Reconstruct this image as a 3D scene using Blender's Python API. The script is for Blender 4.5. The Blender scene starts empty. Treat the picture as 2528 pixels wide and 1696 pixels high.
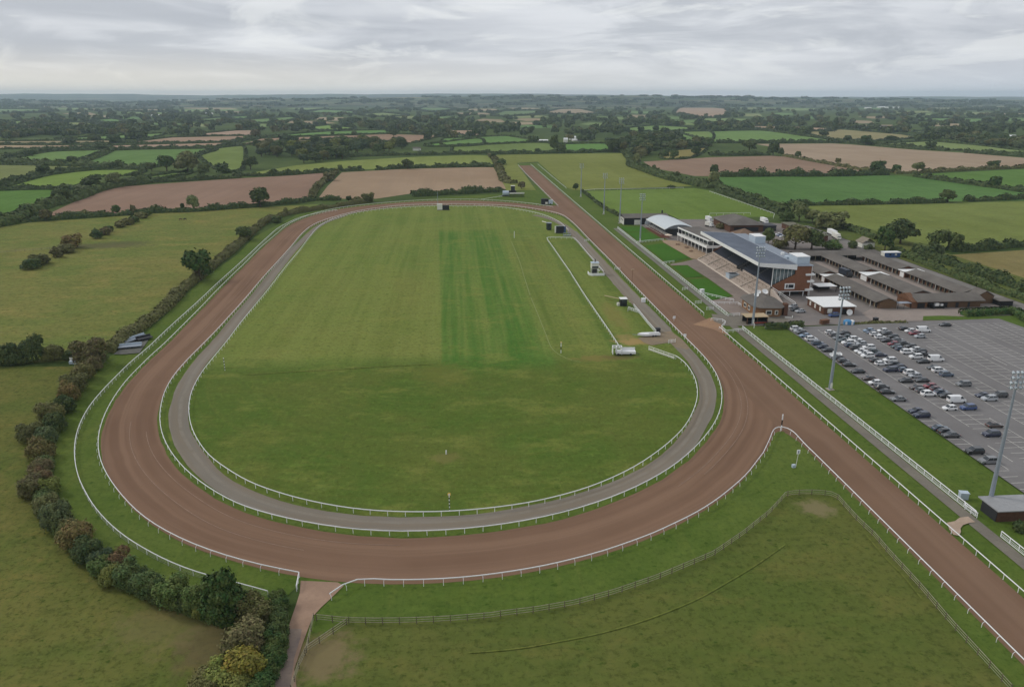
import bpy, math, random
import numpy as np
from mathutils import Vector
from mathutils.geometry import tessellate_polygon
random.seed(7); rng = np.random.default_rng(7)
sc = bpy.context.scene
col = sc.collection
R = math.radians
# ------------------------------------------------------------------ survey frame
# scene axes: +X to the right of the home straight, +Y away along it; the drone hovers at (0, 0, 80)
F = 1850.; CX = 1264.; CY = 848.; H = 80.; YH = 238.
TH = math.atan((CY - YH) / F); CT, ST = math.cos(TH), math.sin(TH)
YAW = R(-4.35); UC, US = math.cos(YAW), math.sin(YAW)
VW = {'A': (0, 200, 4), 'B': (584, 200, 4), 'C': (1168, 200, 4), 'D': (1752, 200, 4), 'E': (1944, 200, 4), 'F': (0, 500, 4),
      'G': (0, 840, 4), 'H': (380, 480, 2.656), 'I': (340, 1040, 2.613), 'J': (1100, 1040, 2.613), '1': (1480, 480, 3.6065),
      '2': (1880, 560, 3.6065), '3': (1880, 760, 3.6065), '4': (1240, 360, 3.6065), '5': (1240, 680, 3.6065),
      '6': (1800, 960, 3.136), '7': (0, 1200, 2.756), 'T': (0, 0, 1), 'a': (1680, 540, 5.8425), 'b': (1900, 780, 5.8425),
      'c': (2128, 780, 5.8425), 'd': (2128, 1000, 5.8425), 'e': (2200, 1180, 7.125), 'f': (1480, 500, 7.303),
      'g': (1800, 520, 7.303), 'h': (2000, 580, 7.303), 'i': (1340, 500, 7.841), 'j': (1440, 640, 6.031), 'k': (2128, 500, 5.8425)}
def tpx(v, x, y):
    a, b, s = VW[v]; return a + x / s, b + y / s
def at(v, x, y, z=0.):
    """survey point of the photograph -> point on the horizontal plane at height z"""
    X, Y = tpx(v, x, y); u = (X - CX) / F; w = (Y - CY) / F
    dy = CT - w * ST; dz = -ST - w * CT; t = (z - H) / dz
    x, y = u * t, dy * t
    return (x * UC - y * US, x * US + y * UC)
def mpp(v, x, y):
    """metres per crop pixel at that ground point"""
    X, Y = tpx(v, x, y); w = (Y - CY) / F
    t = -H / (-ST - w * CT)
    return t / F / VW[v][2]
def toT(p, z=0.):
    x = p[0] * UC + p[1] * US; y = -p[0] * US + p[1] * UC
    zz = z - H; d = y * CT - zz * ST; v = -(y * ST + zz * CT)
    return CX + F * x / d, CY + F * v / d
def P(seq, z=0.):
    """'A',(x,y),(x,y),'B',(x,y)... -> scene points"""
    out = []; v = None
    for s in seq:
        if isinstance(s, str): v = s
        else: out.append(at(v, s[0], s[1], z))
    return out
# ------------------------------------------------------------------ bookkeeping
def tag(o, label=None, cat=None, group=None, kind=None):
    if label: o['label'] = label
    if cat: o['category'] = cat
    if group: o['group'] = group
    if kind: o['kind'] = kind
    return o
def empty(name, loc, rz=0., label=None, cat=None, group=None):
    o = bpy.data.objects.new(name, None); col.objects.link(o)
    o.location = loc; o.rotation_euler = (0, 0, rz); o.empty_display_size = .5
    return tag(o, label, cat, group)
LOCAL = [False]                                    # True: parts are modelled round their own thing's base
class MB:
    def __init__(s): s.v = []; s.f = []
    def add(s, vs, fs):
        n = len(s.v); s.v += [tuple(p) for p in vs]; s.f += [tuple(i + n for i in f) for f in fs]; return s
    def box(s, x0, x1, y0, y1, z0, z1):
        return s.add([(x0, y0, z0), (x1, y0, z0), (x1, y1, z0), (x0, y1, z0), (x0, y0, z1), (x1, y0, z1), (x1, y1, z1), (x0, y1, z1)],
                     [(3, 2, 1, 0), (4, 5, 6, 7), (0, 1, 5, 4), (1, 2, 6, 5), (2, 3, 7, 6), (3, 0, 4, 7)])
    def bar(s, p, q, w, h):
        p = Vector(p); q = Vector(q); d = (q - p).normalized()
        a = Vector((-d.y, d.x, 0)); a = a.normalized() if a.length > 1e-4 else Vector((1, 0, 0))
        b = d.cross(a); vs = []
        for c in (p, q):
            for i, j in ((-1, -1), (1, -1), (1, 1), (-1, 1)): vs.append(c + a * (i * w / 2) + b * (j * h / 2))
        return s.add(vs, [(0, 1, 2, 3), (7, 6, 5, 4), (0, 4, 5, 1), (1, 5, 6, 2), (2, 6, 7, 3), (3, 7, 4, 0)])
    def prism(s, poly, z0, z1):
        n = len(poly); vs = [(p[0], p[1], z0) for p in poly] + [(p[0], p[1], z1) for p in poly]
        fs = [(i, (i + 1) % n, n + (i + 1) % n, n + i) for i in range(n)]
        for t in tessellate_polygon([[Vector((p[0], p[1], 0)) for p in poly]]):
            fs.append(tuple(t)); fs.append(tuple(n + i for i in reversed(t)))
        return s.add(vs, fs)
    def extrude(s, prof, axis, a0, a1):
        """prof in (horizontal, z); axis 'y': horizontal is x, extruded along y"""
        n = len(prof)
        mk = (lambda h, z, a: (h, a, z)) if axis == 'y' else (lambda h, z, a: (a, h, z))
        vs = [mk(h, z, a0) for h, z in prof] + [mk(h, z, a1) for h, z in prof]
        fs = [(i, (i + 1) % n, n + (i + 1) % n, n + i) for i in range(n)]
        for t in tessellate_polygon([[Vector((p[0], p[1], 0)) for p in prof]]):
            fs.append(tuple(t)); fs.append(tuple(n + i for i in reversed(t)))
        return s.add(vs, fs)
    def sweep(s, pts, prof, closed=False):
        """profile (side, up) swept along pts, kept upright"""
        m = len(prof); n = len(pts); base = len(s.v)
        for i, p in enumerate(pts):
            a = pts[i - 1] if (i > 0 or closed) else p; b = pts[(i + 1) % n] if (i < n - 1 or closed) else p
            d = Vector((b[0] - a[0], b[1] - a[1], 0)).normalized(); sd = Vector((-d.y, d.x, 0))
            for q in prof: s.v.append((p[0] + sd.x * q[0], p[1] + sd.y * q[0], p[2] + q[1]))
        for i in range(n if closed else n - 1):
            j = (i + 1) % n
            for k in range(m):
                l = (k + 1) % m
                s.f.append((base + i * m + k, base + i * m + l, base + j * m + l, base + j * m + k))
        if not closed:
            s.f.append(tuple(base + k for k in range(m))); s.f.append(tuple(base + (n - 1) * m + k for k in reversed(range(m))))
        return s
    def tube(s, pts, r, n=8, cap=True):
        pts = [Vector(p) for p in pts]; rs = r if isinstance(r, (list, tuple)) else [r] * len(pts); base = len(s.v)
        for i, p in enumerate(pts):
            d = (pts[min(i + 1, len(pts) - 1)] - pts[max(i - 1, 0)]).normalized()
            a = d.orthogonal().normalized() if abs(d.z) < .9 else Vector((1, 0, 0)); a = (a - d * a.dot(d)).normalized(); b = d.cross(a)
            for k in range(n):
                t = 2 * math.pi * k / n; s.v.append(tuple(p + (a * math.cos(t) + b * math.sin(t)) * rs[i]))
        for i in range(len(pts) - 1):
            for k in range(n):
                l = (k + 1) % n; s.f.append((base + i * n + k, base + i * n + l, base + (i + 1) * n + l, base + (i + 1) * n + k))
        if cap:
            s.f.append(tuple(base + k for k in reversed(range(n)))); s.f.append(tuple(base + (len(pts) - 1) * n + k for k in range(n)))
        return s
    def ball(s, c, r, n=10, m=6, zr=None, zmin=-1.):
        rx = r if not isinstance(r, (tuple, list)) else r[0]; rz = (zr or rx); base = len(s.v)
        for i in range(m + 1):
            t = math.acos(zmin) * i / m if zmin > -1 else math.pi * i / m
            for k in range(n):
                p = 2 * math.pi * k / n; s.v.append((c[0] + rx * math.sin(t) * math.cos(p), c[1] + rx * math.sin(t) * math.sin(p), c[2] + rz * math.cos(t)))
        for i in range(m):
            for k in range(n):
                l = (k + 1) % n; s.f.append((base + i * n + k, base + (i + 1) * n + k, base + (i + 1) * n + l, base + i * n + l))
        return s
    def mesh(s, name, m, off=(0, 0, 0), smooth=False):
        me = bpy.data.meshes.new(name); me.from_pydata([(x - off[0], y - off[1], z - off[2]) for x, y, z in s.v], [], s.f)
        if m: me.materials.append(m)
        me.update()
        if smooth: me.polygons.foreach_set('use_smooth', [True] * len(me.polygons))
        return me
    def build(s, name, m, parent=None, off=None, smooth=False, color=None):
        if off is None: off = tuple(parent.location) if (parent is not None and parent.parent is None and parent.type == 'EMPTY') else (0, 0, 0)
        o = bpy.data.objects.new(name, s.mesh(name, m, (0, 0, 0) if LOCAL[0] else off, smooth)); col.objects.link(o)
        if parent is not None: o.parent = parent
        if color: o.color = (*color, 1)
        return o
def sub(name, mb, m, part, thing):
    """sub-part: hangs under a part, vertices relative to the thing's base"""
    o = bpy.data.objects.new(name, mb.mesh(name, m, tuple(thing.location))); col.objects.link(o); o.parent = part; return o
def single(name, mb, m, base, label, cat, group=None, smooth=False, color=None):
    """a thing that is one mesh, its origin at its base"""
    o = bpy.data.objects.new(name, mb.mesh(name, m, base, smooth)); col.objects.link(o); o.location = base
    if color: o.color = (*color, 1)
    return tag(o, label, cat, group)
def dup(root, loc, rz=0., scale=None, label=None, group=None, color=None):
    r = root.copy(); col.objects.link(r); r.location = loc; r.rotation_euler = (0, 0, rz)
    if scale: r.scale = scale
    if label: r['label'] = label
    if group: r['group'] = group
    for ch in root.children:
        c = ch.copy(); col.objects.link(c); c.parent = r
        if color and ch.get('tinted'): c.color = (*color, 1)
        for g in ch.children:
            d = g.copy(); col.objects.link(d); d.parent = c
    return r
# ------------------------------------------------------------------ materials
def lin(c):
    return tuple((x / 255 / 12.92) if x / 255 <= .04045 else ((x / 255 + .055) / 1.055) ** 2.4 for x in c)
K_ALB = 1.12                                    # display value -> base colour under this overcast
def alb(c, kb=.97): return tuple(min(.85, x * k) for x, k in zip(lin(c), (K_ALB, K_ALB, K_ALB * kb)))
def albg(c): r, g, b = alb(c, .88); return (r * 1.0, g * 1.09, b)
class NT:
    def __init__(s, name):
        s.m = bpy.data.materials.new(name); s.m.use_nodes = True; s.t = s.m.node_tree; s.n = s.t.nodes; s.l = s.t.links
        s.b = s.n['Principled BSDF']; s.b.inputs['Roughness'].default_value = .9; s.b.inputs['Specular IOR Level'].default_value = .03
    def node(s, t, **k):
        n = s.n.new(t)
        for a, b in k.items(): setattr(n, a, b)
        return n
    def val(s, sock, v):
        if hasattr(v, 'is_output') or isinstance(v, bpy.types.NodeSocket): s.l.new(v, sock)
        else: sock.default_value = v
    def math(s, op, a, b=0., clamp=False):
        n = s.node('ShaderNodeMath', operation=op, use_clamp=clamp); s.val(n.inputs[0], a); s.val(n.inputs[1], b); return n.outputs[0]
    def mix(s, f, a, b, blend='MIX'):
        n = s.node('ShaderNodeMix', data_type='RGBA', blend_type=blend); s.val(n.inputs[0], f)
        for i, v in ((6, a), (7, b)):
            if isinstance(v, tuple): n.inputs[i].default_value = (*v[:3], 1)
            else: s.l.new(v, n.inputs[i])
        return n.outputs[2]
    def pos(s): return s.node('ShaderNodeNewGeometry').outputs['Position']
    def scaled(s, vec, sx, sy, sz=1., rot=0.):
        n = s.node('ShaderNodeMapping'); s.l.new(vec, n.inputs[0]); n.inputs['Scale'].default_value = (sx, sy, sz); n.inputs['Rotation'].default_value = (0, 0, rot); return n.outputs[0]
    def noise(s, vec, scale=1., detail=4., rough=.55, lo=.3, hi=.7):
        n = s.node('ShaderNodeTexNoise'); s.l.new(vec, n.inputs['Vector']); n.inputs['Scale'].default_value = scale
        n.inputs['Detail'].default_value = detail; n.inputs['Roughness'].default_value = rough
        if lo is None: return n.outputs[0]
        r = s.node('ShaderNodeMapRange', interpolation_type='SMOOTHSTEP'); s.l.new(n.outputs[0], r.inputs[0]); r.inputs[1].default_value = lo; r.inputs[2].default_value = hi
        return r.outputs[0]
    def bump(s, h, strength=.3, dist=.1):
        n = s.node('ShaderNodeBump'); n.inputs['Strength'].default_value = strength; n.inputs['Distance'].default_value = dist
        s.l.new(h, n.inputs['Height']); s.l.new(n.outputs[0], s.b.inputs['Normal'])
    def done(s, c):
        if isinstance(c, tuple): s.b.inputs['Base Color'].default_value = (*c[:3], 1)
        else: s.l.new(c, s.b.inputs['Base Color'])
        return s.m
def turf(name, a, b, c=None, big=.012, mid=.09, fine=.9, stripe=None, patches=(), tufts=.35, streak=None, zones=(), rings=None):
    """mown or grazed grass: broad patches, clumps, fine grain; optional mowing stripes and bare earth with a shape of its own"""
    t = NT(name); p = t.pos(); a, b = albg(a), albg(b); c = albg(c) if c else tuple(x * .62 for x in a)
    k = t.mix(t.noise(p, big, 5, .6, .36, .64), a, b)
    k = t.mix(t.math('MULTIPLY', t.noise(p, mid, 6, .65, .42, .72), .55), k, c)
    if zones or rings:
        sp = t.node('ShaderNodeSeparateXYZ'); t.l.new(p, sp.inputs[0]); wob = t.math('MULTIPLY', t.math('SUBTRACT', t.noise(p, .13, 4, .65, None), .5), 5.)
    def ramp(v, lo, hi):
        r = t.node('ShaderNodeMapRange', interpolation_type='SMOOTHSTEP'); t.val(r.inputs[0], v); r.inputs[1].default_value = lo; r.inputs[2].default_value = hi; return r.outputs[0]
    for (x0, x1, y0, y1, sl, sr, sy, slant, za, zb, zm) in zones:     # parts of the sward sown or mown differently
        xx = t.math('ADD', sp.outputs[0], t.math('MULTIPLY', t.math('SUBTRACT', sp.outputs[1], 226.), slant)); xw = t.math('ADD', xx, t.math('MULTIPLY', wob, .35 * sl)); yw = t.math('ADD', sp.outputs[1], wob)
        mk = t.math('MULTIPLY', t.math('MULTIPLY', ramp(xw, x0 - sl, x0 + sl), ramp(xw, x1 + sr, x1 - sr)), t.math('MULTIPLY', ramp(yw, y0 - sy, y0 + sy), ramp(yw, y1 + sy, y1 - sy)))
        k = t.mix(t.math('MULTIPLY', mk, zm), k, t.mix(t.noise(p, .035, 5, .6, .36, .64), albg(za), albg(zb)))
    if rings:
        cx_, cy_, ra, rcol = rings; vs = t.node('ShaderNodeVectorMath', operation='DISTANCE'); t.l.new(p, vs.inputs[0]); vs.inputs[1].default_value = (cx_, cy_, 0)
        cbn = t.node('ShaderNodeCombineXYZ'); t.l.new(t.math('ADD', t.math('MULTIPLY', vs.outputs['Value'], .32), t.math('MULTIPLY', wob, .06)), cbn.inputs[0])
        k = t.mix(t.math('MULTIPLY', t.math('MULTIPLY', t.noise(cbn.outputs[0], 1., 4, .7, .5, .7), ramp(sp.outputs[1], 232, 205)), ra), k, albg(rcol))
    if stripe:
        wdt, rot, amt, col2 = stripe
        lim = ramp(t.math('ADD', sp.outputs[1], wob), 218, 236) if zones else 1.
        sv = t.scaled(p, 1 / wdt, .0025, 1, rot); f = t.math('MULTIPLY', t.noise(sv, 1., 3, .7, .38, .62), lim)
        k = t.mix(t.math('MULTIPLY', f, amt), k, albg(col2))
        sv = t.scaled(p, 4.5 / wdt, .012, 1, rot); f = t.math('MULTIPLY', t.noise(sv, 1., 2, .6, .45, .75), lim)
        k = t.mix(t.math('MULTIPLY', f, amt * .6), k, albg(col2))
    if streak:
        sx, sy, rot, amt, col2 = streak
        f = t.noise(t.scaled(p, sx, sy, 1, rot), 1., 4, .6, .52, .72); k = t.mix(t.math('MULTIPLY', f, amt), k, albg(col2))
    f = t.noise(t.scaled(p, .16, .3), 1., 5, .7, .5, .72); k = t.mix(t.math('MULTIPLY', f, tufts * 1.1), k, tuple(x * .62 for x in c))
    f = t.noise(t.scaled(p, .11, .24, 1, .3), 1.3, 5, .7, .52, .74); k = t.mix(t.math('MULTIPLY', f, tufts * 1.0), k, tuple(min(1, x * 1.4) for x in b))
    f = t.noise(t.scaled(p, .055, .085, 1, .5), 1., 6, .72, .5, .66); k = t.mix(t.math('MULTIPLY', f, tufts * 1.1), k, tuple(min(1, x * y) for x, y in zip(a, (1.42, 1.18, 1.3))))
    f = t.noise(t.scaled(p, .42, .6), 1., 4, .6, .61, .7); k = t.mix(t.math('MULTIPLY', f, tufts * 1.7), k, tuple(x * y for x, y in zip(c, (.42, .62, .4))))
    f = t.noise(p, fine, 3, .8, .46, .7); k = t.mix(t.math('MULTIPLY', f, tufts * 1.4), k, tuple(x * .48 for x in c))
    f = t.noise(t.scaled(p, 1, .5), fine * 1.6, 3, .75, .5, .75); k = t.mix(t.math('MULTIPLY', f, tufts * .9), k, tuple(min(1, x * y) for x, y in zip(b, (1.6, 1.45, 1.5))))
    wn = t.noise(p, .35, 4, .7, None)
    for (x, y, rx, ry, pc, amt) in patches:
        vs = t.node('ShaderNodeVectorMath', operation='SUBTRACT'); t.l.new(p, vs.inputs[0]); vs.inputs[1].default_value = (x, y, 0)
        vd = t.node('ShaderNodeVectorMath', operation='DIVIDE'); t.l.new(vs.outputs[0], vd.inputs[0]); vd.inputs[1].default_value = (rx, ry, 1e6)
        ln = t.node('ShaderNodeVectorMath', operation='LENGTH'); t.l.new(vd.outputs[0], ln.inputs[0])
        d = t.math('ADD', ln.outputs['Value'], t.math('MULTIPLY', t.math('SUBTRACT', wn, .5), 2.2))
        r = t.node('ShaderNodeMapRange', interpolation_type='SMOOTHSTEP'); t.l.new(d, r.inputs[0]); r.inputs[1].default_value = 1.25; r.inputs[2].default_value = .45
        r.inputs[3].default_value = 0; r.inputs[4].default_value = amt
        k = t.mix(r.outputs[0], k, albg(pc))
    return t.done(k)
def soil(name, a, b, rot=0., tram=14.):
    t = NT(name); p = t.pos(); a, b = alb(a), alb(b)
    k = t.mix(t.noise(p, .008, 5, .6, .35, .65), a, b)
    k = t.mix(t.math('MULTIPLY', t.noise(t.scaled(p, 1 / tram, .003, 1, rot), 1, 3, .7, .42, .62), .5), k, tuple(x * .82 for x in a))
    k = t.mix(t.math('MULTIPLY', t.noise(t.scaled(p, .5, .006, 1, rot), 1, 2, .7, .5, .75), .35), k, tuple(min(1, x * 1.25) for x in b))
    k = t.mix(t.math('MULTIPLY', t.noise(p, .05, 6, .7, .5, .75), .35), k, tuple(x * .75 for x in a))
    return t.done(k)
def hard(name, a, b, scale=.15, fine=2., rough=.85, amt=.5, crack=0.):
    t = NT(name); p = t.pos(); a, b = alb(a), alb(b)
    k = t.mix(t.noise(p, scale, 6, .65, .35, .65), a, b)
    k = t.mix(t.math('MULTIPLY', t.noise(p, fine, 4, .7, .45, .75), amt), k, tuple(x * .72 for x in a))
    t.b.inputs['Roughness'].default_value = rough
    return t.done(k)
def plain(name, c, rough=.6, metal=0., spec=.4, var=.12, scale=1.2):
    t = NT(name); a = alb(c); t.b.inputs['Roughness'].default_value = rough; t.b.inputs['Metallic'].default_value = metal; t.b.inputs['Specular IOR Level'].default_value = spec
    p = t.pos(); k = t.mix(t.noise(p, scale, 5, .65, .3, .75), tuple(x * (1 - var) for x in a), tuple(min(.9, x * (1 + var * .6)) for x in a))
    return t.done(k)
def strip_mat(name, a, b, c, across=.8, along=.012, amt=.55, fine=.6, wheel=0):
    """a raked or worn surface whose marks run along the strip (uv in metres: across, along)"""
    t = NT(name); uv = t.node('ShaderNodeUVMap').outputs[0]; p = t.pos(); a, b, c = (alb(q, .9) for q in (a, b, c))
    k = t.mix(t.noise(p, .02, 4, .6, .35, .65), a, b)
    k = t.mix(t.math('MULTIPLY', t.noise(t.scaled(uv, across * .35, along * .4), 1, 2, .6, .4, .6), amt), k, c)
    k = t.mix(t.math('MULTIPLY', t.noise(t.scaled(uv, across * 1.1, along), 1, 4, .7, .46, .7), amt), k, tuple(x * .8 for x in a))
    k = t.mix(t.math('MULTIPLY', t.noise(t.scaled(uv, across * 2.0, along * .7), 1, 2, .6, .55, .75), amt * .6), k, tuple(min(1, x * 1.28) for x in b))
    k = t.mix(t.math('MULTIPLY', t.noise(p, fine * 2, 4, .75, .5, .8), .3), k, tuple(x * .75 for x in a))
    if wheel:
        sp = t.node('ShaderNodeSeparateXYZ'); t.l.new(uv, sp.inputs[0]); f = t.math('SINE', t.math('ADD', t.math('MULTIPLY', sp.outputs[0], 2 * math.pi / wheel), 3.1)); r = t.node('ShaderNodeMapRange', interpolation_type='SMOOTHSTEP'); t.l.new(f, r.inputs[0]); r.inputs[1].default_value = .2; r.inputs[2].default_value = .9
        k = t.mix(t.math('MULTIPLY', t.math('MULTIPLY', r.outputs[0], t.noise(p, .25, 4, .7, .3, .6)), .6), k, tuple(min(1, x * 1.3) for x in b))
    t.b.inputs['Roughness'].default_value = .95
    return t.done(k)
def leafmat(name, attr=False):
    t = NT(name)
    base = (t.node('ShaderNodeAttribute', attribute_name='tint') if attr else t.node('ShaderNodeObjectInfo')).outputs['Color']
    g = t.node('ShaderNodeNewGeometry'); h = t.node('ShaderNodeHueSaturation'); t.l.new(base, h.inputs['Color'])
    r = g.outputs['Random Per Island']
    t.l.new(t.math('ADD', .475, t.math('MULTIPLY', r, .05)), h.inputs['Hue'])
    r2 = t.math('FRACT', t.math('MULTIPLY', r, 17.31))
    t.l.new(t.math('ADD', .72, t.math('MULTIPLY', r2, .6)), h.inputs['Value'])
    cl = t.noise(g.outputs['Position'], .55, 4, .65, .42, .6)
    k = t.mix(t.math('MULTIPLY', cl, .5), h.outputs[0], (.13, .145, .04), 'MIX')
    t.b.inputs['Roughness'].default_value = .75; t.b.inputs['Specular IOR Level'].default_value = .15
    return t.done(k)
def paint(name):
    t = NT(name); t.b.inputs['Roughness'].default_value = .28; t.b.inputs['Specular IOR Level'].default_value = .5
    t.b.inputs['Coat Weight'].default_value = .6; t.b.inputs['Coat Roughness'].default_value = .08
    o = t.node('ShaderNodeObjectInfo').outputs['Color']
    return t.done(t.mix(t.math('MULTIPLY', t.noise(t.pos(), .8, 4, .6, .4, .8), .25), o, (.12, .11, .10)))
def glass(name, c=(.02, .025, .03), rough=.08):
    t = NT(name); t.b.inputs['Roughness'].default_value = rough; t.b.inputs['Specular IOR Level'].default_value = .7
    return t.done(t.mix(t.noise(t.pos(), .5, 2, .5, .3, .7), c, tuple(x * 2.2 for x in c)))
def brick(name, a, b, mortar, sc=1.6):
    t = NT(name); p = t.pos(); bt = t.node('ShaderNodeTexBrick'); cb = t.node('ShaderNodeCombineXYZ'); sp = t.node('ShaderNodeSeparateXYZ'); t.l.new(p, sp.inputs[0])
    t.l.new(t.math('ADD', sp.outputs[0], sp.outputs[1]), cb.inputs[0]); t.l.new(sp.outputs[2], cb.inputs[1]); t.l.new(cb.outputs[0], bt.inputs['Vector'])
    bt.inputs['Scale'].default_value = sc; bt.inputs['Color1'].default_value = (*alb(a), 1); bt.inputs['Color2'].default_value = (*alb(b), 1); bt.inputs['Mortar'].default_value = (*alb(mortar), 1); bt.inputs['Mortar Size'].default_value = .012
    k = t.mix(t.math('MULTIPLY', t.noise(p, .6, 5, .65, .4, .75), .3), bt.outputs[0], tuple(x * .6 for x in alb(a)))
    return t.done(k)
def roofing(name, a, b, rib=0., axis=0):
    t = NT(name); p = t.pos(); a, b = alb(a), alb(b)
    k = t.mix(t.noise(p, .12, 5, .65, .35, .7), a, b)
    k = t.mix(t.math('MULTIPLY', t.noise(t.scaled(p, 1.6, .12) if axis == 0 else t.scaled(p, .12, 1.6), 1, 4, .7, .45, .75), .45), k, tuple(x * .7 for x in a))
    k = t.mix(t.math('MULTIPLY', t.noise(p, 3.2, 3, .7, .55, .8), .35), k, tuple(min(1, x * 1.4) for x in b))
    t.b.inputs['Roughness'].default_value = .7
    return t.done(k)
M = {}
M['leaf'] = leafmat('foliage'); M['leaf_far'] = leafmat('far_foliage', True); M['paint'] = paint('car_paint'); M['glass'] = glass('window_glass')
M['tyre'] = plain('tyre_rubber', (38, 38, 40), .8); M['fencepost'] = plain('dark_fence_post', (104, 96, 80), .9, 0, .1, .2); M['bark'] = plain('bark', (78, 66, 54), .95)
M['white'] = plain('white_plastic', (236, 236, 230), .45, 0, .4, .05); M['offwhite'] = plain('weathered_white', (214, 212, 204), .6, 0, .3, .1)
M['wood'] = plain('weathered_timber', (150, 144, 124), .9, 0, .2, .25); M['galv'] = plain('galvanised_steel', (146, 154, 166), .5, .3, .5, .1)
M['mesh'] = plain('grey_wire', (142, 146, 136), .6, 0, .3, .1)
M['concrete'] = hard('concrete', (150, 140, 130), (170, 160, 150), .3, 2); M['step'] = hard('terrace_concrete', (184, 170, 160), (168, 154, 144), .4, 2.5)
M['brick'] = brick('red_brick', (130, 88, 66), (118, 78, 58), (128, 108, 96)); M['brickdk'] = brick('brown_brick', (104, 74, 60), (92, 66, 54), (100, 86, 76))
M['slate'] = roofing('grey_felt_roof', (98, 93, 89), (112, 107, 102)); M['metalroof'] = roofing('standing_seam_roof', (116, 122, 134), (130, 136, 148), axis=1)
M['palemetal'] = plain('pale_metal_cladding', (176, 188, 200), .5, .1, .4, .08); M['dark'] = plain('dark_paint', (44, 44, 48), .6); M['black'] = plain('black_panel', (26, 26, 28), .5)
M['whitepaint'] = plain('white_paint', (222, 222, 222), .55, 0, .3, .07); M['pvc'] = plain('white_canvas', (188, 194, 198), .55, 0, .3, .06)
M['seat'] = plain('dark_seats', (54, 58, 70), .5); M['blue'] = plain('blue_panel', (58, 84, 128), .5); M['red'] = plain('red_paint', (150, 60, 50), .5)
M['tan'] = plain('tan_board', (170, 150, 120), .8); M['line'] = plain('line_paint', (200, 197, 190), .8, 0, .2, .25, .6)
M['lamp'] = plain('lamp_housing', (176, 184, 190), .35, .2, .5, .05); M['yellow'] = plain('yellow_paint', (216, 178, 70), .5)
M['timber'] = plain('stained_timber', (112, 80, 60), .8, 0, .2, .2); M['door'] = plain('dark_doorway', (40, 34, 32), .8)
M['sheet'] = plain('blue_tarpaulin', (70, 132, 178), .6)
# ------------------------------------------------------------------ ground
LAY = [0]
def layer():
    LAY[0] += 1; return .005 * LAY[0]
def ground_poly(name, pts, m, z=None, label=None):
    z = layer() if z is None else z
    tri = tessellate_polygon([[Vector((p[0], p[1], 0)) for p in pts]])
    me = bpy.data.meshes.new(name); me.from_pydata([(p[0], p[1], z) for p in pts], [], [tuple(t) for t in tri]); me.materials.append(m)
    me.update()
    if me.polygons and sum(pl.normal.z for pl in me.polygons) < 0: me.flip_normals()
    o = bpy.data.objects.new(name, me); col.objects.link(o); return tag(o, label, None, None, 'structure')
def smooth(pts, n=6, closed=False):
    """Catmull-Rom through points"""
    out = []; N = len(pts)
    for i in range(N if closed else N - 1):
        g = lambda j: Vector(pts[j % N]) if closed else Vector(pts[max(0, min(N - 1, j))])
        a, b, c, d = g(i - 1), g(i), g(i + 1), g(i + 2)
        for k in range(n):
            t = k / n; out.append(tuple(.5 * ((2 * b) + (c - a) * t + (2 * a - 5 * b + 4 * c - d) * t * t + (3 * b - a - 3 * c + d) * t ** 3)))
    if not closed: out.append(tuple(pts[-1]))
    return out
def resample(pts, step, closed=False):
    q = list(pts) + ([pts[0]] if closed else []); out = [q[0]]; acc = 0.
    for a, b in zip(q, q[1:]):
        L = math.dist(a, b); 
        if L < 1e-6: continue
        t = step - acc
        while t <= L:
            out.append(tuple(x + (y - x) * t / L for x, y in zip(a, b))); t += step
        acc = (acc + L) % step if t > L else 0
        acc = L - (t - step)
    if not closed: 
        if math.dist(out[-1], q[-1]) > step * .3: out.append(q[-1])
    return out
def relax(pts, it=3, closed=False):
    for _ in range(it):
        n = len(pts); q = []
        for i in range(n):
            if not closed and i in (0, n - 1): q.append(pts[i]); continue
            a, b, c = pts[i - 1], pts[i], pts[(i + 1) % n]; q.append(tuple(.25 * x + .5 * y + .25 * z for x, y, z in zip(a, b, c)))
        pts = q
    return pts
def normals2(pts, closed=False):
    n = len(pts); out = []
    for i in range(n):
        a = pts[i - 1] if (i or closed) else pts[0]; b = pts[(i + 1) % n] if (i < n - 1 or closed) else pts[-1]
        d = Vector((b[0] - a[0], b[1] - a[1])).normalized(); out.append((-d.y, d.x))
    return out
def strip(name, left, right, m, z=None, closed=False, nu=1):
    z = layer() if z is None else z; n = len(left)
    vs = []; fs = []; uv = []; s = 0.
    for i in range(n):
        if i: s += math.dist(left[i], left[i - 1]) * .5 + math.dist(right[i], right[i - 1]) * .5
        w = math.dist(left[i], right[i])
        for (p, u) in ((left[i], 0.), (right[i], w)): vs.append((p[0], p[1], z)); uv.append((u, s))
    for i in range(n - 1): fs.append((2 * i, 2 * i + 1, 2 * i + 3, 2 * i + 2))
    if closed: 
        for p, u in ((left[0], 0.), (right[0], math.dist(left[0], right[0]))): vs.append((p[0], p[1], z)); uv.append((u, s + math.dist(left[0], left[-1])))
        fs.append((2 * n - 2, 2 * n - 1, 2 * n + 1, 2 * n))
    me = bpy.data.meshes.new(name); me.from_pydata(vs, [], fs); me.materials.append(m)
    ul = me.uv_layers.new(name='UVMap')
    for lp in me.loops: ul.data[lp.index].uv = uv[lp.vertex_index]
    me.update()
    if sum(pl.normal.z for pl in me.polygons) < 0: me.flip_normals()
    o = bpy.data.objects.new(name, me); col.objects.link(o); return tag(o, None, None, None, 'structure')
def offs(pts, d, closed=False):
    return [(p[0] + n[0] * d, p[1] + n[1] * d) for p, n in zip(pts, normals2(pts, closed))]
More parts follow.
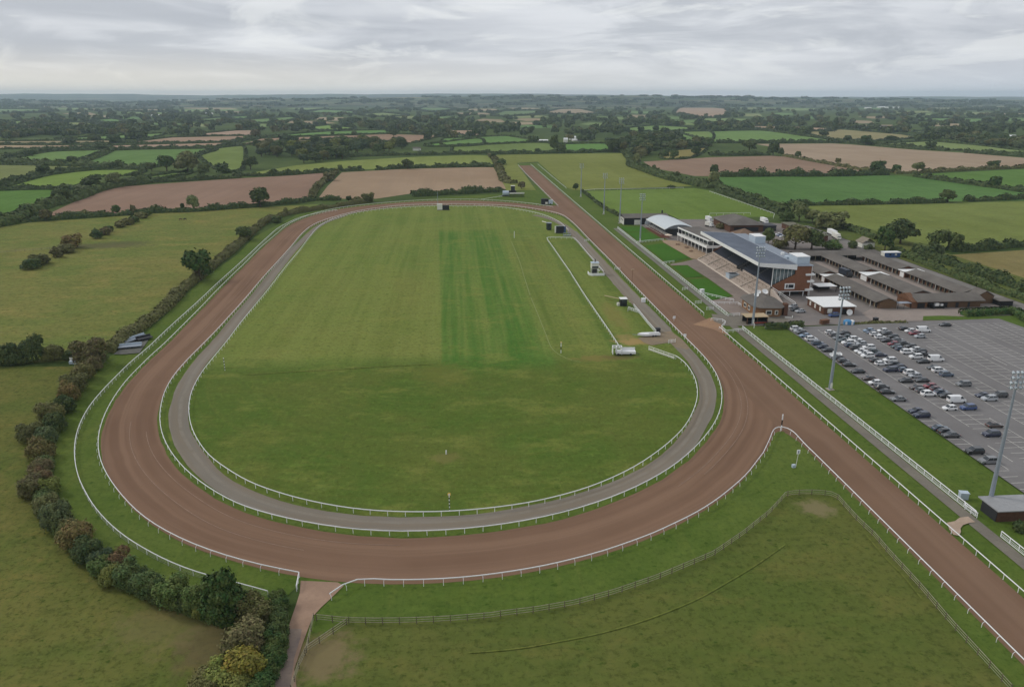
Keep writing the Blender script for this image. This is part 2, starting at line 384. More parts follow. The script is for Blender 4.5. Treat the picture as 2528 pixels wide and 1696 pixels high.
def pip(p, poly):
    x, y = p; r = False; n = len(poly)
    for i in range(n):
        (x1, y1), (x2, y2) = poly[i], poly[i - 1]
        if (y1 > y) != (y2 > y) and x < (x2 - x1) * (y - y1) / (y2 - y1) + x1: r = not r
    return r
# ---- traced lines (top of rails at 1.15 m) -------------------------------------------------
ZR = 1.15
T_inner = ['I', (660, 540), (1000, 635), (1400, 700), (1840, 712), (2310, 672), 'J', (630, 620), (1010, 515), (1310, 385), (1530, 245), (1690, 80),
           '5', (1900, 1310), (1950, 1180), (1965, 1060), (1940, 940), (1880, 820), (1800, 720), (1620, 540), (1440, 360), (1260, 175), (1090, 0),
           'i', (1380, 1190), (880, 690), (720, 520), (600, 400), '4', (540, 615), (440, 585), (300, 560), (160, 540), (0, 527),
           'B', (2100, 1212), (1700, 1222), (1400, 1250), (1150, 1292), (900, 1360), (750, 1420), (640, 1510),
           'H', (900, 340), (800, 450), (700, 560), (600, 680), (500, 790), (400, 900), (300, 1000), (200, 1100), (130, 1180), (80, 1260), (50, 1340), (37, 1420),
           'G', (1570, 800), (1585, 900), (1640, 1030), (1720, 1160), (1850, 1300), (2000, 1420)]
inner = relax(resample(smooth(P(T_inner, ZR), 8, True), 4., True), 6, True); k0 = max(range(len(inner)), key=lambda i: inner[i][1]); inner = inner[k0:] + inner[:k0]
T_out_left = ['I', (1040, 972), (935, 958), (822, 935), (715, 905), (615, 880), (518, 850), (430, 820), (345, 787), (265, 752), (195, 715), (130, 678), (68, 638), (0, 590),
              'G', (1120, 1430), (1050, 1320), (990, 1200), (965, 1080), (962, 980), (985, 860), (1030, 730), (1110, 580), (1200, 450), (1300, 330), (1400, 240), (1500, 130),
              'H', (0, 1040), (100, 945), (200, 845), (300, 745), (400, 640), (500, 540), (600, 445), (700, 345), (800, 260), (880, 195),
              'B', (680, 1335), (830, 1290), (1000, 1252), (1300, 1215), (1600, 1190), (1900, 1172), (2200, 1167), 'C', (0, 1168), (100, 1172), (300, 1182), (500, 1200), (660, 1220), (785, 1240)]
out_left = relax(resample(smooth(P(T_out_left, ZR), 6), 4.), 4)
T_out_bend = ['I', (1237, 1110), (1380, 1010), (1490, 1015), (1620, 1020), (1750, 1020), (1885, 1017), (2015, 1010), (2145, 1000),
              'J', (324, 980), (412, 968), (540, 946), (660, 925), (780, 895), (895, 868), (1000, 838), (1105, 805), (1205, 768), (1300, 735), (1390, 697), (1470, 657), (1548, 622), (1618, 585), (1685, 545),
              (1745, 505), (1800, 463), (1855, 418), (1905, 375), (1945, 335), (1975, 300), (2015, 245), (2050, 200), (2085, 130), (2105, 75), (2122, 38), (2150, 28), (2190, 33), (2235, 55)]
out_bend = P(T_out_bend, ZR)
bend = resample(smooth(out_bend[:2] + out_bend[1:2] + out_bend[2:], 5), 3.)
XL = 82.2; XR = 94.1                                              # chute rails run dead straight
nose = relax(resample(smooth(P(['J', (2085, 130), (2105, 75), (2122, 38), (2150, 28), (2190, 33), (2235, 55)], ZR) + [(XL - .05, 157), (XL, 152)], 6), 1.5), 3)
out_bend_rail = [p for p in relax(resample(smooth(P(T_out_bend[:-6], ZR), 5), 3.), 1)] + nose[1:] + [(XL, y) for y in range(148, 56, -4)]
# ---- base ground, one sheet to the horizon
m_base = turf('pasture', (62, 74, 42), (82, 92, 52), (52, 64, 36), .004, .03, .5)
ground_poly('ground', [(-26000, -1500), (26000, -1500), (26000, 26000), (-26000, 26000)], m_base, 0.)
GREEN_A = turf('course_turf', (78, 93, 42), (88, 98, 50), (70, 86, 38), .02, .12, 1.0,
               patches=[(*at('I', 1200, 1510), 7, 5, (120, 98, 78), .6), (*at('6', 670, 925), 4, 3, (112, 98, 76), .7)], streak=(.35, .02, R(0), .4, (100, 104, 54)))
olive = turf('meadow_grass', (120, 111, 68), (98, 106, 58), (94, 96, 52), .014, .06, .5, tufts=.45, streak=(.015, .12, R(12), .5, (128, 120, 72)),
             patches=[(*at('F', 1000, 430), 26, 9, (88, 82, 62), .8), (*at('F', 1230, 400), 16, 6, (84, 80, 58), .7)])
paddock = turf('paddock_grass', (93, 93, 52), (82, 90, 46), (76, 84, 42), .03, .16, .8, tufts=.42, patches=[(*at('I', 1200, 1520), 5.5, 5.5, (122, 102, 84), .75), (*at('6', 670, 925), 4., 3.2, (120, 106, 86), .8)], streak=(.05, .5, R(-20), .4, (100, 100, 56)))
rough = turf('rough_pasture', (104, 98, 57), (86, 92, 48), (80, 86, 44), .04, .2, .9, tufts=.48, patches=[(*at('7', 1400, 1080), 5, 7, (98, 82, 66), .7), (*at('7', 1150, 920), 9, 7, (118, 104, 76), .5)], streak=(.5, .02, R(-14), .4, (112, 104, 62)))
ground_poly('pasture', P(['T', (-400, 905), (190, 905), (215, 960), (150, 1060), (110, 1150), (120, 1290), (230, 1420), (380, 1480), (560, 1530), (600, 1760), (-400, 1760)]), rough)
ground_poly('meadow', P(['A', (-900, 1500), (0, 1445), (300, 1400), (900, 1360), (1500, 1310), (2336, 1265), 'B', (830, 1215), (620, 1290), (330, 1390), (150, 1500),
                         'F', (2336, 380), (1990, 760), (1500, 1080), (1130, 1440), 'G', (760, 200), (0, 240), (-1500, 250)]), olive)
# racecourse land
course = P(['T', (700, 1720), 'I', (1110, 1250), (1050, 1040), '7', (1960, 740), (1650, 800), (1180, 690), (840, 570), (640, 400), (450, 160), 'G', (600, 1568), (500, 1250), (520, 950), (680, 650), (890, 330), (1090, 160),
            'F', (1500, 1240), (2000, 760), (2336, 520), 'B', (180, 1540), (600, 1320), (1060, 1232), (1700, 1180), (2336, 1130), 'C', (300, 1120), (560, 1075), (640, 1000), (430, 815), (660, 810), (930, 1060), (1080, 1085)]) + \
         [(121, 520), (122, 470), (130, 400), (119, 252), (118.7, 60), (100, 20), (20, 60)]
ground_poly('racecourse_grass', course, GREEN_A)
ground_poly('paddock', P(['T', (640, 1730), 'I', (1080, 1440), (1350, 1285), (1560, 1290), (1760, 1290), (2000, 1280), 'J', (140, 1270), (370, 1245), (580, 1218), (840, 1172), (1080, 1108), (1360, 1012), (1540, 935), (1730, 855), (1920, 722), (2090, 588), (2200, 468),
                          '6', (600, 802), (830, 825), (900, 905), (1000, 1015), (1130, 1135), (1250, 1278), (1380, 1418), (1550, 1600), 'T', (2360, 1560), (2520, 1730)]), paddock)
# infield
infield_pts = offs(inner, 1.2, True)
if sum(a[0] * b[1] - b[0] * a[1] for a, b in zip(inner, inner[1:])) < 0: infield_pts = offs(inner, -1.2, True)
infield = turf('infield_turf', (106, 113, 60), (94, 108, 54), (96, 99, 50), .018, .07, .8, tufts=.4, stripe=(9., 0., .55, (120, 124, 70)),
    zones=[(-70, -6, 226, 360, 14, 6, 14, .02, (116, 110, 64), (106, 110, 58), .55), (-200, 200, 0, 224, 9, 9, 5, 0, (88, 95, 47), (76, 93, 41), 1.), (-200, 200, 221, 231, 9, 9, 3, 0, (74, 93, 43), (80, 97, 45), .5), (-5.2, 31, 219, 468, .5, 2.2, 10, .0205, (72, 104, 46), (64, 98, 41), .95),
           (8, 16, 226, 462, 2, 2, 9, 0, (80, 108, 50), (76, 104, 48), .6), (31, 90, 224, 436, 1.2, 3, 4, 0, (94, 102, 52), (86, 100, 48), .95), (41, 45, 226, 420, 1.5, 1.5, 9, 0, (108, 106, 60), (100, 104, 56), .8), (50, 54, 226, 420, 1.5, 1.5, 9, 0, (80, 98, 46), (76, 96, 44), .8)],
    rings=(-4, 226, .5, (98, 100, 52)), patches=[(*at('5', 1180, 590), 7, 4, (150, 122, 88), .9), (*at('5', 1080, 545), 4, 3, (138, 116, 82), .7), (*at('5', 850, 738), 9, 3, (120, 104, 66), .7), (*at('5', 1000, 360), 4, 22, (122, 108, 68), .6), (*at('5', 1050, 730), 6, 2.5, (96, 84, 58), .7), (*at('I', 1990, 235), 4, 3, (112, 102, 66), .6), (*at('H', 1890, 1180), 8, 10, (104, 100, 54), .5)])
ground_poly('infield', infield_pts, infield)
def line_strip(name, pts, w, m, z=None):
    pts = resample(smooth(pts, 4), 3.); return strip(name, offs(pts, w / 2), offs(pts, -w / 2), m, z)
chalk = plain('faded_chalk', (122, 132, 82), .9, 0, .1, .3, .8)
line_strip('chalk_line', P(['4', (80, 850), (150, 1020), (190, 1150), (250, 1340), '5', (250, 185), (330, 380), (390, 530), (435, 640), (500, 700), (590, 745), (700, 772)]), .34, chalk)
line_strip('mowing_mark', P(['4', (175, 805), (240, 800)]), .5, chalk)
# ---- track
m_dirt = strip_mat('sand_track', (121, 96, 82), (110, 86, 73), (133, 107, 92), .8, .01, .6)
m_dirt2 = strip_mat('sand_chute', (122, 97, 83), (111, 88, 75), (131, 107, 93), .6, .006, .45)
inn_e = offs(inner, 0.7, True); nn = normals2(inner, True)
area = sum(a[0] * b[1] - b[0] * a[1] for a, b in zip(inner, inner[1:] + inner[:1]))
sg = -1. if area > 0 else 1.                                       # outward side of the loop
inn_e = [(p[0] + n[0] * sg * j, p[1] + n[1] * sg * j) for p, n, j in zip(inner, nn, [random.uniform(.5, .85) for _ in nn])]
outer_poly = out_left[1:] ; outer_bend = out_bend_rail[2:]
def hit(p, n, poly):
    best = None
    for a, b in zip(poly, poly[1:]):
        ex, ey = b[0] - a[0], b[1] - a[1]; den = n[0] * ey - n[1] * ex
        if abs(den) < 1e-9: continue
        t = ((a[0] - p[0]) * ey - (a[1] - p[1]) * ex) / den; s = ((a[0] - p[0]) * n[1] - (a[1] - p[1]) * n[0]) / den
        if 0 <= s <= 1 and 3 < t < 45 and (best is None or t < best): best = t
    return best
wid = []
for p, n in zip(inner, nn):
    d = (n[0] * sg, n[1] * sg); h1 = hit(p, d, outer_poly); h2 = hit(p, d, outer_bend)
    w = min([x for x in (h1, h2) if x] or [0]) or None
    if w is None or w > 30: w = None
    if h2 is None and p[0] > 60 and p[1] > 150 and d[0] > .55: w = min(XR - p[0], 22.)
    wid.append(w)
n = len(wid)
for i in range(n):
    if wid[i] is None:
        a = next(k for k in range(1, n) if wid[i - k] is not None); b = next(k for k in range(1, n) if wid[(i + k) % n] is not None)
        wid[i] = None if False else (wid[i - a] * b + wid[(i + b) % n] * a) / (a + b)
for _ in range(6): wid = [.25 * wid[i - 1] + .5 * wid[i] + .25 * wid[(i + 1) % n] for i in range(n)]
out_e = [(p[0] + q[0] * sg * (w - random.uniform(.1, .45)), p[1] + q[1] * sg * (w - .25)) for p, q, w in zip(inner, nn, wid)]
strip('dirt_track', inn_e, out_e, m_dirt, None, True)
ys = [40 + 8 * i for i in range(112)]
chl = P(['4', (497, 532), (400, 435), (300, 335), (200, 235), (142, 170)], ZR)
def chute_left(y):
    if y < 166: return XL + .2
    if y < 500: return XL - 1.5
    return float(np.interp(y, [500] + [p[1] for p in chl], [XL - 1.5] + [p[0] + .5 for p in chl]))
strip('dirt_chute', [(chute_left(y), y) for y in ys], [(XR - .4, y) for y in ys], m_dirt2)
ground_poly('nose_grass', [(p[0] + .15, p[1] - .25) for p in out_bend_rail if p[1] > 128 and p[0] > 40 and p[0] < XL - .5] + [(XL - .55, 150), (XL - .55, 110)] + P(['6', (880, 800), (600, 700), (380, 700), (260, 780)]), GREEN_A)
ruts = plain('wheel_ruts', (140, 117, 102), .95, 0, .02, .2, .6)
for i0, n_, dd in ((20, 26, 6.2), (20, 26, 7.9), (60, 30, 4.2), (66, 30, 5.9), (110, 22, 7.), (112, 24, 3.2), (150, 34, 5.), (152, 34, 6.7)):
    line_strip('wheel_ruts', [(inner[k % len(inner)][0] + nn[k % len(inner)][0] * sg * (dd + .25 * math.sin(k * .4)), inner[k % len(inner)][1] + nn[k % len(inner)][1] * sg * (dd + .25 * math.sin(k * .4))) for k in range(i0, i0 + n_)], .17, ruts)
# junction at the far end where the oval leaves the chute
dj = soil('track_soil', (124, 99, 85), (116, 92, 78))
ground_poly('dirt_junction', P(['C', (560, 1235), (690, 1235), (830, 1232), (900, 1290), (1000, 1360), '4', (760, 800), (690, 722), (620, 652), (560, 610), (440, 572), (300, 548), (200, 535)]), dj)
ground_poly('dirt_spill', P(['1', (830, 1160), (985, 1100), (1090, 1118), (1085, 1165), (1105, 1210), (1150, 1260), (1000, 1200)]), hard('pale_sand', (152, 122, 96), (140, 112, 92), .2, 1.5))
# ---- service road inside the track
road_c = ['I', (390, 300), (520, 400), (680, 490), (860, 560), (1060, 605), (1300, 645), (1560, 665), (1840, 668), (2080, 655), (2310, 635), 'J', (640, 570), (850, 520), (1040, 460), (1200, 395), (1340, 320), (1460, 240), (1560, 150),
          '5', (1700, 1400), (1790, 1250), (1840, 1120), (1840, 1020), (1800, 900), (1740, 800), (1650, 690), (1540, 590), (1440, 490), (1350, 390), (1250, 290), (1150, 190)]
rc = relax(resample(smooth(P(road_c) + [(73.1, 335), (73., 380), (73., 420), (72.8, 445), (71.8, 470), (69, 496), (64, 517), (56, 530)], 6), 4.), 4)
road_l = ['G', (1955, 1200), (1805, 1000), (1752, 800), (1775, 600), (1855, 400), (1990, 200), (2175, 0), 'H', (500, 870), (600, 750), (700, 630), (800, 500), (900, 380), (1000, 280), (1070, 215), (1150, 175), (1260, 140)]
rl = relax(resample(smooth(P(road_l), 6), 4.), 4)
m_road = strip_mat('service_road', (128, 120, 114), (116, 110, 105), (120, 108, 96), .9, .03, .6, wheel=2.7)
full = list(reversed(rl)) + rc[1:]
full = relax(full, 3)
rw = [(1.4 + .95 * min(1, i / 40)) * random.uniform(.94, 1.06) * (1.25 if full[i][0] > 60 and 255 < full[i][1] < 460 else 1.) for i in range(len(full))]
nf = normals2(full)
strip('service_road', [(p[0] + q[0] * w, p[1] + q[1] * w) for p, q, w in zip(full, nf, rw)], [(p[0] - q[0] * w, p[1] - q[1] * w) for p, q, w in zip(full, nf, rw)], m_road)
ground_poly('road_apron', P(['5', (1210, 560), (1390, 510), (1500, 500), (1600, 570), (1670, 650), (1640, 660), (1540, 640), (1490, 600), (1330, 625), (1260, 600)]), hard('gravel', (124, 112, 96), (136, 120, 100), .3, 1.5))
# ---- gravel drive at the bottom gate
m_drive = hard('sandy_gravel', (156, 130, 112), (142, 118, 102), .2, 1.4, .95)
ground_poly('gravel_drive', P(['I', (1052, 1030), (1290, 1040), (1330, 1062), (1240, 1150), (1185, 1200), (1130, 1260), (1062, 1440), (1010, 1600), 'T', (735, 1720), (655, 1720), 'I', (930, 1500), (985, 1290), (1020, 1190), (1045, 1110)]), m_drive)
ground_poly('drive_tarmac', P(['I', (985, 1340), (1060, 1340), (1050, 1400), (1010, 1530), (985, 1714), (870, 1714), (930, 1520)]), hard('worn_tarmac', (128, 114, 108), (140, 124, 112), .25, 1.6))
worn = turf('worn_track', (104, 106, 58), (98, 104, 54), (88, 94, 48), .03, .2, .8, tufts=.4)
for q, w_ in ((['J', (150, 1495), (450, 1470), (700, 1428), (1000, 1368), (1300, 1280), (1600, 1160), (1800, 1050), (2000, 930), (2200, 790)], .26),
  (['H', (610, 1185), (900, 1165), (1200, 1150), (1500, 1130), (1830, 1115)], .5), (['6', (1050, 1120), (1200, 1300), (1340, 1440), (1500, 1640)], .3)): line_strip('worn_track', P(q), w_, worn)
# ---- right-hand side
tarmac = hard('car_park_tarmac', (123, 120, 120), (113, 110, 110), .06, 1.2, .9, .4)
path_m = hard('path_tarmac', (112, 106, 98), (122, 116, 106), .2, 1.5)
yard = hard('yard_tarmac', (118, 112, 110), (128, 120, 115), .07, 1., .9, .4)
def rect(name, x0, x1, y0, y1, m): return ground_poly(name, [(x0, y0), (x1, y0), (x1, y1), (x0, y1)], m)
rect('footpath', 99.4, 102.2, 40, 257, path_m); rect('footpath', 100.3, 102.7, 270, 470, hard('grey_path', (118, 115, 108), (110, 107, 100), .2, 1.5))
ground_poly('yard', [(122, 254), (212, 257.5), (213, 274), (229, 268), (228.5, 372), (231, 385), (226, 470), (190, 500), (121, 505), (121, 470), (124, 430), (124, 372), (124.5, 297), (120, 262)], yard)
ground_poly('junction_tarmac', [(95.6, 262), (98, 256), (122, 254.5), (124, 262), (125, 300), (119, 293), (106, 270.5), (103, 270), (98, 272)], path_m)
apron = hard('block_paving', (128, 116, 109), (138, 126, 118), .2, 1.2)
ground_poly('paved_apron', [(106, 270), (113, 268), (125, 290), (125, 372), (122, 372), (114.5, 366), (107, 362), (106.6, 359), (115, 359), (116, 330), (116, 297), (103.4, 291), (103.2, 286)], apron)
ground_poly('terrace_paving', [(119.4, 420.5), (121.8, 374), (124.5, 371.5), (134, 372), (134, 385), (129.4, 424), (120.5, 428)], hard('tan_paving', (160, 138, 116), (148, 128, 108), .3, 1.5))
ground_poly('marquee_terrace', [(120.8, 470), (122, 434), (128, 434), (126, 472)], hard('red_paving', (104, 66, 54), (92, 60, 50), .4, 2))
pink = hard('pink_concrete', (146, 134, 127), (134, 124, 118), .1, 1.)
ground_poly('stable_yard', [(174.5, 276), (184, 276), (184.5, 362), (175, 362)], pink); ground_poly('stable_yard', [(196.5, 286), (206.5, 286), (206.5, 362), (196.5, 362)], pink)
ground_poly('yard_concrete', [(155, 256), (180, 258), (213, 262), (209, 272.5), (176, 273), (163, 274), (156, 268)], pink)
lawn = turf('lawn_turf', (62, 96, 34), (56, 90, 32), (74, 102, 42), .05, .2, 1., tufts=.25, stripe=(1.4, 0., .25, (72, 104, 44)))
for q in ([(106.2, 411.2), (118.6, 417), (121.3, 376), (106.2, 364.8)], [(106.8, 356.5), (114.8, 359), (114.8, 334), (106.4, 332.6)], [(106.6, 329), (115.3, 329.6), (115.5, 298), (103.6, 291.6), (104, 300)],
          [(106, 453), (119.4, 453.8), (121.2, 428), (106, 422)], [(106.4, 476), (120.6, 473), (119.6, 456), (106, 455.4)]): ground_poly('lawn', q, lawn)
print('LAYER', .005 * LAY[0]); ground_poly('car_park', [(118.9, 60), (118.9, 250.8), (124, 252.6), (153, 254.2), (173, 255.6), (204.5, 257.8), (206, 244), (214, 200), (232, 60)], tarmac)
rect('access_road', 221.5, 228.5, 268, 470, hard('lane_tarmac', (126, 122, 118), (116, 112, 108), .1, 1.))
ground_poly('hedge_verge', [(229, 250), (229, 468), (262, 468), (262, 250)], turf('verge_grass', (84, 92, 50), (96, 96, 56), (70, 80, 40)))
ground_poly('track_crossing', P(['e', (975, 800), (1120, 770), (1200, 710), (1350, 690), (1480, 790), (1380, 800), (1260, 840), (1215, 900), (1225, 960), (1190, 1030), (1090, 1010), (1020, 920)]), hard('sand_crossing', (170, 150, 134), (158, 138, 122), .4, 2))
ground_poly('verge_grass', P(['2', (1435, 838), (1440, 800), (1600, 796), (1790, 803), (2240, 795), (2337, 850), (2480, 960), (2337, 902), (2110, 822), (1800, 832)]), turf('kerb_grass', (80, 96, 46), (88, 100, 52), (70, 86, 40)))
# bay markings
mk = MB()
def ln(x0, y0, x1, y1, w=.13):
    if abs(x1 - x0) > abs(y1 - y0): mk.add([(x0, y0 - w / 2, 0), (x1, y1 - w / 2, 0), (x1, y1 + w / 2, 0), (x0, y0 + w / 2, 0)], [(0, 1, 2, 3)])
    else: mk.add([(x0 - w / 2, y0, 0), (x1 - w / 2, y1, 0), (x1 + w / 2, y1, 0), (x0 + w / 2, y0, 0)], [(3, 2, 1, 0)] if y1 < y0 else [(1, 2, 3, 0)])
ROWS = {1: (119.0, 122.9), 2: (129.2, 133.6), 3: (133.6, 138.0), 4: (144.1, 148.6), 5: (148.6, 153.1), 6: (158.5, 163.2), 7: (163.2, 168.3), 8: (173.0, 178.8), 9: (178.8, 182.6), 10: (187.2, 192.0), 11: (192.0, 195.4), 12: (198.0, 202.4)}
for r, (x0, x1) in ROWS.items():
    ytop = 248.5 if r < 8 else 252
    yb = 60
    for e, x in (('l', x0), ('r', x1)):
        if r == 1 and e == 'l': continue
        if r in (3, 5, 7, 9, 11) and e == 'l': continue
        y = yb
        while y < ytop:                                            # worn in places
            L = min(random.uniform(6, 22), ytop - y)
            if random.random() < .9: ln(x, y, x, y + L)
            y += L + .05
    y = 174.75 - 2.73 * 40
    while y < ytop:
        if y > yb and random.random() < .94: ln(x0 + .08, y, x1 - .08 - random.choice((0, 0, 0, .5)), y, .12)
        y += 2.73
me = mk.mesh('bay_marking', M['line']); o = bpy.data.objects.new('bay_marking', me); col.objects.link(o); o.location.z = layer(); o['kind'] = 'structure'
mk = MB(); ln(126.6, 146, 126.6, 154.5, .18); ln(157.2, 223, 157.2, 228, .18); ln(171, 208, 171, 215, .18)
me = mk.mesh('lane_marking', M['line']); o = bpy.data.objects.new('lane_marking', me); col.objects.link(o); o.location.z = layer(); o['kind'] = 'structure'
# ---- fields all round
FIELDS = []          # (polygon, short description, hedge height or 0)
MATC = {}
def field(seq, rgb, kind, desc, hedge=0.):
    key = (rgb, kind)
    if key not in MATC:
        d = tuple(max(0, c - 12) for c in rgb)
        MATC[key] = soil(f'ploughed_soil_{len(MATC)}', rgb, d, R(random.uniform(-20, 20)), random.uniform(9, 20)) if kind == 'p' else turf(f'field_grass_{len(MATC)}', rgb, d, None, .006, .04, .35, stripe=(14., R(random.uniform(-25, 25)), .25, tuple(min(255, c + 8) for c in rgb)), tufts=.2)
    pts = P(seq); FIELDS.append((pts, desc, hedge)); o = ground_poly('field', pts, MATC[key], .05 + .004 * (len(FIELDS) % 9)); return o
g1, g2, g3 = (96, 110, 66), (112, 120, 72), (90, 108, 62)
br, tn, ol = (142, 116, 101), (160, 138, 118), (118, 116, 72)
field(['A', (230, 1400), (520, 1295), (900, 1120), (1200, 1045), (2336, 965), 'B', (560, 935), (900, 905), (880, 1000), (740, 1150), (350, 1200), (0, 1225), 'A', (1500, 1295), (550, 1345)], (139, 114, 98), 'p', 'reddish ploughed field beyond the meadow')
field(['B', (1040, 905), (1700, 870), (2336, 855), 'C', (200, 855), (330, 1070), (0, 1085), 'B', (1750, 1110), (1380, 1165), (1000, 1165), (815, 1150), (900, 1040)], (152, 130, 108), 'p', 'pale stubble field behind the far bend')
field(['B', (-60, 945), (0, 935), (560, 840), (1100, 790), (1800, 750), (2336, 735), 'C', (160, 740), (210, 850), (0, 832), 'B', (2200, 835), (1400, 870), (1000, 885), (400, 925), (0, 950)], (122, 127, 74), 'g', 'olive strip field behind the ploughed fields')
field(['C', (170, 735), (850, 722), (1480, 715), (1560, 745), (1545, 840), (1900, 980), (2170, 1040), (1100, 1080), (1000, 1080), (930, 1058), (640, 800), (430, 812), (620, 1080), (330, 1085), (250, 900)], (118, 119, 68), 'g', 'olive field round the start of the chute')
field(['C', (1090, 1090), (2180, 1060), (2336, 1085), 'D', (0, 1088), (640, 1312), (640, 1345), (400, 1345), (0, 1372), 'C', (2050, 1375), (1900, 1305), (1460, 1325), (1270, 1210)], (104, 119, 62), 'g', 'green paddock behind the floodlights')
field(['D', (60, 985), (100, 950), (1860, 935), 'E', (1250, 950), (1960, 1045), (2336, 1105), (3000, 1180), (1760, 1187), (1500, 1195), 'D', (780, 1220), (300, 1100)], (86, 112, 66), 'g', 'dark green field beyond the stables')
field(['D', (780, 1240), 'E', (1200, 1218), (1560, 1210), (2336, 1190), (3200, 1170), 'k', (2900, 590), (2337, 620), (1450, 680), (800, 690), (650, 660), 'D', (1330, 1400), (960, 1250)], (112, 117, 68), 'g', 'olive field behind the dark oak')
field(['k', (1250, 760), (2337, 690), (2900, 660), (2900, 1400), (2337, 1140), (1600, 890)], (126, 112, 80), 'g', 'brownish field beyond the lane hedge')
field(['D', (450, 625), (1200, 620), 'E', (600, 628), (1250, 682), (1730, 712), (2336, 762), (3000, 800), (3000, 840), (2336, 862), (1300, 907), (960, 897), 'D', (1600, 882), (1040, 792), (730, 737), (690, 665)], (156, 137, 117), 'p', 'long tan stubble field on the right')
field(['C', (1680, 800), (2336, 757), 'D', (600, 742), (740, 750), (1520, 890), (1700, 912), (1100, 940), (100, 946), 'C', (2180, 940), (1780, 862)], (141, 118, 101), 'p', 'ploughed field behind the far floodlights')
field(['E', (1290, 925), (2336, 872), (3000, 850), (3000, 1120), (2336, 1085), (2000, 1032), (1300, 938)], (94, 118, 64), 'g', 'green field right of the dark green one')
field(['D', (-300, 505), (500, 492), (800, 525), (1200, 592), (700, 605), (-300, 608)], (108, 128, 80), 'g', 'bright field behind the tan field', 1.)
field(['D', (290, 447), (900, 457), (1200, 472), (1200, 500), (980, 500), (560, 482)], (166, 142, 120), 'p', 'pale far stubble strip', 1.)
field(['D', (990, 505), (1300, 482), (1900, 532), (2050, 562), (1700, 592), (1200, 582), (1000, 545)], (142, 134, 98), 'p', 'olive far stubble field', 1.)
field(['E', (800, 632), (1400, 599), (1900, 642), (2336, 692), (3000, 740), (3000, 770), (2336, 720), (1700, 692), (1250, 677)], (120, 129, 86), 'g', 'pale field by the right wood', 1.)
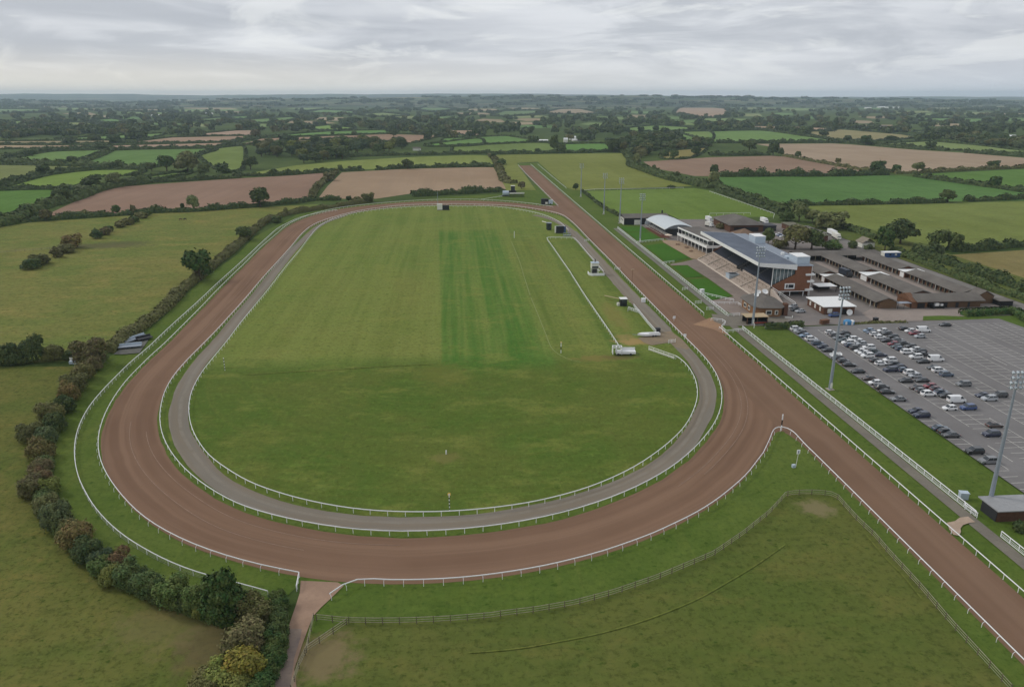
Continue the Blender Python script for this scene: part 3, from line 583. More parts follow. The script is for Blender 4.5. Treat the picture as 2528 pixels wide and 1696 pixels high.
far = [(['C', (-300, 570), (0, 560), (330, 546), (620, 600), (0, 632), (-300, 640)], (98, 122, 72), 'g'), (['C', (-200, 650), (600, 612), (760, 622), (840, 712), (0, 722), (-200, 722)], (106, 118, 70), 'g'),
       (['C', (850, 627), (1330, 622), (1340, 692), (900, 712)], (94, 122, 66), 'g'), (['C', (1400, 482), (1800, 441), (2130, 462), (2100, 490), (1550, 502)], (112, 130, 82), 'g'), (['C', (1530, 517), (1860, 542), (1680, 572)], (120, 124, 78), 'g'),
       (['C', (660, 326), (860, 281), (1050, 279), (1240, 321), (1000, 331)], (152, 136, 114), 'p'), (['C', (300, 301), (620, 296), (640, 336), (180, 351)], (102, 116, 82), 'g'), (['C', (2030, 271), (2200, 256), (2500, 278), (2500, 362), (1990, 341)], (160, 138, 118), 'p'),
       (['C', (1860, 702), (2300, 662), (2160, 762), (1870, 772)], (132, 118, 78), 'g'), (['C', (2010, 507), (2336, 502), (2336, 592)], (112, 126, 78), 'g'),
       (['B', (270, 552), (900, 502), (1500, 487), (1500, 522), (300, 562)], (98, 124, 74), 'g'), (['B', (0, 642), (250, 572), (1500, 527), (2000, 542), (1880, 582), (1640, 622), (1200, 572), (400, 602), (30, 645)], (146, 122, 102), 'p'),
       (['A', (1080, 642), (2300, 611), (2120, 657), (1100, 677)], (158, 134, 114), 'p'), (['A', (1240, 616), (1700, 561), (2400, 546), (2400, 596), (1250, 617)], (156, 132, 112), 'p'), (['A', (1760, 546), (2336, 491), (2500, 490), (2500, 541), (2336, 546)], (162, 138, 120), 'p'),
       (['A', (-300, 636), (940, 641), (900, 657), (-300, 680)], (158, 138, 112), 'p'), (['A', (-300, 602), (1090, 591), (1080, 617), (-300, 625)], (142, 130, 100), 'p'), (['A', (80, 782), (500, 702), (1000, 687), (1000, 712), (650, 802)], (104, 124, 74), 'g'),
       (['A', (820, 807), (1100, 692), (2100, 672), (1950, 742), (1600, 842), (1450, 862), (1100, 852)], (98, 120, 72), 'g'), (['A', (-300, 840), (0, 832), (940, 852), (480, 912), (200, 982), (-300, 1050)], (114, 116, 76), 'g'),
       (['A', (-200, 1075), (0, 1062), (500, 932), (960, 882), (1420, 882), (1310, 932), (900, 962), (760, 1062)], (112, 128, 66), 'g'), (['A', (-300, 1090), (0, 1087), (540, 1077), (520, 1172), (300, 1252), (160, 1312), (-300, 1330)], (88, 114, 58), 'g'),
       (['A', (1430, 952), (1850, 897), (1840, 932), (1450, 987)], (104, 120, 70), 'g'), (['A', (1960, 747), (2130, 672), (2400, 642), (2400, 872), (2150, 882)], (110, 120, 70), 'g'), (['A', (860, 397), (1100, 376), (1240, 402), (1200, 432)], (102, 126, 82), 'g'),
       (['A', (480, 422), (830, 411), (1030, 452), (950, 457), (480, 442)], (126, 130, 92), 'g'), (['A', (-300, 402), (270, 401), (250, 432), (-300, 434)], (116, 130, 86), 'g'), (['A', (540, 577), (1350, 532), (1620, 521), (1500, 562), (1000, 587)], (106, 126, 78), 'g'),
       (['A', (680, 252), (1000, 236), (1120, 261), (700, 267)], (128, 134, 100), 'g'), (['A', (1130, 282), (1640, 281), (1640, 306), (1200, 301)], (146, 136, 112), 'p'), (['A', (-200, 281), (360, 281), (500, 311), (-200, 325)], (110, 126, 92), 'g'),
       (['A', (1680, 402), (2400, 351), (2400, 390), (1900, 402)], (106, 122, 84), 'g'), (['B', (-100, 346), (340, 351), (0, 387)], (102, 126, 82), 'g'), (['B', (-100, 400), (600, 356), (500, 402), (100, 422)], (106, 124, 82), 'g'),
       (['B', (640, 321), (860, 286), (1220, 311), (1100, 331)], (106, 128, 88), 'g'), (['B', (640, 471), (900, 441), (1180, 471), (900, 492)], (118, 138, 80), 'g'), (['B', (1180, 336), (1440, 316), (1700, 346), (1350, 356)], (122, 130, 92), 'g'),
       (['B', (1400, 251), (1700, 256), (1740, 266), (1420, 281)], (158, 142, 122), 'p'), (['B', (1760, 286), (1900, 261), (2170, 281), (1950, 311)], (108, 126, 92), 'g'), (['B', (1680, 446), (1880, 441), (1860, 472)], (126, 128, 86), 'g'),
       (['B', (1900, 491), (2400, 491), (2400, 546), (2080, 521)], (156, 132, 112), 'p'), (['B', (1870, 632), (2090, 602), (2400, 571), (2400, 640), (1900, 652)], (98, 126, 70), 'g'), (['B', (550, 236), (900, 218), (1280, 206), (1280, 216), (900, 237)], (150, 148, 126), 'p'),
       (['E', (1180, 371), (1950, 376), (1860, 422), (1300, 396)], (106, 128, 84), 'g'), (['E', (1370, 266), (2040, 271), (1700, 296), (1400, 291)], (140, 138, 114), 'g'), (['E', (2080, 321), (2500, 321), (2500, 346), (2100, 346)], (152, 140, 120), 'p'),
       (['E', (700, 311), (1000, 309), (1000, 319), (720, 317)], (156, 154, 138), 'p'), (['E', (1250, 501), (1450, 501), (1420, 521), (1270, 516)], (124, 132, 88), 'g'), (['E', (2250, 560), (2500, 570), (2500, 600), (2300, 590)], (112, 128, 78), 'g')]
WORDS = {'g': 'green', 'p': 'tan'}
for i, (seq, rgb, kd) in enumerate(far):
    field(seq, rgb, kd, f'far {WORDS[kd]} field', 1.)
rf = random.Random(41); made = 0
while made < 85:
    y = 252 + 62 * rf.random() ** 1.2; x = rf.uniform(-60, 2590); w_ = rf.uniform(30, 80) * (1.1 if y < 280 else .9); h_ = rf.uniform(1.2, 2.4) + (y - 250) * .055
    q = [(x - w_, y + rf.uniform(-1, 1)), (x - w_ * .2, y + h_ * rf.uniform(.8, 1.2)), (x + w_, y + h_ * rf.uniform(.4, 1.)), (x + w_ * rf.uniform(.5, .9), y - h_ * rf.uniform(.3, .8)), (x - w_ * .5, y - h_ * rf.uniform(.4, 1.))]
    pts = [at('T', *a) for a in q]; c_ = at('T', x, y)
    if any(pip(p, f[0]) for f in FIELDS for p in pts + [c_]): continue
    made += 1; rgb, kd = rf.choice([((108, 126, 86), 'g'), ((120, 132, 92), 'g'), ((98, 120, 80), 'g'), ((158, 142, 118), 'p'), ((150, 134, 110), 'p'), ((132, 134, 100), 'g')])
    FIELDS.append((pts, 'far field', 0.)); ground_poly('field', pts, MATC.get((rgb, kd)) or MATC.setdefault((rgb, kd), soil('far_stubble_%d' % len(MATC), rgb, tuple(c - 12 for c in rgb)) if kd == 'p' else turf('far_grass_%d' % len(MATC), rgb, tuple(c - 12 for c in rgb), None, .006, .04, .35, tufts=.15)), .05 + .004 * (len(FIELDS) % 9))
# ---- hills on the skyline
def hills(name, dist, back, prof, m, base=-.5):
    xs = list(range(-900, 3430, 40)); vs = []; fs = []
    px = [p[0] for p in prof]; py = [p[1] for p in prof]
    for k, x in enumerate(xs):
        y = float(np.interp(x, px, py)) + .8 * math.sin(x * .021) * math.sin(x * .0073 + 1) + .5 * math.sin(x * .055 + .7)
        rows = [(dist * .72, 0.), (dist * .84, .45), (dist * .93, .82), (dist, 1.), (dist * 1.08, .9), (dist * back, 0.)]
        w = (y - CY) / F; dz = -ST - w * CT; dy = CT - w * ST; top = H + dist / dy * dz
        for d, f in rows:
            X = (x - CX) / F * d / CT; vs.append((X * UC - d * US, X * US + d * UC, base + (max(top, 8) - base) * f))
    for k in range(len(xs) - 1):
        for j in range(5): a = k * 6 + j; fs.append((a, a + 6, a + 7, a + 1))
    me = bpy.data.meshes.new(name); me.from_pydata(vs, [], fs); me.materials.append(m); me.update()
    if sum(p.normal.z for p in me.polygons) < 0: me.flip_normals()
    me.polygons.foreach_set('use_smooth', [True] * len(me.polygons))
    o = bpy.data.objects.new(name, me); col.objects.link(o); o['kind'] = 'structure'; return o
def land(name):
    t = NT(name); p = t.pos(); q = t.scaled(p, .0012, .0030); v = t.node('ShaderNodeTexVoronoi'); t.l.new(q, v.inputs['Vector']); v.inputs['Scale'].default_value = 1.
    s = t.node('ShaderNodeSeparateColor'); t.l.new(v.outputs['Color'], s.inputs[0])
    k = t.mix(t.noise(p, .001, 4, .6, .35, .65), alb((60, 74, 56)), alb((92, 110, 74)))
    k = t.mix(t.math('GREATER_THAN', s.outputs[0], .72), k, alb((128, 142, 96))); k = t.mix(t.math('GREATER_THAN', s.outputs[1], .82), k, alb((176, 160, 132)))
    k = t.mix(t.math('MULTIPLY', t.noise(t.scaled(p, .0011, .0045), 1., 6, .7, .42, .52), .95), k, alb((40, 52, 42)))
    return t.done(k)
hl = land('hill_country')
hills('hills', 7800, 1.18, [(-900, 252), (0, 249), (150, 248), (260, 251), (400, 253), (600, 247), (760, 245), (900, 242), (1100, 240), (1300, 237), (1500, 237), (1700, 239), (1800, 240), (2000, 244), (2200, 247), (2528, 248), (3400, 250)], hl)
hills('hills', 14500, 1.3, [(-900, 234), (0, 232), (400, 233), (584, 236), (760, 234), (900, 233), (1168, 232), (1400, 233), (1500, 235), (1752, 239), (2000, 240), (2300, 239), (2528, 240), (3400, 240)], hl)
# ------------------------------------------------------------------ rails and fences
POSTS = {}
def post_mesh(kind, m):
    key = (kind, m.name)
    if key in POSTS: return POSTS[key]
    b = MB()
    if kind == 'swan': b.tube([(0, -.42, 0), (0, -.42, .55), (0, -.36, .85), (0, -.16, 1.06), (0, 0, 1.1)], [.05, .05, .05, .045, .045], 6)
    elif kind == 'round': b.tube([(0, 0, 0), (0, 0, 1.08)], .065, 6)
    elif kind == 'square': b.box(-.06, .06, -.06, .06, 0, 1.22)
    elif kind == 'wood': b.box(-.06, .06, -.06, .06, 0, 1.3)
    elif kind == 'thin': b.box(-.035, .035, -.035, .035, 0, 1.0)
    POSTS[key] = b.mesh('post', m); return POSTS[key]
OVAL = [(.08 * math.cos(t), .11 * math.sin(t)) for t in [k * math.pi / 3 for k in range(6)]]
def rail(name, label, cat, pts, spacing=3.6, kind='round', m=None, lower=(), h=1.15, group=None, closed=False, prof=None, board=None, cap=100, flip=False, mesh_panel=False):
    m = m or M['white']; pts = [tuple(p[:2]) for p in pts]
    c = pts[len(pts) // 2]; root = empty(name, (c[0], c[1], 0), 0, label, cat, group)
    MB().sweep([(p[0], p[1], h) for p in pts], prof or OVAL, closed).build('top_rail', m, root)
    if lower:
        b = MB()
        for z, hh, w in lower: b.sweep([(p[0], p[1], z) for p in pts], [(-w / 2, -hh / 2), (w / 2, -hh / 2), (w / 2, hh / 2), (-w / 2, hh / 2)], closed)
        b.build('lower_rails', M['mesh'] if mesh_panel else m, root)
    q = resample(pts, spacing, closed); ang = []
    for i in range(len(q)):
        a = q[max(i - 1, 0)]; b2 = q[min(i + 1, len(q) - 1)]; ang.append(math.atan2(b2[1] - a[1], b2[0] - a[0]) + (math.pi if flip else 0))
    order = sorted(range(len(q)), key=lambda i: math.hypot(q[i][0], q[i][1])); pm = post_mesh(kind, M['fencepost'] if kind == 'wood' else m); rest = MB()
    for k, i in enumerate(order):
        if k < cap:
            o = bpy.data.objects.new('post', pm); col.objects.link(o); o.parent = root; o.location = (q[i][0] - c[0], q[i][1] - c[1], 0); o.rotation_euler.z = ang[i]
        else:
            ca, sa = math.cos(ang[i]), math.sin(ang[i])
            rest.add([(q[i][0] + v.co.x * ca - v.co.y * sa, q[i][1] + v.co.x * sa + v.co.y * ca, v.co.z) for v in pm.vertices], [tuple(p.vertices) for p in pm.polygons])
    if rest.v: tag(rest.build('posts', m, root), kind='stuff')
    return root
GR = 'white rails round the track'
rail('running_rail', 'white plastic rail along the inner edge of the brown sand track, all round the oval', 'rail', inner, 3.6, 'round', group=GR, closed=True)
rail('running_rail', 'white outer rail round the left side of the brown track, ending at the gravel drive', 'rail', out_left, 3.8, 'swan', group=GR, flip=True)
ob = out_bend_rail
rail('running_rail', 'white outer rail from the gravel drive round the near bend and beside the chute', 'rail', ob, 3.4, 'swan', group=GR)
corner = P(['I', (1040, 972), (1032, 1010), (1022, 1060)], ZR)
rail('gate_rail', 'short white gate of rails folded back beside the gravel drive', 'gate', corner, 1.6, 'round', lower=((.6, .08, .05),))
inf = ['I', (340, 0), (365, 80), (400, 145), (480, 235), (570, 300), (690, 375), (830, 432), (1000, 485), (1180, 527), (1390, 562), (1610, 580), (1840, 583), (2070, 577), (2310, 553),
       'J', (540, 524), (735, 478), (915, 428), (1080, 360), (1215, 295), (1330, 220), (1430, 145), '5', (1530, 1443), (1620, 1350), (1690, 1230), (1735, 1100), (1740, 1020), (1720, 920), (1690, 860), (1650, 800), (1600, 745), (1540, 712)]
inf_l = ['G', (2090, 1160), (1990, 1040), (1920, 930), (1880, 820), (1862, 700), (1865, 620), (1890, 500), (1940, 400), (2000, 300), (2080, 200), (2170, 90), (2245, 0), 'H', (560, 850), (650, 740), (750, 620), (850, 490), (950, 370), (1010, 290), (1060, 230), (1110, 190), (1200, 150), (1350, 115), (1500, 95), (1700, 80), (1900, 75), (2100, 78),
         'C', (0, 1232), (200, 1238), (400, 1260), (600, 1295), (750, 1340), (850, 1390), (900, 1430), (940, 1468)]
ip = relax(resample(smooth(list(reversed(P(inf_l, ZR))) + P(inf, ZR)[5:], 6), 3.), 3)
rail('running_rail', 'white rail between the grey service road and the infield grass', 'rail', ip, 3.6, 'round', group=GR)
rail('running_rail', 'straight white rail on the stand side of the home straight, ending by the lodge', 'rail', [(XR + .2, y) for y in range(270, 938, 6)], 3.6, 'round', group=GR)
rail('running_rail', 'straight white rail between the lower chute and the grass strip below the car park', 'rail', [(XR - (255 - y) * .002, y) for y in range(252, 56, -4)], 3.6, 'round', group=GR)
cl = [(p[0], p[1]) for p in P(['4', (497, 532), (400, 435), (300, 335), (200, 235), (142, 170)], ZR)]
rail('running_rail', 'white rail on the left of the far chute, behind the far bend', 'rail', cl, 4.5, 'round', group=GR)
rail('white_barrier', 'white rail zigzag closing the gap beside the track below the lodge', 'barrier', P(['5', (1860, 380), (1960, 390), (1990, 410), (1950, 450), (1995, 490), (2155, 470)], ZR), 2.2, 'round', lower=((.6, .08, .05),))
PL = ((.12, .03, .025), (.45, .03, .025), (.75, .03, .025))
per = P(['7', (1820, 712), (1720, 682), (1625, 656), (1420, 608), (1240, 550), (1105, 490), (975, 420), (860, 350), (790, 295), (720, 230), (650, 150), (600, 80),
         'G', (840, 1480), (790, 1400), (750, 1260), (733, 1130), (738, 1000), (765, 880), (810, 770), (880, 650), (960, 550), (1050, 450), (1150, 350), (1250, 250), (1350, 160), (1450, 80),
         'H', (100, 870), (200, 780), (300, 690), (400, 595), (500, 505), (600, 415), (700, 320), (800, 230), (860, 195), (960, 150), (1080, 121), (1200, 100)], ZR)
rail('perimeter_fence', 'white topped wire mesh fence on the grass outside the left bend', 'fence', relax(resample(smooth(per, 6), 3.), 3), 3.2, 'round', lower=PL, mesh_panel=True, cap=100)
def ywalk(x, y0, y1): return [(x, y) for y in np.linspace(y0, y1, max(2, int(abs(y1 - y0) / 4)))]
LOW = ((.1, .16, .05), (.42, .05, .05), (.72, .05, .05))
GF_ = 'white fences beside the footpath'
rail('footpath_fence', 'white post and rail fence between the footpath and the car park grass', 'fence', ywalk(102.7, 252, 124.5), 2.9, 'square', h=1.2, lower=LOW, group=GF_)
rail('footpath_fence', 'white post and rail fence between the footpath and the lawns before the stands', 'fence', ywalk(103.2, 470, 268.5), 2.9, 'square', h=1.2, lower=LOW, group=GF_)
rail('footpath_fence', 'white post and rail fence near the small shed by the bottom right corner', 'fence', ywalk(102.7, 117.2, 80), 2.4, 'square', h=1.2, lower=LOW, group=GF_)
rail('kissing_gate', 'curved white tube barrier where the footpath passes the shed', 'gate', P(['e', (1290, 430), (1310, 500), (1400, 560), (1520, 640)], .8), 1.6, 'square', h=1.1, lower=((.55, .05, .05),))
for q, lb in (([(103.4, 268.2), (108, 268.6)], 'short white rail below the paved corner by the lodge'), ([(103.4, 286), (113, 284.6), (113.2, 281)], 'white rail on the paving between the lawn and the lodge'),
              ([(103.4, 362.5), (110, 365.6)], 'white rail at the lawn edge on the path to the terraces'), ([(103.4, 419), (121, 426.5)], 'white rail between the two far lawns'), ([(104.2, 301), (113, 289)], 'white rail across the corner of the nearest lawn')):
    rail('white_barrier', lb, 'barrier', q, 2.2, 'square', lower=((.6, .1, .05),), group='white barriers round the lawns')
PAD = P(['I', (1150, 1245), (1350, 1265), (1560, 1268), (1760, 1265), (2000, 1255), (2310, 1230), 'J', (370, 1220), (580, 1195), (840, 1150), (1080, 1085), (1360, 990), (1540, 915), (1730, 835), (1920, 705), (2090, 570), (2200, 450),
         '6', (600, 780), (720, 785), (830, 800), (900, 880), (1000, 990), (1130, 1110), (1250, 1250), (1380, 1390), (1500, 1520), 'T', (2347, 1525), (2499, 1690)], 1.2)
WL = ((.38, .09, .035), (.8, .09, .035)); WP = [(-.025, -.06), (.025, -.06), (.025, .06), (-.025, .06)]
rail('paddock_fence', 'long weathered timber rail fence round the dark paddock inside the near bend', 'fence', resample(PAD, 2.), 2.7, 'wood', M['wood'], WL, 1.22, prof=WP)
rail('paddock_fence', 'short timber fence cutting diagonally to the long paddock fence by the drive', 'fence', P(['I', (1345, 1272), (1085, 1448)], 1.2), 2.7, 'wood', M['wood'], WL, 1.22, prof=WP)
rail('paddock_fence', 'timber fence running down the right side of the gravel drive', 'fence', P(['I', (1132, 1240), (1085, 1448), (1040, 1540), (985, 1700)], 1.2), 2.7, 'wood', M['wood'], WL, 1.22, prof=WP)
sb = MB().box(-.9, .9, -.03, .03, .35, 1.5); single('notice_board', sb, M['white'], (*at('I', 1168, 1272), 0), 'blank white notice board fixed to the paddock fence beside the drive', 'sign')
wing = P(['5', (1305, 632), (1400, 665), (1535, 712)], 1.3)
rail('windbreak_fence', 'pale green netted fence standing on the grass where the infield rail ends', 'fence', wing, 2.2, 'square', M['offwhite'], ((.15, .06, .04), (.5, .55, .03), (.95, .06, .04)), 1.35)
ch = P(['i', (690, 1568), (540, 1350), (380, 1120), (200, 860), (75, 690), (90, 672), (190, 668), (330, 668), (560, 672), (620, 690), (700, 770), (830, 930), (980, 1100), (1180, 1330)], ZR)
ch = P(['5', (1060, 655), (960, 500), (850, 340), (740, 180), (625, 0)], ZR) + ch[1:]
rail('chase_rail', 'white rail round the narrow grass chase strip inside the home straight', 'rail', resample(ch, 3.), 3.2, 'round', lower=((.7, .06, .05),))
rail('white_fence', 'white picket railing along the service road below the small black hut', 'fence', P(['j', (750, 665), (840, 770), (960, 920), (1085, 1060)], 1.1), 1.3, 'square', h=1.1, lower=((.15, .1, .05), (.6, .1, .05)))
rail('white_fence', 'short white picket railing at a right angle beside the small black hut', 'fence', P(['j', (665, 740), (670, 710), (840, 765)], 1.1), 1.0, 'square', h=1.1, lower=((.15, .1, .05), (.6, .1, .05)))
rail('field_rail', 'white rail along the lane hedge beyond the green paddock', 'rail', P(['D', (0, 1088), (300, 1190), (640, 1308), (630, 1345)], 1.2), 6, 'round')
rail('field_rail', 'faint white rail across the far end of the green paddock', 'rail', P(['C', (1090, 1080), (1200, 1068), (1700, 1062), (2080, 1052)], 1.2), 7, 'thin')
rail('field_rail', 'white rail beside the far chute, away from the track', 'rail', P(['C', (640, 822), (780, 940), (920, 1055)], 1.2), 6, 'thin')
rail('field_rail', 'white rail behind the dark weighing room', 'rail', P(['D', (0, 1308), (405, 1302)], 1.5), 5, 'square', h=1.5)
rail('field_rail', 'white rail from the stalls to the far bend', 'rail', P(['C', (75, 1170), (180, 1152), (285, 1136)], 1.2), 5, 'thin')
rail('field_fence', 'thin dark fence between the two olive meadows on the left', 'fence', P(['F', (-100, 500), (0, 485), (200, 468), (530, 446)], 1.1), 4, 'wood', M['wood'], ((.6, .08, .04),), 1.1, prof=WP)
# ------------------------------------------------------------------ buildings
def building(name, loc, label, rz=0., cat='building'): return empty(name, (*loc, 0), rz, label, cat)
def part(name, mb, m, root): return mb.build(name, m, root)
# --- grandstand (x 124..148, y 296..371)
gs = building('grandstand', (134, 333), 'large brick grandstand with blue grey roof over dark seats and pale standing terraces', cat='grandstand')
b = MB(); NST = 10
for k in range(NST):
    x0 = 124.2 + k * .71; z1 = .45 + k * .33
    b.box(x0, x0 + .72, 297, 371, 0, z1)
part('standing_terrace', b, M['step'], gs)
b = MB().box(123.9, 124.2, 296.8, 371.2, 0, .75)
for y in (297., 312.5, 331.2, 345.5, 357.2, 371.): b.extrude([(124.2, 0), (131.3, 0), (131.3, 4.1), (124.2, .95)], 'y', y - .18, y + .18)
part('terrace_walls', b, plain('terrace_wall', (206, 194, 182), .8, 0, .1, .15), gs)
b = MB()
for y0, y1 in ((298.5, 311), (314, 324), (332.6, 344.2), (347, 356), (358.6, 369.8)):
    for k in (2, 5, 8):
        x = 124.55 + k * .71; z = .45 + k * .33; b.bar((x, y0, z + 1.05), (x, y1, z + 1.05), .07, .07)
        for y in np.linspace(y0, y1, 4): b.box(x - .04, x + .04, y - .04, y + .04, z, z + 1.05)
part('crush_barriers', b, M['fencepost'], gs)
part('walkway_wall', MB().box(131.2, 131.45, 297, 328, 0, 4.55).box(131.2, 131.45, 336, 371, 0, 4.55), M['step'], gs)
b = MB(); c = MB()
for k in range(11):
    x0 = 131.9 + k * .84; z1 = 3.9 + k * .5
    for y0, y1 in ((297, 315.6), (317, 330.6), (336.6, 352.6), (354, 370.8)):
        b.box(x0, x0 + .85, y0, y1, 3., z1); c.box(x0 + .2, x0 + .52, y0 + .2, y1 - .2, z1, z1 + .42); c.box(x0 + .5, x0 + .58, y0 + .2, y1 - .2, z1 + .3, z1 + .85)
    for y0, y1 in ((315.6, 317), (352.6, 354)): b.box(x0, x0 + .85, y0, y1, 3., z1 - .1); b.box(x0, x0 + .42, y0, y1, z1 - .12, z1 - .02)
part('seating_deck', b, hard('seating_concrete', (128, 126, 126), (142, 140, 140), .4, 2), gs); part('seats', c, M['seat'], gs)
b = MB()
for k in range(12): b.box(129.6 + k * .95, 129.6 + k * .95 + .96, 330.7, 336.5, .2, 1.2 + k * .68)
part('central_stair', b, M['dark'], gs)
part('stair_kiosk', MB().box(124.4, 129.2, 326.4, 330.9, 0, 2.4).box(124.2, 129.4, 326.2, 331.1, 2.4, 2.65), M['palemetal'], gs)
part('kiosk_glazing', MB().box(125.2, 128.6, 327.2, 330.1, 2.66, 2.72), M['glass'], gs)
prof = [(131.7, 0), (131.7, 4.85), (141, 9.5), (141, 13.2), (147.8, 13.0), (147.8, 2.4), (134.4, 2.4), (134.4, 0)]
part('end_wall', MB().extrude(prof, 'y', 295.9, 296.35), M['brick'], gs)
part('end_wall', MB().extrude([(131.7, 0), (131.7, 4.85), (141, 9.5), (141, 13.2), (147.8, 13.0), (147.8, 0)], 'y', 371.1, 371.5), M['brick'], gs)
part('back_wall', MB().box(147.4, 147.75, 296.4, 371.05, 0, 12.98), M['brick'], gs)
part('ground_floor', MB().box(134.6, 147.2, 299.5, 371, 0, 2.9), M['brickdk'], gs)
part('upper_boxes', MB().box(141.3, 147.3, 296.5, 371, 9.2, 12.9), M['glass'], gs)
part('floor_slab', MB().box(134.4, 147.8, 295.8, 299.6, 2.18, 2.42), M['whitepaint'], gs)
part('service_door', MB().box(140.6, 145, 299.3, 299.48, 0, 2.1), M['black'], gs); part('service_door', MB().box(135.8, 138.6, 299.3, 299.48, .5, 2.0), M['offwhite'], gs)
for x in (135.4, 139.6, 145.4, 147.6): part('column', MB().box(x - .12, x + .12, 296, 296.24, 0, 2.2), M['whitepaint'], gs)
fr = part('window', MB().box(136.9, 141.2, 295.7, 295.88, 3.3, 5.7), M['whitepaint'], gs)
sub('pane', MB().box(137.5, 138.2, 295.64, 295.7, 3.8, 5.2).box(138.5, 140.7, 295.64, 295.7, 3.8, 5.2), M['glass'], fr, gs)
for z, x0, x1 in ((9., 145.4, 149.2), (6.1, 146.3, 149.2), (2.6, 145.8, 149.2)): part('balcony', MB().box(x0, x1, 295.2, 297.2, z, z + .75), M['whitepaint'], gs)
part('downpipe', MB().box(147.85, 148.0, 295.75, 295.9, 0, 12.9), M['whitepaint'], gs)
# roof: pitched steel sheets with ribs, deep white fascia
RX0, RX1, RZ0, RZ1 = 124.9, 141.1, 14.55, 13.55
b = MB().extrude([(RX0, RZ0), (RX1, RZ1), (RX1, RZ1 - .25), (RX0, RZ0 - .25)], 'y', 295.3, 372)
y = 296.
while y < 372:
    b.extrude([(RX0 + .1, RZ0 - .05), (RX0 + .1, RZ0 + .09), (RX1 - .02, RZ1 + .09), (RX1 - .02, RZ1 - .05)], 'y', y, y + .09); y += 1.15
part('main_roof', b, M['metalroof'], gs)
part('roof_fascia', MB().extrude([(RX0 - .12, RZ0 - 1.35), (RX0 - .12, RZ0 + .12), (RX0, RZ0 + .12), (RX0, RZ0 - 1.35)], 'y', 295.1, 372.2), M['whitepaint'], gs)
part('gable_fascia', MB().extrude([(RX0, RZ0 + .12), (RX1, RZ1 + .12), (RX1, RZ1 - 2.0), (RX0, RZ0 - 1.35)], 'y', 295.1, 295.28), M['whitepaint'], gs)
part('gable_fascia', MB().extrude([(RX0, RZ0 + .12), (RX1, RZ1 + .12), (RX1, RZ1 - 2.0), (RX0, RZ0 - 1.35)], 'y', 372.02, 372.2), M['whitepaint'], gs)
b = MB().box(RX1 + .02, 148.3, 295.3, 372, 12.98, 13.25)
y = 297.
while y < 371: b.box(RX1 + .4, 148.2, y, y + .08, 13.2, 13.33); y += 2.3
part('rear_roof', b, plain('rear_roof_sheet', (138, 146, 158), .45, .15, .4, .12), gs)
part('roof_gutter', MB().box(RX1 - .25, RX1 + .35, 295.4, 371.9, 13.62, 13.86), M['galv'], gs)
for y in (296.2, 313, 330.8, 336.4, 352.9, 370.9): part('roof_column', MB().box(131.25, 131.5, y - .13, y + .13, 4.3, 13.9) if y in (296.2, 370.9) else MB().box(140.4, 140.7, y - .15, y + .15, 8.9, 13.4), M['whitepaint'], gs)
b = MB(); 
for x in np.linspace(133.1, 139.6, 5): b.box(x - .06, x + .06, 296.36, 296.46, 4.7 + (x - 131.7) * .5, 13.2)
b.box(131.6, 140.9, 296.36, 296.46, 11.9, 12.05)
wb = part('windbreak_frame', b, M['whitepaint'], gs)
sub('windbreak_glazing', MB().extrude([(131.6, 4.9), (140.9, 9.5), (140.9, 11.9), (131.6, 11.9)], 'y', 296.48, 296.5), glass('tinted_glazing', (.05, .075, .08), .05), wb, gs)
for (x0, x1, y0, y1, h) in ((142.3, 147.8, 298.5, 306.5, 3.0), (142.6, 147.6, 345, 353, 3.2)):
    pl = part('plant_room', MB().box(x0, x1, y0, y1, 13.26, 13.26 + h), M['palemetal'], gs); sub('plant_roof', MB().box(x0 - .15, x1 + .15, y0 - .15, y1 + .15, 13.26 + h, 13.4 + h), M['whitepaint'], pl, gs)
part('roof_vent', MB().box(142.5, 144.2, 309, 312, 13.3, 14.2), M['palemetal'], gs); part('roof_vent', MB().tube([(144.5, 318, 13.2), (144.5, 318, 14.3)], .8, 10), M['whitepaint'], gs)
part('stair_handrail', MB().bar((131.6, 295.7, 4.2), (136.4, 283.2, .9), .14, .14).bar((131.6, 295.7, 3.5), (136.4, 283.2, .2), .1, .1).box(136.3, 136.5, 283.1, 283.3, 0, .9), M['whitepaint'], gs)
part('side_stair', MB().extrude([(284, 0), (295.8, 0), (295.8, 3.7)], 'x', 130.6, 132.6) if False else MB().extrude([(283.5, 0), (295.8, 0), (295.8, 3.6)], 'x', 131.0, 132.2), M['step'], gs)
# --- two-tier pavilion
def frame(o, d):
    d = Vector((*d, 0)).normalized(); e = Vector((d.y, -d.x, 0)); return lambda a, c, z: tuple(Vector((*o, z)) + d * a + e * c)
def obox(mb, T, a0, a1, c0, c1, z0, z1):
    return mb.add([T(a0, c0, z0), T(a1, c0, z0), T(a1, c1, z0), T(a0, c1, z0), T(a0, c0, z1), T(a1, c0, z1), T(a1, c1, z1), T(a0, c1, z1)],
                  [(0, 1, 2, 3), (7, 6, 5, 4), (4, 5, 1, 0), (5, 6, 2, 1), (6, 7, 3, 2), (7, 4, 0, 3)])
pv = building('pavilion', (132, 405), 'white two storey viewing pavilion with balcony and flat grey roof, left of the grandstand', cat='pavilion')
T = frame((133.6, 385), (-.098, .995))
part('roof', obox(MB(), T, -.6, 42, .2, 13.2, 7.35, 7.6), M['slate'], pv)
part('roof_fascia', obox(obox(MB(), T, -.8, 42.2, -.25, .18, 7.0, 7.7), T, -.8, -.62, .2, 13.2, 7.0, 7.7), M['whitepaint'], pv)
part('balcony_floor', obox(MB(), T, -.4, 40.6, -.6, 13, 3.5, 3.8), M['whitepaint'], pv)
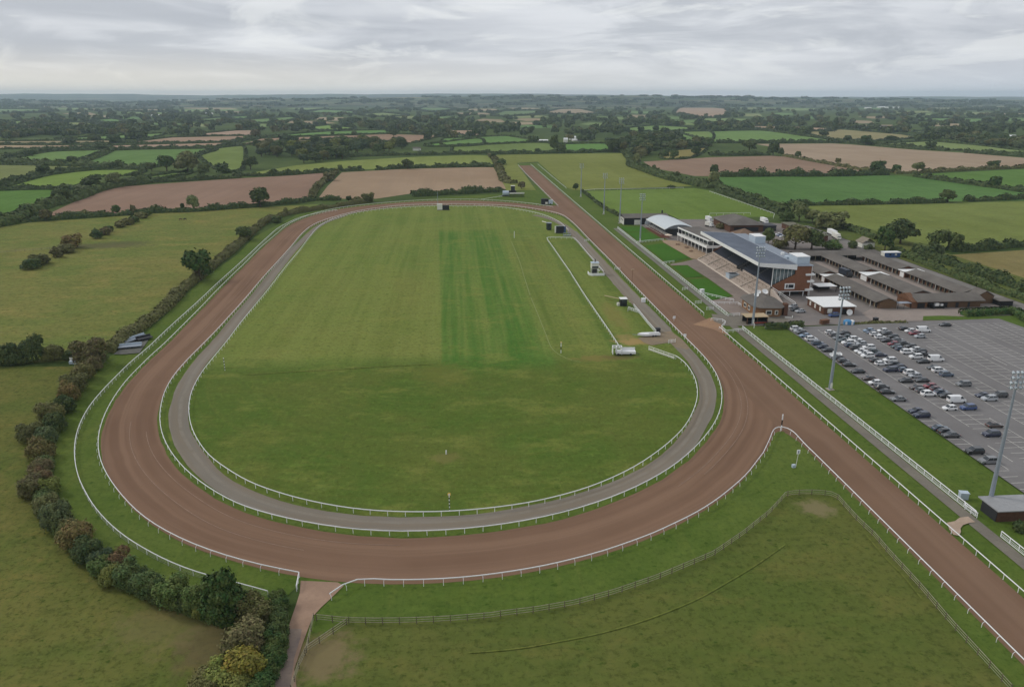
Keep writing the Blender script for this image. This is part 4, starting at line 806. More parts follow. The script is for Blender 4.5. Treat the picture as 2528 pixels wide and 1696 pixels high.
part('balcony_front', obox(obox(MB(), T, -.6, 40.8, -.85, -.65, 3.3, 4.75), T, -.6, -.42, -.6, 8, 3.3, 4.75), M['whitepaint'], pv)
part('upper_glazing', obox(MB(), T, 0, 40, 2.8, 12.6, 3.82, 7.3), M['glass'], pv); part('lower_wall', obox(MB(), T, 0, 40, 2.4, 12.6, 0, 3.48), M['dark'], pv)
for k in range(9):
    a = .2 + k * 5.; part('column', obox(MB(), T, a - .14, a + .14, -.7, -.42, 0, 3.3), M['whitepaint'], pv); part('upper_post', obox(MB(), T, a - .1, a + .1, -.5, -.3, 3.82, 7.3), M['whitepaint'], pv)
b = MB()
for k in range(9): obox(b, T, 1.5 + k * 4.4, 2.6 + k * 4.4, .3, 1.2, 3.82, 4.8)
part('balcony_tables', b, M['offwhite'], pv)
# --- marquee with barrel roof
mq = building('marquee', (134, 459), 'open sided marquee with curved white canvas roof on the brick red terrace', cat='marquee')
T = frame((126.2, 440.2), (-.04, 1.)); Wd = 18.; vs = []; n = 12; b = MB()
prof = [(c, 4.6 + 2.3 * math.sin(math.pi * min(1, (c / Wd)) ** .85)) for c in np.linspace(0, Wd, n + 1)]
prof = [(-.8, 4.3)] + prof; low = [(c, z - .22) for c, z in reversed(prof)]; loop = prof + low; m_ = len(loop)
vs = [T(-.4, c, z) for c, z in loop] + [T(39, c, z) for c, z in loop]
fs = [((i + 1) % m_, i, m_ + i, m_ + (i + 1) % m_) for i in range(m_)] + [(i, i + 1, m_ - 2 - i, m_ - 1 - i) for i in range(len(prof) - 1)] + [(m_ + i + 1, m_ + i, 2 * m_ - 1 - i, 2 * m_ - 2 - i) for i in range(len(prof) - 1)]
part('canvas_roof', b.add(vs, fs), M['pvc'], mq)
part('front_beam', obox(MB(), T, -.5, 39.1, -1.0, -.82, 3.9, 4.5), M['whitepaint'], mq)
gp = [(c, z - .25) for c, z in prof[1:]]; k_ = len(gp)
part('gable_panel', MB().add([T(.1, c, z) for c, z in gp] + [T(.25, c, z) for c, z in gp], [tuple(range(k_)), tuple(reversed(range(k_, 2 * k_)))]), plain('grey_canvas', (120, 124, 130), .6), mq)
part('inner_wall', obox(MB(), T, 1, 38.4, 4, 17, 0, 4.3), M['dark'], mq)
for k in range(11): part('upright', obox(MB(), T, k * 3.8 - .06, k * 3.8 + .06, -.7, -.55, 0, 4.2), M['galv'], mq)
part('terrace_rail', obox(MB(), T, 0, 38, -2.6, -2.52, .9, 1.0), M['offwhite'], mq)
b = MB()
for k in range(14):
    for c in (.6, 2.2): obox(b, T, 1 + k * 2.7, 2 + k * 2.7, c, c + .9, 0, .75)
part('terrace_tables', b, M['offwhite'], mq)
# --- black barn
bn = building('barn', (122, 491), 'long low black barn with pale end wall and grey roof behind the marquee', cat='barn')
part('wall', MB().box(110.3, 140, 483.2, 499, 0, 4.3), M['black'], bn); part('end_panel', MB().box(110.1, 110.28, 483.6, 498.5, 0, 4.2), M['offwhite'], bn)
part('roof', MB().extrude([(482.4, 4.35), (491, 5.9), (499.8, 4.35), (499.8, 4.55), (491, 6.15), (482.4, 4.55)], 'x', 109.7, 140.6), M['slate'], bn)
for y in (486, 490.2, 494.6): part('window', MB().box(110.0, 110.09, y, y + 1.4, 2.2, 3.4), M['glass'], bn)
part('sliding_door', MB().box(117, 121, 483.05, 483.18, 0, 3.2), M['offwhite'], bn)
part('chimney', MB().box(138.6, 139.4, 496.5, 497.3, 4.5, 7.2), M['dark'], bn)
# --- weighing room with hipped roof
def hip(mb, x0, x1, y0, y1, z0, z1, ins, th=.18):
    cx, cy = (x0 + x1) / 2, (y0 + y1) / 2
    if x1 - x0 > y1 - y0: r0, r1 = (x0 + ins, cy, z1), (x1 - ins, cy, z1)
    else: r0, r1 = (cx, y0 + ins, z1), (cx, y1 - ins, z1)
    v = [(x0, y0, z0), (x1, y0, z0), (x1, y1, z0), (x0, y1, z0), r0, r1]
    f = [(0, 1, 5, 4), (1, 2, 5), (2, 3, 4, 5), (3, 0, 4)] if x1 - x0 > y1 - y0 else [(0, 1, 4), (1, 2, 5, 4), (2, 3, 5), (3, 0, 4, 5)]
    mb.add(v, f); return mb.box(x0, x1, y0, y1, z0 - th, z0)
wr = building('weighing_room', (178, 465), 'wide building with dark grey hipped roof behind the marquee', cat='building')
part('wall', MB().box(169.2, 190, 449.5, 480.5, 0, 4.5), M['brickdk'], wr); part('roof', hip(MB(), 168, 191, 448, 482, 4.7, 8.2, 9), M['slate'], wr)
part('wide_opening', MB().box(171.5, 187, 449.3, 449.48, .6, 3.2), M['black'], wr); part('roof_light', MB().box(178, 180.4, 455, 456.4, 7.0, 7.4), M['palemetal'], wr)
part('lean_to', MB().box(190.2, 199.5, 452, 462, 0, 3.4).box(190.1, 199.8, 451.7, 462.3, 3.4, 3.6), M['dark'], wr)
hx, hy = at('1', 1295, 345, 5.)
py = building('hut', (hx, hy), 'square hut with brown pyramid roof behind the grandstand roof'); part('wall', MB().box(hx - 6, hx + 6, hy - 5, hy + 7, 0, 4), M['brickdk'], py)
part('roof', MB().add([(hx - 7, hy - 6, 4.05), (hx + 7, hy - 6, 4.05), (hx + 7, hy + 8, 4.05), (hx - 7, hy + 8, 4.05), (hx, hy + 1, 7.6)], [(0, 1, 4), (1, 2, 4), (2, 3, 4), (3, 0, 4), (3, 2, 1, 0)]), roofing('brown_tiles', (112, 92, 78), (124, 104, 88)), py)
st = building('store', (212, 440), 'long low store with flat olive grey roof beside the lane', cat='building')
part('wall', MB().box(208.4, 215.6, 417, 464.5, 0, 3.2), M['brickdk'], st); part('roof', MB().box(207.8, 216.2, 416.4, 465.2, 3.2, 3.5), roofing('mossy_roof', (104, 102, 90), (116, 112, 98)), st)
# --- lodge
lg = building('lodge', (119, 275), 'brick lodge with dark hipped roof and chimney block below the grandstand end', cat='building')
ch8 = [(115.2, 267), (122.4, 266.2), (125.3, 269.5), (125.6, 281), (122.6, 285.4), (116, 285.2), (113.6, 281.6), (113.4, 270)]
part('wall', MB().prism(ch8, 0, 3.6), brick('buff_brick', (142, 106, 74), (126, 92, 66), (130, 110, 92)), lg)
cx, cy = 119.6, 276; big = [(cx + (x - cx) * 1.13, cy + (y - cy) * 1.1) for x, y in ch8]; b = MB().prism(big, 3.6, 3.78); n0 = len(b.v)
b.add([(x, y, 3.78) for x, y in big] + [(cx, cy - 3, 6.4), (cx, cy + 3, 6.4)], [(0, 1, 8), (1, 2, 8), (2, 3, 9, 8), (3, 4, 9), (4, 5, 9), (5, 6, 9), (6, 7, 8, 9), (7, 0, 8)])
part('roof', b, M['slate'], lg); part('chimney', MB().box(124.7, 126.2, 267.4, 269.4, 0, 4.8), M['brickdk'], lg)
for (x0, x1, y0, y1) in ((113.25, 113.42, 272.5, 274.5), (113.3, 113.47, 276.6, 279), (117.2, 119.4, 266.2, 266.75), (120.6, 121.8, 266.0, 266.4)):
    w = part('window', MB().box(x0, x1, y0, y1, 1.0, 2.7), M['offwhite'], lg)
    sub('pane', MB().box(x0 - .04, x0 + .02, y0 + .25, y1 - .25, 1.25, 2.45) if y1 - y0 > 1 else MB().box(x0 + .25, x1 - .25, y0 - .05, y0 + .02, 1.25, 2.45), M['glass'], w, lg)
part('low_wall', MB().sweep([(124, 264.6, .3), (126.4, 263.6, .3), (127.6, 266, .3)], [(-.12, -.3), (.12, -.3), (.12, .3), (-.12, .3)]), M['offwhite'], lg)
cp = building('canopy', (110, 259.6), 'dark open fronted shelter with flat tan roof beside the tall mast', cat='shelter')
part('roof', MB().box(105.9, 114.6, 257.2, 262.4, 2.75, 2.95), M['tan'], cp); part('back_wall', MB().box(106.3, 114.3, 261.6, 261.9, 0, 2.74), M['black'], cp); part('counter', MB().box(106.4, 114.2, 257.6, 258.3, 0, 1.3), M['black'], cp)
for x in (106.4, 110.2, 114): part('post', MB().box(x, x + .18, 257.3, 257.5, 0, 2.74), M['timber'], cp)
part('side_wall', MB().box(114.1, 114.35, 258.3, 261.6, 0, 2.74), M['black'], cp)
# --- small brick block with white roof
sm = building('brick_block', (146.8, 274.5), 'single storey brick block with bright white flat roof', cat='building')
part('wall', MB().box(140.6, 152.8, 267.6, 281.6, 0, 3.15), M['brickdk'], sm); part('roof', MB().prism([(140.0, 267.1), (153.2, 267.1), (153.4, 282.2), (140.0, 282.2)], 3.15, 3.45), M['whitepaint'], sm)
for y in (270, 274.2, 278.4): part('window', MB().box(140.45, 140.58, y, y + 1.1, .9, 2.5), M['offwhite'], sm)
part('window', MB().box(142, 143.8, 267.42, 267.58, .8, 2.5), M['offwhite'], sm); part('door', MB().box(148, 149.6, 267.42, 267.58, 0, 2.3), M['black'], sm); part('window', MB().box(150.8, 151.6, 267.42, 267.58, .5, 1.6), M['offwhite'], sm)
gz = building('gazebo', (*at('h', 245, 1010),), 'small open gazebo with white square roof beside the stables', cat='gazebo'); gx, gy = at('h', 245, 1010)
part('roof', MB().add([(gx - 4.2, gy - 3.2, 2.7), (gx + 4.2, gy - 3.2, 2.7), (gx + 4.2, gy + 3.2, 2.7), (gx - 4.2, gy + 3.2, 2.7), (gx, gy, 3.2)], [(0, 1, 4), (1, 2, 4), (2, 3, 4), (3, 0, 4), (3, 2, 1, 0)]), M['whitepaint'], gz)
for x in (-3.9, 3.9):
    for y in (-2.9, 2.9): part('post', MB().box(gx + x - .07, gx + x + .07, gy + y - .07, gy + y + .07, 0, 2.7), M['dark'], gz)
part('screen', MB().box(gx - 3.8, gx + 3.8, gy + 2.6, gy + 2.75, 0, 1.8), M['dark'], gz)
# --- stable ranges
def stable(label, x0, x1, y0, y1, ridge_x, side, gable=None, eave=2.75, ridge=4.3, gaps=(), n=None):
    r = building('stable_block', ((x0 + x1) / 2, (y0 + y1) / 2), label, cat='stable')
    wx = x0 + 1.6 if side < 0 else x0
    part('wall', MB().box(wx, x1 - .2, y0 + .2, y1 - .2, 0, eave - .05), M['timber'] if gable is None else gable, r)
    pr = [(x0 - .4, eave), (ridge_x, ridge), (x1 + .3, eave), (x1 + .3, eave + .16), (ridge_x, ridge + .18), (x0 - .4, eave + .16)]
    part('roof', MB().extrude(pr, 'y', y0 - .3, y1 + .3), M['slate'], r)
    b = MB()
    for y in (y0 + .2, y1 - .35): b.extrude([(wx, eave - .04), (x1 - .2, eave - .04), (ridge_x, ridge - .04)], 'y', y, y + .15)
    part('gable_wall', b, gable or M['brickdk'], r)
    y = y0 + 1.6; k = 0
    while y < y1 - 2:
        d = part('stable_door', MB().box(wx - .06, wx - .01, y, y + 2.0, 0, 2.2), M['door'], r)
        part('post', MB().box(x0 - .1, x0 + .08, y - .9, y - .72, 0, eave), M['offwhite'] if k % 4 == 1 else M['wood'], r); y += 3.1; k += 1
    return r
bk = brick('brown_gable_brick', (112, 88, 68), (100, 78, 61), (108, 94, 80))
stable('front stable range with grey roof and brown brick gable facing the car park', 165, 174, 274.2, 317, 169.8, -1, bk)
stable('short stable range with grey roof close behind the grandstand end', 165.4, 174.2, 323, 350, 169.8, -1)
stable('middle stable range, nearer length, grey roof, white posts and dark doors', 184.8, 195.6, 285, 317.2, 190.6, -1)
stable('middle stable range, farther length, grey roof, joined to the cross range', 185.6, 195.8, 325.6, 362.4, 190.8, -1)
stable('outer stable range by the lane, nearer length, long grey roof', 206.8, 216.2, 284.8, 323.6, 211.6, -1)
stable('outer stable range by the lane, farther length, long grey roof', 206.4, 216.2, 330, 364.4, 211.4, -1)
for x0, x1, y0, y1, lb in ((165.4, 174, 318, 322.4, 'front'), (185.2, 195.4, 318, 325, 'middle'), (206.6, 216, 324.4, 329.4, 'outer')):
    r = building('link_block', ((x0 + x1) / 2, (y0 + y1) / 2), f'low link with white flat roof between the two lengths of the {lb} stable range')
    part('wall', MB().box(x0 + .4, x1, y0, y1, 0, 2.9), M['brickdk'], r); part('roof', MB().box(x0 - .3, x1 + .3, y0 - .1, y1 + .1, 2.9, 3.12), M['whitepaint'], r); part('white_door', MB().box(x0 + .3, x0 + .38, y0 + .8, y1 - 1, 0, 2.4), M['whitepaint'], r)
r = building('stable_block', (193, 368), 'cross stable range with grey roof closing the far end of the yards', cat='stable')
part('wall', MB().box(173, 205.8, 366.3, 371.5, 0, 2.7), M['door'], r); part('roof', MB().extrude([(363.2, 2.8), (368.2, 4.4), (373, 2.8), (373, 2.96), (368.2, 4.58), (363.2, 2.96)], 'x', 172, 217), M['slate'], r)
for k in range(8): part('post', MB().box(176 + k * 3.4, 176.2 + k * 3.4, 363.8, 364, 0, 2.8), M['wood'], r)
r = building('stable_block', (195, 278), 'brown brick range with grey roof and open bays facing the car park', cat='stable')
part('wall', MB().box(188.4, 208.4, 274, 284, 0, 2.9), bk, r); part('roof', MB().extrude([(272.6, 2.85), (278.8, 4.7), (285, 2.85), (285, 3.02), (278.8, 4.9), (272.6, 3.02)], 'x', 181, 209.4), M['slate'], r)
part('end_gable', MB().prism([(179.6, 274), (186, 273.8), (186, 284), (179.6, 284)], 0, 2.8).extrude([(273.4, 2.82), (279, 5.2), (284.6, 2.82)], 'x', 179.2, 181.6), M['timber'], r)
for x in (182, 187.2, 191.4): part('open_bay', MB().box(x, x + 3, 273.7, 273.78 if x > 187 else 273.72, 0, 2.2), M['black'], r)
part('door', MB().box(198, 199.2, 273.88, 273.97, 0, 2.1), M['dark'], r); part('door', MB().box(203, 203.9, 273.88, 273.97, 0, 2.1), M['dark'], r)
r = building('gate_canopy', (176.6, 274.4), 'low grey canopy over the gateway between the front stables and the brown range', cat='canopy'); part('roof', MB().box(173.4, 179.2, 273.2, 276, 2.3, 2.45), M['galv'], r)
for x in (173.6, 176.2, 178.9): part('post', MB().box(x, x + .12, 273.3, 273.42, 0, 2.3), M['dark'], r)
r = building('end_house', (213, 282), 'brown gabled end house at the lane end of the brown range'); part('wall', MB().box(210, 217, 278.6, 284.6, 0, 3.2).extrude([(210, 3.2), (217, 3.2), (213.5, 5.1)], 'y', 278.7, 284.5), bk, r)
part('roof', MB().extrude([(209.6, 3.15), (213.5, 5.3), (217.4, 3.15), (217.4, 3.3), (213.5, 5.5), (209.6, 3.3)], 'y', 278.4, 285), M['slate'], r)
r = building('lane_shed', (220, 276.5), 'low dark shed with sloping grey roof beside the lane'); part('wall', MB().box(216.8, 222.4, 274.4, 278.6, 0, 2.1), M['black'], r); part('roof', MB().prism([(216.4, 274), (222.8, 274), (222.8, 279), (216.4, 279)], 2.1, 2.3), M['slate'], r)
cb = building('cabin', (226.8, 370.4), 'blue portable cabin with white flat roof at the end of the lane', cat='cabin')
part('body', MB().box(222.6, 231, 368.8, 372.4, .2, 2.7), M['blue'], cb); part('roof', MB().box(222.3, 231.3, 368.5, 372.7, 2.7, 2.9), M['whitepaint'], cb); part('end_panel', MB().box(222.44, 222.58, 368.9, 372.3, .3, 2.6), M['offwhite'], cb)
part('window', MB().box(225, 226, 368.68, 368.78, 1.3, 2.1), M['glass'], cb); part('window', MB().box(228, 229, 368.68, 368.78, 1.3, 2.1), M['offwhite'], cb)
hx, hy = at('h', 1030, 240); r = building('gatehouse', (hx, hy), 'small house with pale gabled roof between the trees by the lane', cat='building')
part('wall', MB().box(hx - 3, hx + 4, hy, hy + 7, 0, 2.8), M['offwhite'], r); part('roof', MB().extrude([(hx - 3.4, 2.8), (hx + .5, 5.2), (hx + 4.4, 2.8), (hx + 4.4, 2.95), (hx + .5, 5.4), (hx - 3.4, 2.95)], 'y', hy - .4, hy + 7.4), roofing('tan_roof', (128, 120, 108), (140, 130, 118)), r)
sh = building('shed', (109.5, 124.5), 'dark brown shed with pale grey mono pitch roof at the right edge', cat='shed')
part('wall', MB().box(105.4, 114, 122.2, 126.8, 0, 2.5), plain('dark_brown_boards', (88, 62, 50), .8, 0, .2, .2), sh); part('roof', MB().prism([(104.9, 121.6), (114.6, 121.6), (114.6, 127.6), (104.9, 127.6)], 2.5, 2.72), plain('grey_roof_sheet', (142, 142, 144), .5), sh)
part('side_cladding', MB().box(105.25, 105.38, 122.3, 126.7, 0, 2.48), M['dark'], sh)
# far houses
for v, x, y, w, d, h, lb in (('C', 692, 604, 18, 9, 4, 'white barn at the near edge of the far wood behind the chute'), ('C', 985, 585, 12, 9, 7, 'tall pale farmhouse among the far trees'), ('C', 915, 610, 7, 6, 8, 'dark gabled farmhouse beside the pale one'), ('C', 1060, 598, 30, 10, 4, 'long low pale sheds right of the farmhouse'),
                             ('A', 1335, 436, 36, 12, 5, 'white farm buildings far off on the left'), ('A', 1540, 350, 40, 14, 6, 'white shed in the far left woods'), ('A', 2060, 335, 34, 14, 8, 'pale house on the far left hillside'), ('E', 1040, 274, 120, 40, 10, 'long white factory shed near the right skyline'), ('E', 935, 270, 50, 30, 10, 'smaller white shed left of the long factory'),
                             ('E', 570, 458, 34, 12, 5, 'white barn beside the far tan field'), ('E', 935, 466, 30, 12, 6, 'grey farm shed among trees on the right'), ('E', 2205, 568, 26, 12, 6, 'white roofed barn in the right hand wood'), ('C', 870, 204, 170, 40, 14, 'row of white roofs on the centre skyline'), ('C', 1450, 222, 260, 40, 12, 'long white industrial roof near the skyline'), ('C', 250, 196, 150, 40, 12, 'pale roofs on the skyline left of centre'), ('B', 1780, 690, 12, 7, 5, 'small house at the end of the copse'), ('E', 800, 276, 40, 20, 9, 'single white shed below the right skyline')):
    x, y = at(v, x, y); r = empty('farm_building', (x, y, 0), 0, lb, 'building')
    part('wall', MB().box(x - w / 2, x + w / 2, y, y + d, 0, h * .62), M['offwhite'], r); part('roof', MB().extrude([(y - .3, h * .62), (y + d / 2, h), (y + d + .3, h * .62), (y + d + .3, h * .62 + .2), (y + d / 2, h + .25), (y - .3, h * .62 + .2)], 'x', x - w / 2 - .4, x + w / 2 + .4), M['whitepaint'] if 'white' in lb or 'pale' in lb else M['slate'], r)
LOCAL[0] = True
# ------------------------------------------------------------------ cars
def loft(mb, secs):
    """cross-sections (x, [(y, z)...]) joined along x"""
    m = len(secs[0][1]); base = len(mb.v)
    for x, pr in secs:
        for y, z in pr: mb.v.append((x, y, z))
    for i in range(len(secs) - 1):
        for k in range(m):
            l = (k + 1) % m; mb.f.append((base + i * m + k, base + (i + 1) * m + k, base + (i + 1) * m + l, base + i * m + l))
    mb.f.append(tuple(base + k for k in range(m))); mb.f.append(tuple(base + (len(secs) - 1) * m + k for k in reversed(range(m))))
    return mb
def car(kind):
    """front faces -X (the photo's cars nose either way); about 4 m long"""
    r = empty('parked_car' if kind != 'van' else 'parked_van', (0, 0, 0))
    S = {'hatch': dict(L=3.8, W=.79, belt=.82, top=1.36, hood=.86, cab=(-.95, -.35, 1.25, 1.72)), 'saloon': dict(L=4.2, W=.82, belt=.82, top=1.32, hood=.80, cab=(-.95, -.25, 1.0, 1.7)),
         'suv': dict(L=4.2, W=.86, belt=.98, top=1.58, hood=1.0, cab=(-1.05, -.5, 1.55, 1.98)), 'van': dict(L=4.9, W=.92, belt=1.2, top=1.95, hood=1.15, cab=(-1.75, -1.2, 2.3, 2.42))}[kind]
    L, W, zb, zt, zh = S['L'] / 2, S['W'], S['belt'], S['top'], S['hood']; c0, c1, c2, c3 = S['cab']
    def sec(w, z0, zs, z1): return [(-w * .9, z0), (-w, z0 + .18), (-w, zs), (-w * .93, z1), (w * .93, z1), (w, zs), (w, z0 + .18), (w * .9, z0)]
    b = MB(); loft(b, [(-L, sec(W * .78, .3, .5, .58)), (-L + .12, sec(W * .92, .22, .55, zh - .14)), (-L + .5, sec(W, .2, .6, zh - .05)), (c0, sec(W, .2, .66, zb + .03)), (c1, sec(W, .2, .68, zb + .04)), (c2, sec(W, .2, .68, zb + .05)), (min(c3, L - .12), sec(W * .97, .22, .66, zb)), (L - .1, sec(W * .92, .25, .62, zb - .05)), (L, sec(W * .8, .35, .55, .7))])
    # roof skin and pillars
    rw = W * .76
    b.add([(c1 + .06, -rw, zt), (c2 - .02, -rw, zt), (c2 - .02, rw, zt), (c1 + .06, rw, zt), (c1 + .12, -rw * .9, zt + .05), (c2 - .1, -rw * .9, zt + .05), (c2 - .1, rw * .9, zt + .05), (c1 + .12, rw * .9, zt + .05)],
          [(4, 5, 6, 7), (0, 1, 5, 4), (1, 2, 6, 5), (2, 3, 7, 6), (3, 0, 4, 7)])
    for s in (-1, 1):
        for xa, xb in ((c0, c1 + .08), ((c1 + c2) / 2, (c1 + c2) / 2), (c3, c2 - .05)): b.bar((xa, s * W * .93, zb), (xb, s * rw, zt + .01), .07, .07)
    if kind == 'van': b.add([(-.6, -W * .965, zb - .2), (L - .12, -W * .965, zb - .2), (L - .14, -rw * 1.02, zt + .04), (-.7, -rw * 1.02, zt + .04), (-.6, W * .965, zb - .2), (L - .12, W * .965, zb - .2), (L - .14, rw * 1.02, zt + .04), (-.7, rw * 1.02, zt + .04)],
                            [(0, 1, 2, 3), (7, 6, 5, 4), (1, 5, 6, 2), (3, 2, 6, 7), (0, 3, 7, 4)])
    bo = b.build('body', M['paint'], r); bo['tinted'] = 1
    g = MB(); g.add([(c0, -W * .92, zb), (c3, -W * .92, zb), (c3, W * .92, zb), (c0, W * .92, zb), (c1, -rw * .99, zt), (c2, -rw * .99, zt), (c2, rw * .99, zt), (c1, rw * .99, zt)], [(4, 5, 6, 7), (0, 1, 5, 4), (1, 2, 6, 5), (2, 3, 7, 6), (3, 0, 4, 7)])
    g.build('windows', M['glass'], r)
    for x in (-L + .68, L - .72):
        for s in (-1, 1): MB().tube([(x, s * (W - .16), .29), (x, s * (W + .015), .29)], .29, 12).build('wheel', M['tyre'], r)
    for s in (-1, 1): MB().box(-L - .01, -L + .14, s * W * .7 - .14, s * W * .7 + .14, .54, .66).build('headlight', M['lamp'], r)
    for s in (-1, 1): MB().box(L - .12, L + .012, s * W * .74 - .11, s * W * .74 + .11, .6, .76).build('tail_light', M['red'], r)
    return r
CARCOL = {'white': (.84, .84, .83), 'silver': (.42, .44, .46), 'grey': (.17, .175, .18), 'dark grey': (.062, .064, .068), 'black': (.016, .017, .02), 'navy': (.018, .026, .062), 'blue': (.035, .075, .21), 'light blue': (.2, .3, .42),
          'slate blue': (.075, .11, .16), 'teal': (.03, .06, .065), 'red': (.26, .02, .035), 'maroon': (.13, .06, .065), 'brown': (.07, .045, .035)}
W_, S_, G_, D_, B_, N_, U_, L_, Q_, T_, R_, X_, O_ = 'white', 'silver', 'grey', 'dark grey', 'black', 'navy', 'blue', 'light blue', 'slate blue', 'teal', 'red', 'maroon', 'brown'
CARS = {1: [(322, 188, W_, 'suv'), (338, 206, S_, 'hatch'), (368, 216, D_, 'hatch'), (390, 247, L_, 'saloon'), (462, 278, W_, 'suv'), (500, 318, Q_, 'suv'), (545, 348, N_, 'hatch'), (600, 377, B_, 'hatch'), (680, 445, D_, 'saloon'), (757, 473, D_, 'hatch'), (782, 507, B_, 'saloon'), (860, 565, B_, 'saloon'), (962, 628, O_, 'saloon'), (1012, 667, W_, 'hatch'), (1070, 708, D_, 'suv'), (1118, 747, B_, 'saloon'), (1220, 812, G_, 'saloon'), (1380, 918, N_, 'saloon'), (1425, 957, N_, 'suv'), (1580, 1073, Q_, 'saloon'), (1615, 1085, B_, 'hatch'), (1680, 1127, D_, 'saloon'), (1897, 1278, B_, 'suv'), (2015, 1365, G_, 'suv')],
        2: [(613, 220, W_, 'hatch'), (650, 243, G_, 'hatch'), (680, 270, G_, 'hatch'), (730, 290, T_, 'hatch'), (770, 313, W_, 'suv'), (790, 337, Q_, 'hatch'), (850, 358, D_, 'suv'), (880, 386, W_, 'hatch'), (912, 402, W_, 'hatch'), (945, 428, W_, 'suv'), (1025, 468, D_, 'saloon'), (1062, 497, W_, 'hatch'), (1145, 553, N_, 'suv'), (1285, 648, B_, 'saloon'), (1375, 710, O_, 'saloon'), (1425, 737, G_, 'hatch'), (1485, 767, W_, 'suv'), (1670, 893, W_, 'hatch'), (2045, 1125, N_, 'suv')],
        3: [(762, 224, B_, 'saloon'), (770, 258, T_, 'saloon'), (838, 280, W_, 'suv'), (862, 300, W_, 'hatch'), (890, 320, S_, 'hatch'), (965, 355, W_, 'suv'), (1005, 388, T_, 'hatch'), (1075, 418, N_, 'saloon'), (1155, 468, W_, 'suv'), (1170, 500, D_, 'hatch'), (1230, 525, N_, 'saloon'), (1268, 555, Q_, 'hatch'), (1330, 580, W_, 'suv'), (1372, 605, S_, 'hatch'), (1430, 645, B_, 'saloon'), (1500, 697, R_, 'hatch'), (1560, 722, X_, 'saloon'), (1600, 750, Q_, 'saloon'), (1640, 782, B_, 'hatch'), (1740, 825, W_, 'van'), (1840, 890, U_, 'suv'), (2068, 1045, O_, 'saloon')],
        4: [(955, 203, L_, 'hatch'), (975, 221, Q_, 'hatch'), (1010, 237, W_, 'hatch'), (1055, 262, W_, 'hatch'), (1115, 292, B_, 'saloon'), (1175, 322, R_, 'hatch'), (1200, 347, T_, 'hatch'), (1240, 367, Q_, 'hatch'), (1295, 395, W_, 'suv'), (1375, 437, W_, 'suv'), (1440, 477, B_, 'saloon'), (1525, 533, D_, 'saloon'), (1572, 558, W_, 'suv'), (1640, 595, Q_, 'suv'), (1780, 682, G_, 'suv'), (1970, 780, N_, 'saloon'), (2028, 810, S_, 'suv')],
        5: [(1080, 205, W_, 'hatch'), (1115, 228, D_, 'hatch'), (1172, 256, B_, 'hatch'), (1215, 285, G_, 'saloon'), (1265, 315, D_, 'saloon'), (1330, 343, D_, 'hatch'), (1345, 372, W_, 'hatch'), (1405, 380, B_, 'hatch'), (1448, 415, B_, 'saloon'), (1550, 460, W_, 'van'), (2120, 778, D_, 'suv')],
        6: [(1275, 187, B_, 'saloon'), (1325, 207, W_, 'hatch'), (1360, 228, R_, 'hatch'), (1410, 254, S_, 'hatch')], 7: [(1440, 202, W_, 'van')], 8: [(1635, 152, B_, 'saloon')]}
PROTO = {k: car(k) for k in ('hatch', 'saloon', 'suv', 'van')}; used = set()
RW = {1: 'row beside the grass', 2: 'second row from the grass', 3: 'third row from the grass', 4: 'fourth row from the grass', 5: 'fifth row from the grass', 6: 'sparse sixth row', 7: 'sparse sixth row', 8: 'almost empty far row'}
ORD = ['first', 'second', 'third', 'fourth', 'fifth', 'sixth', 'seventh', 'eighth', 'ninth', 'tenth', 'eleventh', 'twelfth', '13th', '14th', '15th', '16th', '17th', '18th', '19th', '20th', '21st', '22nd', '23rd', '24th', '25th']
KN = {'hatch': 'hatchback', 'saloon': 'saloon', 'suv': 'tall estate car', 'van': 'panel van'}
def place_car(kind, cl, x, y, rz, label, group='cars in the car park'):
    p = PROTO[kind]; c = CARCOL[cl]
    if kind not in used:
        used.add(kind); p.location = (x, y, .18); p.rotation_euler.z = rz; tag(p, label, 'car' if kind != 'van' else 'van', group)
        for ch in p.children:
            if ch.get('tinted'): ch.color = (*c, 1)
        return p
    r = dup(p, (x, y, .18), rz, None, label, group, c); r['category'] = 'van' if kind == 'van' else 'car'; return r
for row, lst in CARS.items():
    x0, x1 = ROWS[row]; pl = []
    for (px, py, cl, kd) in lst:
        X, Y = at('3', px, py, .65); pl.append([Y, X, cl, kd])
    pl.sort(key=lambda t: -t[0])
    for i in range(1, len(pl)):                                    # bays are 2.7 m apart
        if pl[i - 1][0] - pl[i][0] < 1.95: pl[i][0] = pl[i - 1][0] - 1.95
    for i, (Y, X, cl, kd) in enumerate(pl):
        xm = (x0 + x1) / 2; x = min(max(X, xm - .35), xm + .35)
        if row in (6, 7, 8): x = X
        rz = R(random.uniform(-2, 2)) + (math.pi if (i * 7 + row * 3) % 5 in (1, 3) else 0)
        if cl == 'white' and kd == 'van': rz = math.pi
        place_car(kd, cl, x, Y, rz, f'{cl} {KN[kd]} in the {RW[row]}, {ORD[i]} from the stables')
for v, x, y, cl, kd, rz, lb in (('2', 282, 710, S_, 'hatch', .3, 'silver hatchback parked behind the lodge, farthest of three'), ('2', 300, 738, B_, 'hatch', .2, 'black hatchback between two silver cars behind the lodge'), ('2', 345, 752, S_, 'saloon', .15, 'silver saloon behind the lodge, nearest of three'),
                                ('2', 645, 790, U_, 'suv', .1, 'blue tall estate car parked by the white roofed brick block'), ('g', 880, 432, W_, 'hatch', .2, 'white hatchback parked among the trees behind the grandstand'), ('g', 920, 452, U_, 'hatch', .2, 'blue hatchback parked among the trees behind the grandstand'), ('g', 965, 470, W_, 'saloon', .2, 'white saloon parked among the trees behind the grandstand')):
    X, Y = at(v, x, y, .6); place_car(kd, cl, X, Y, rz, lb, 'cars near the buildings')
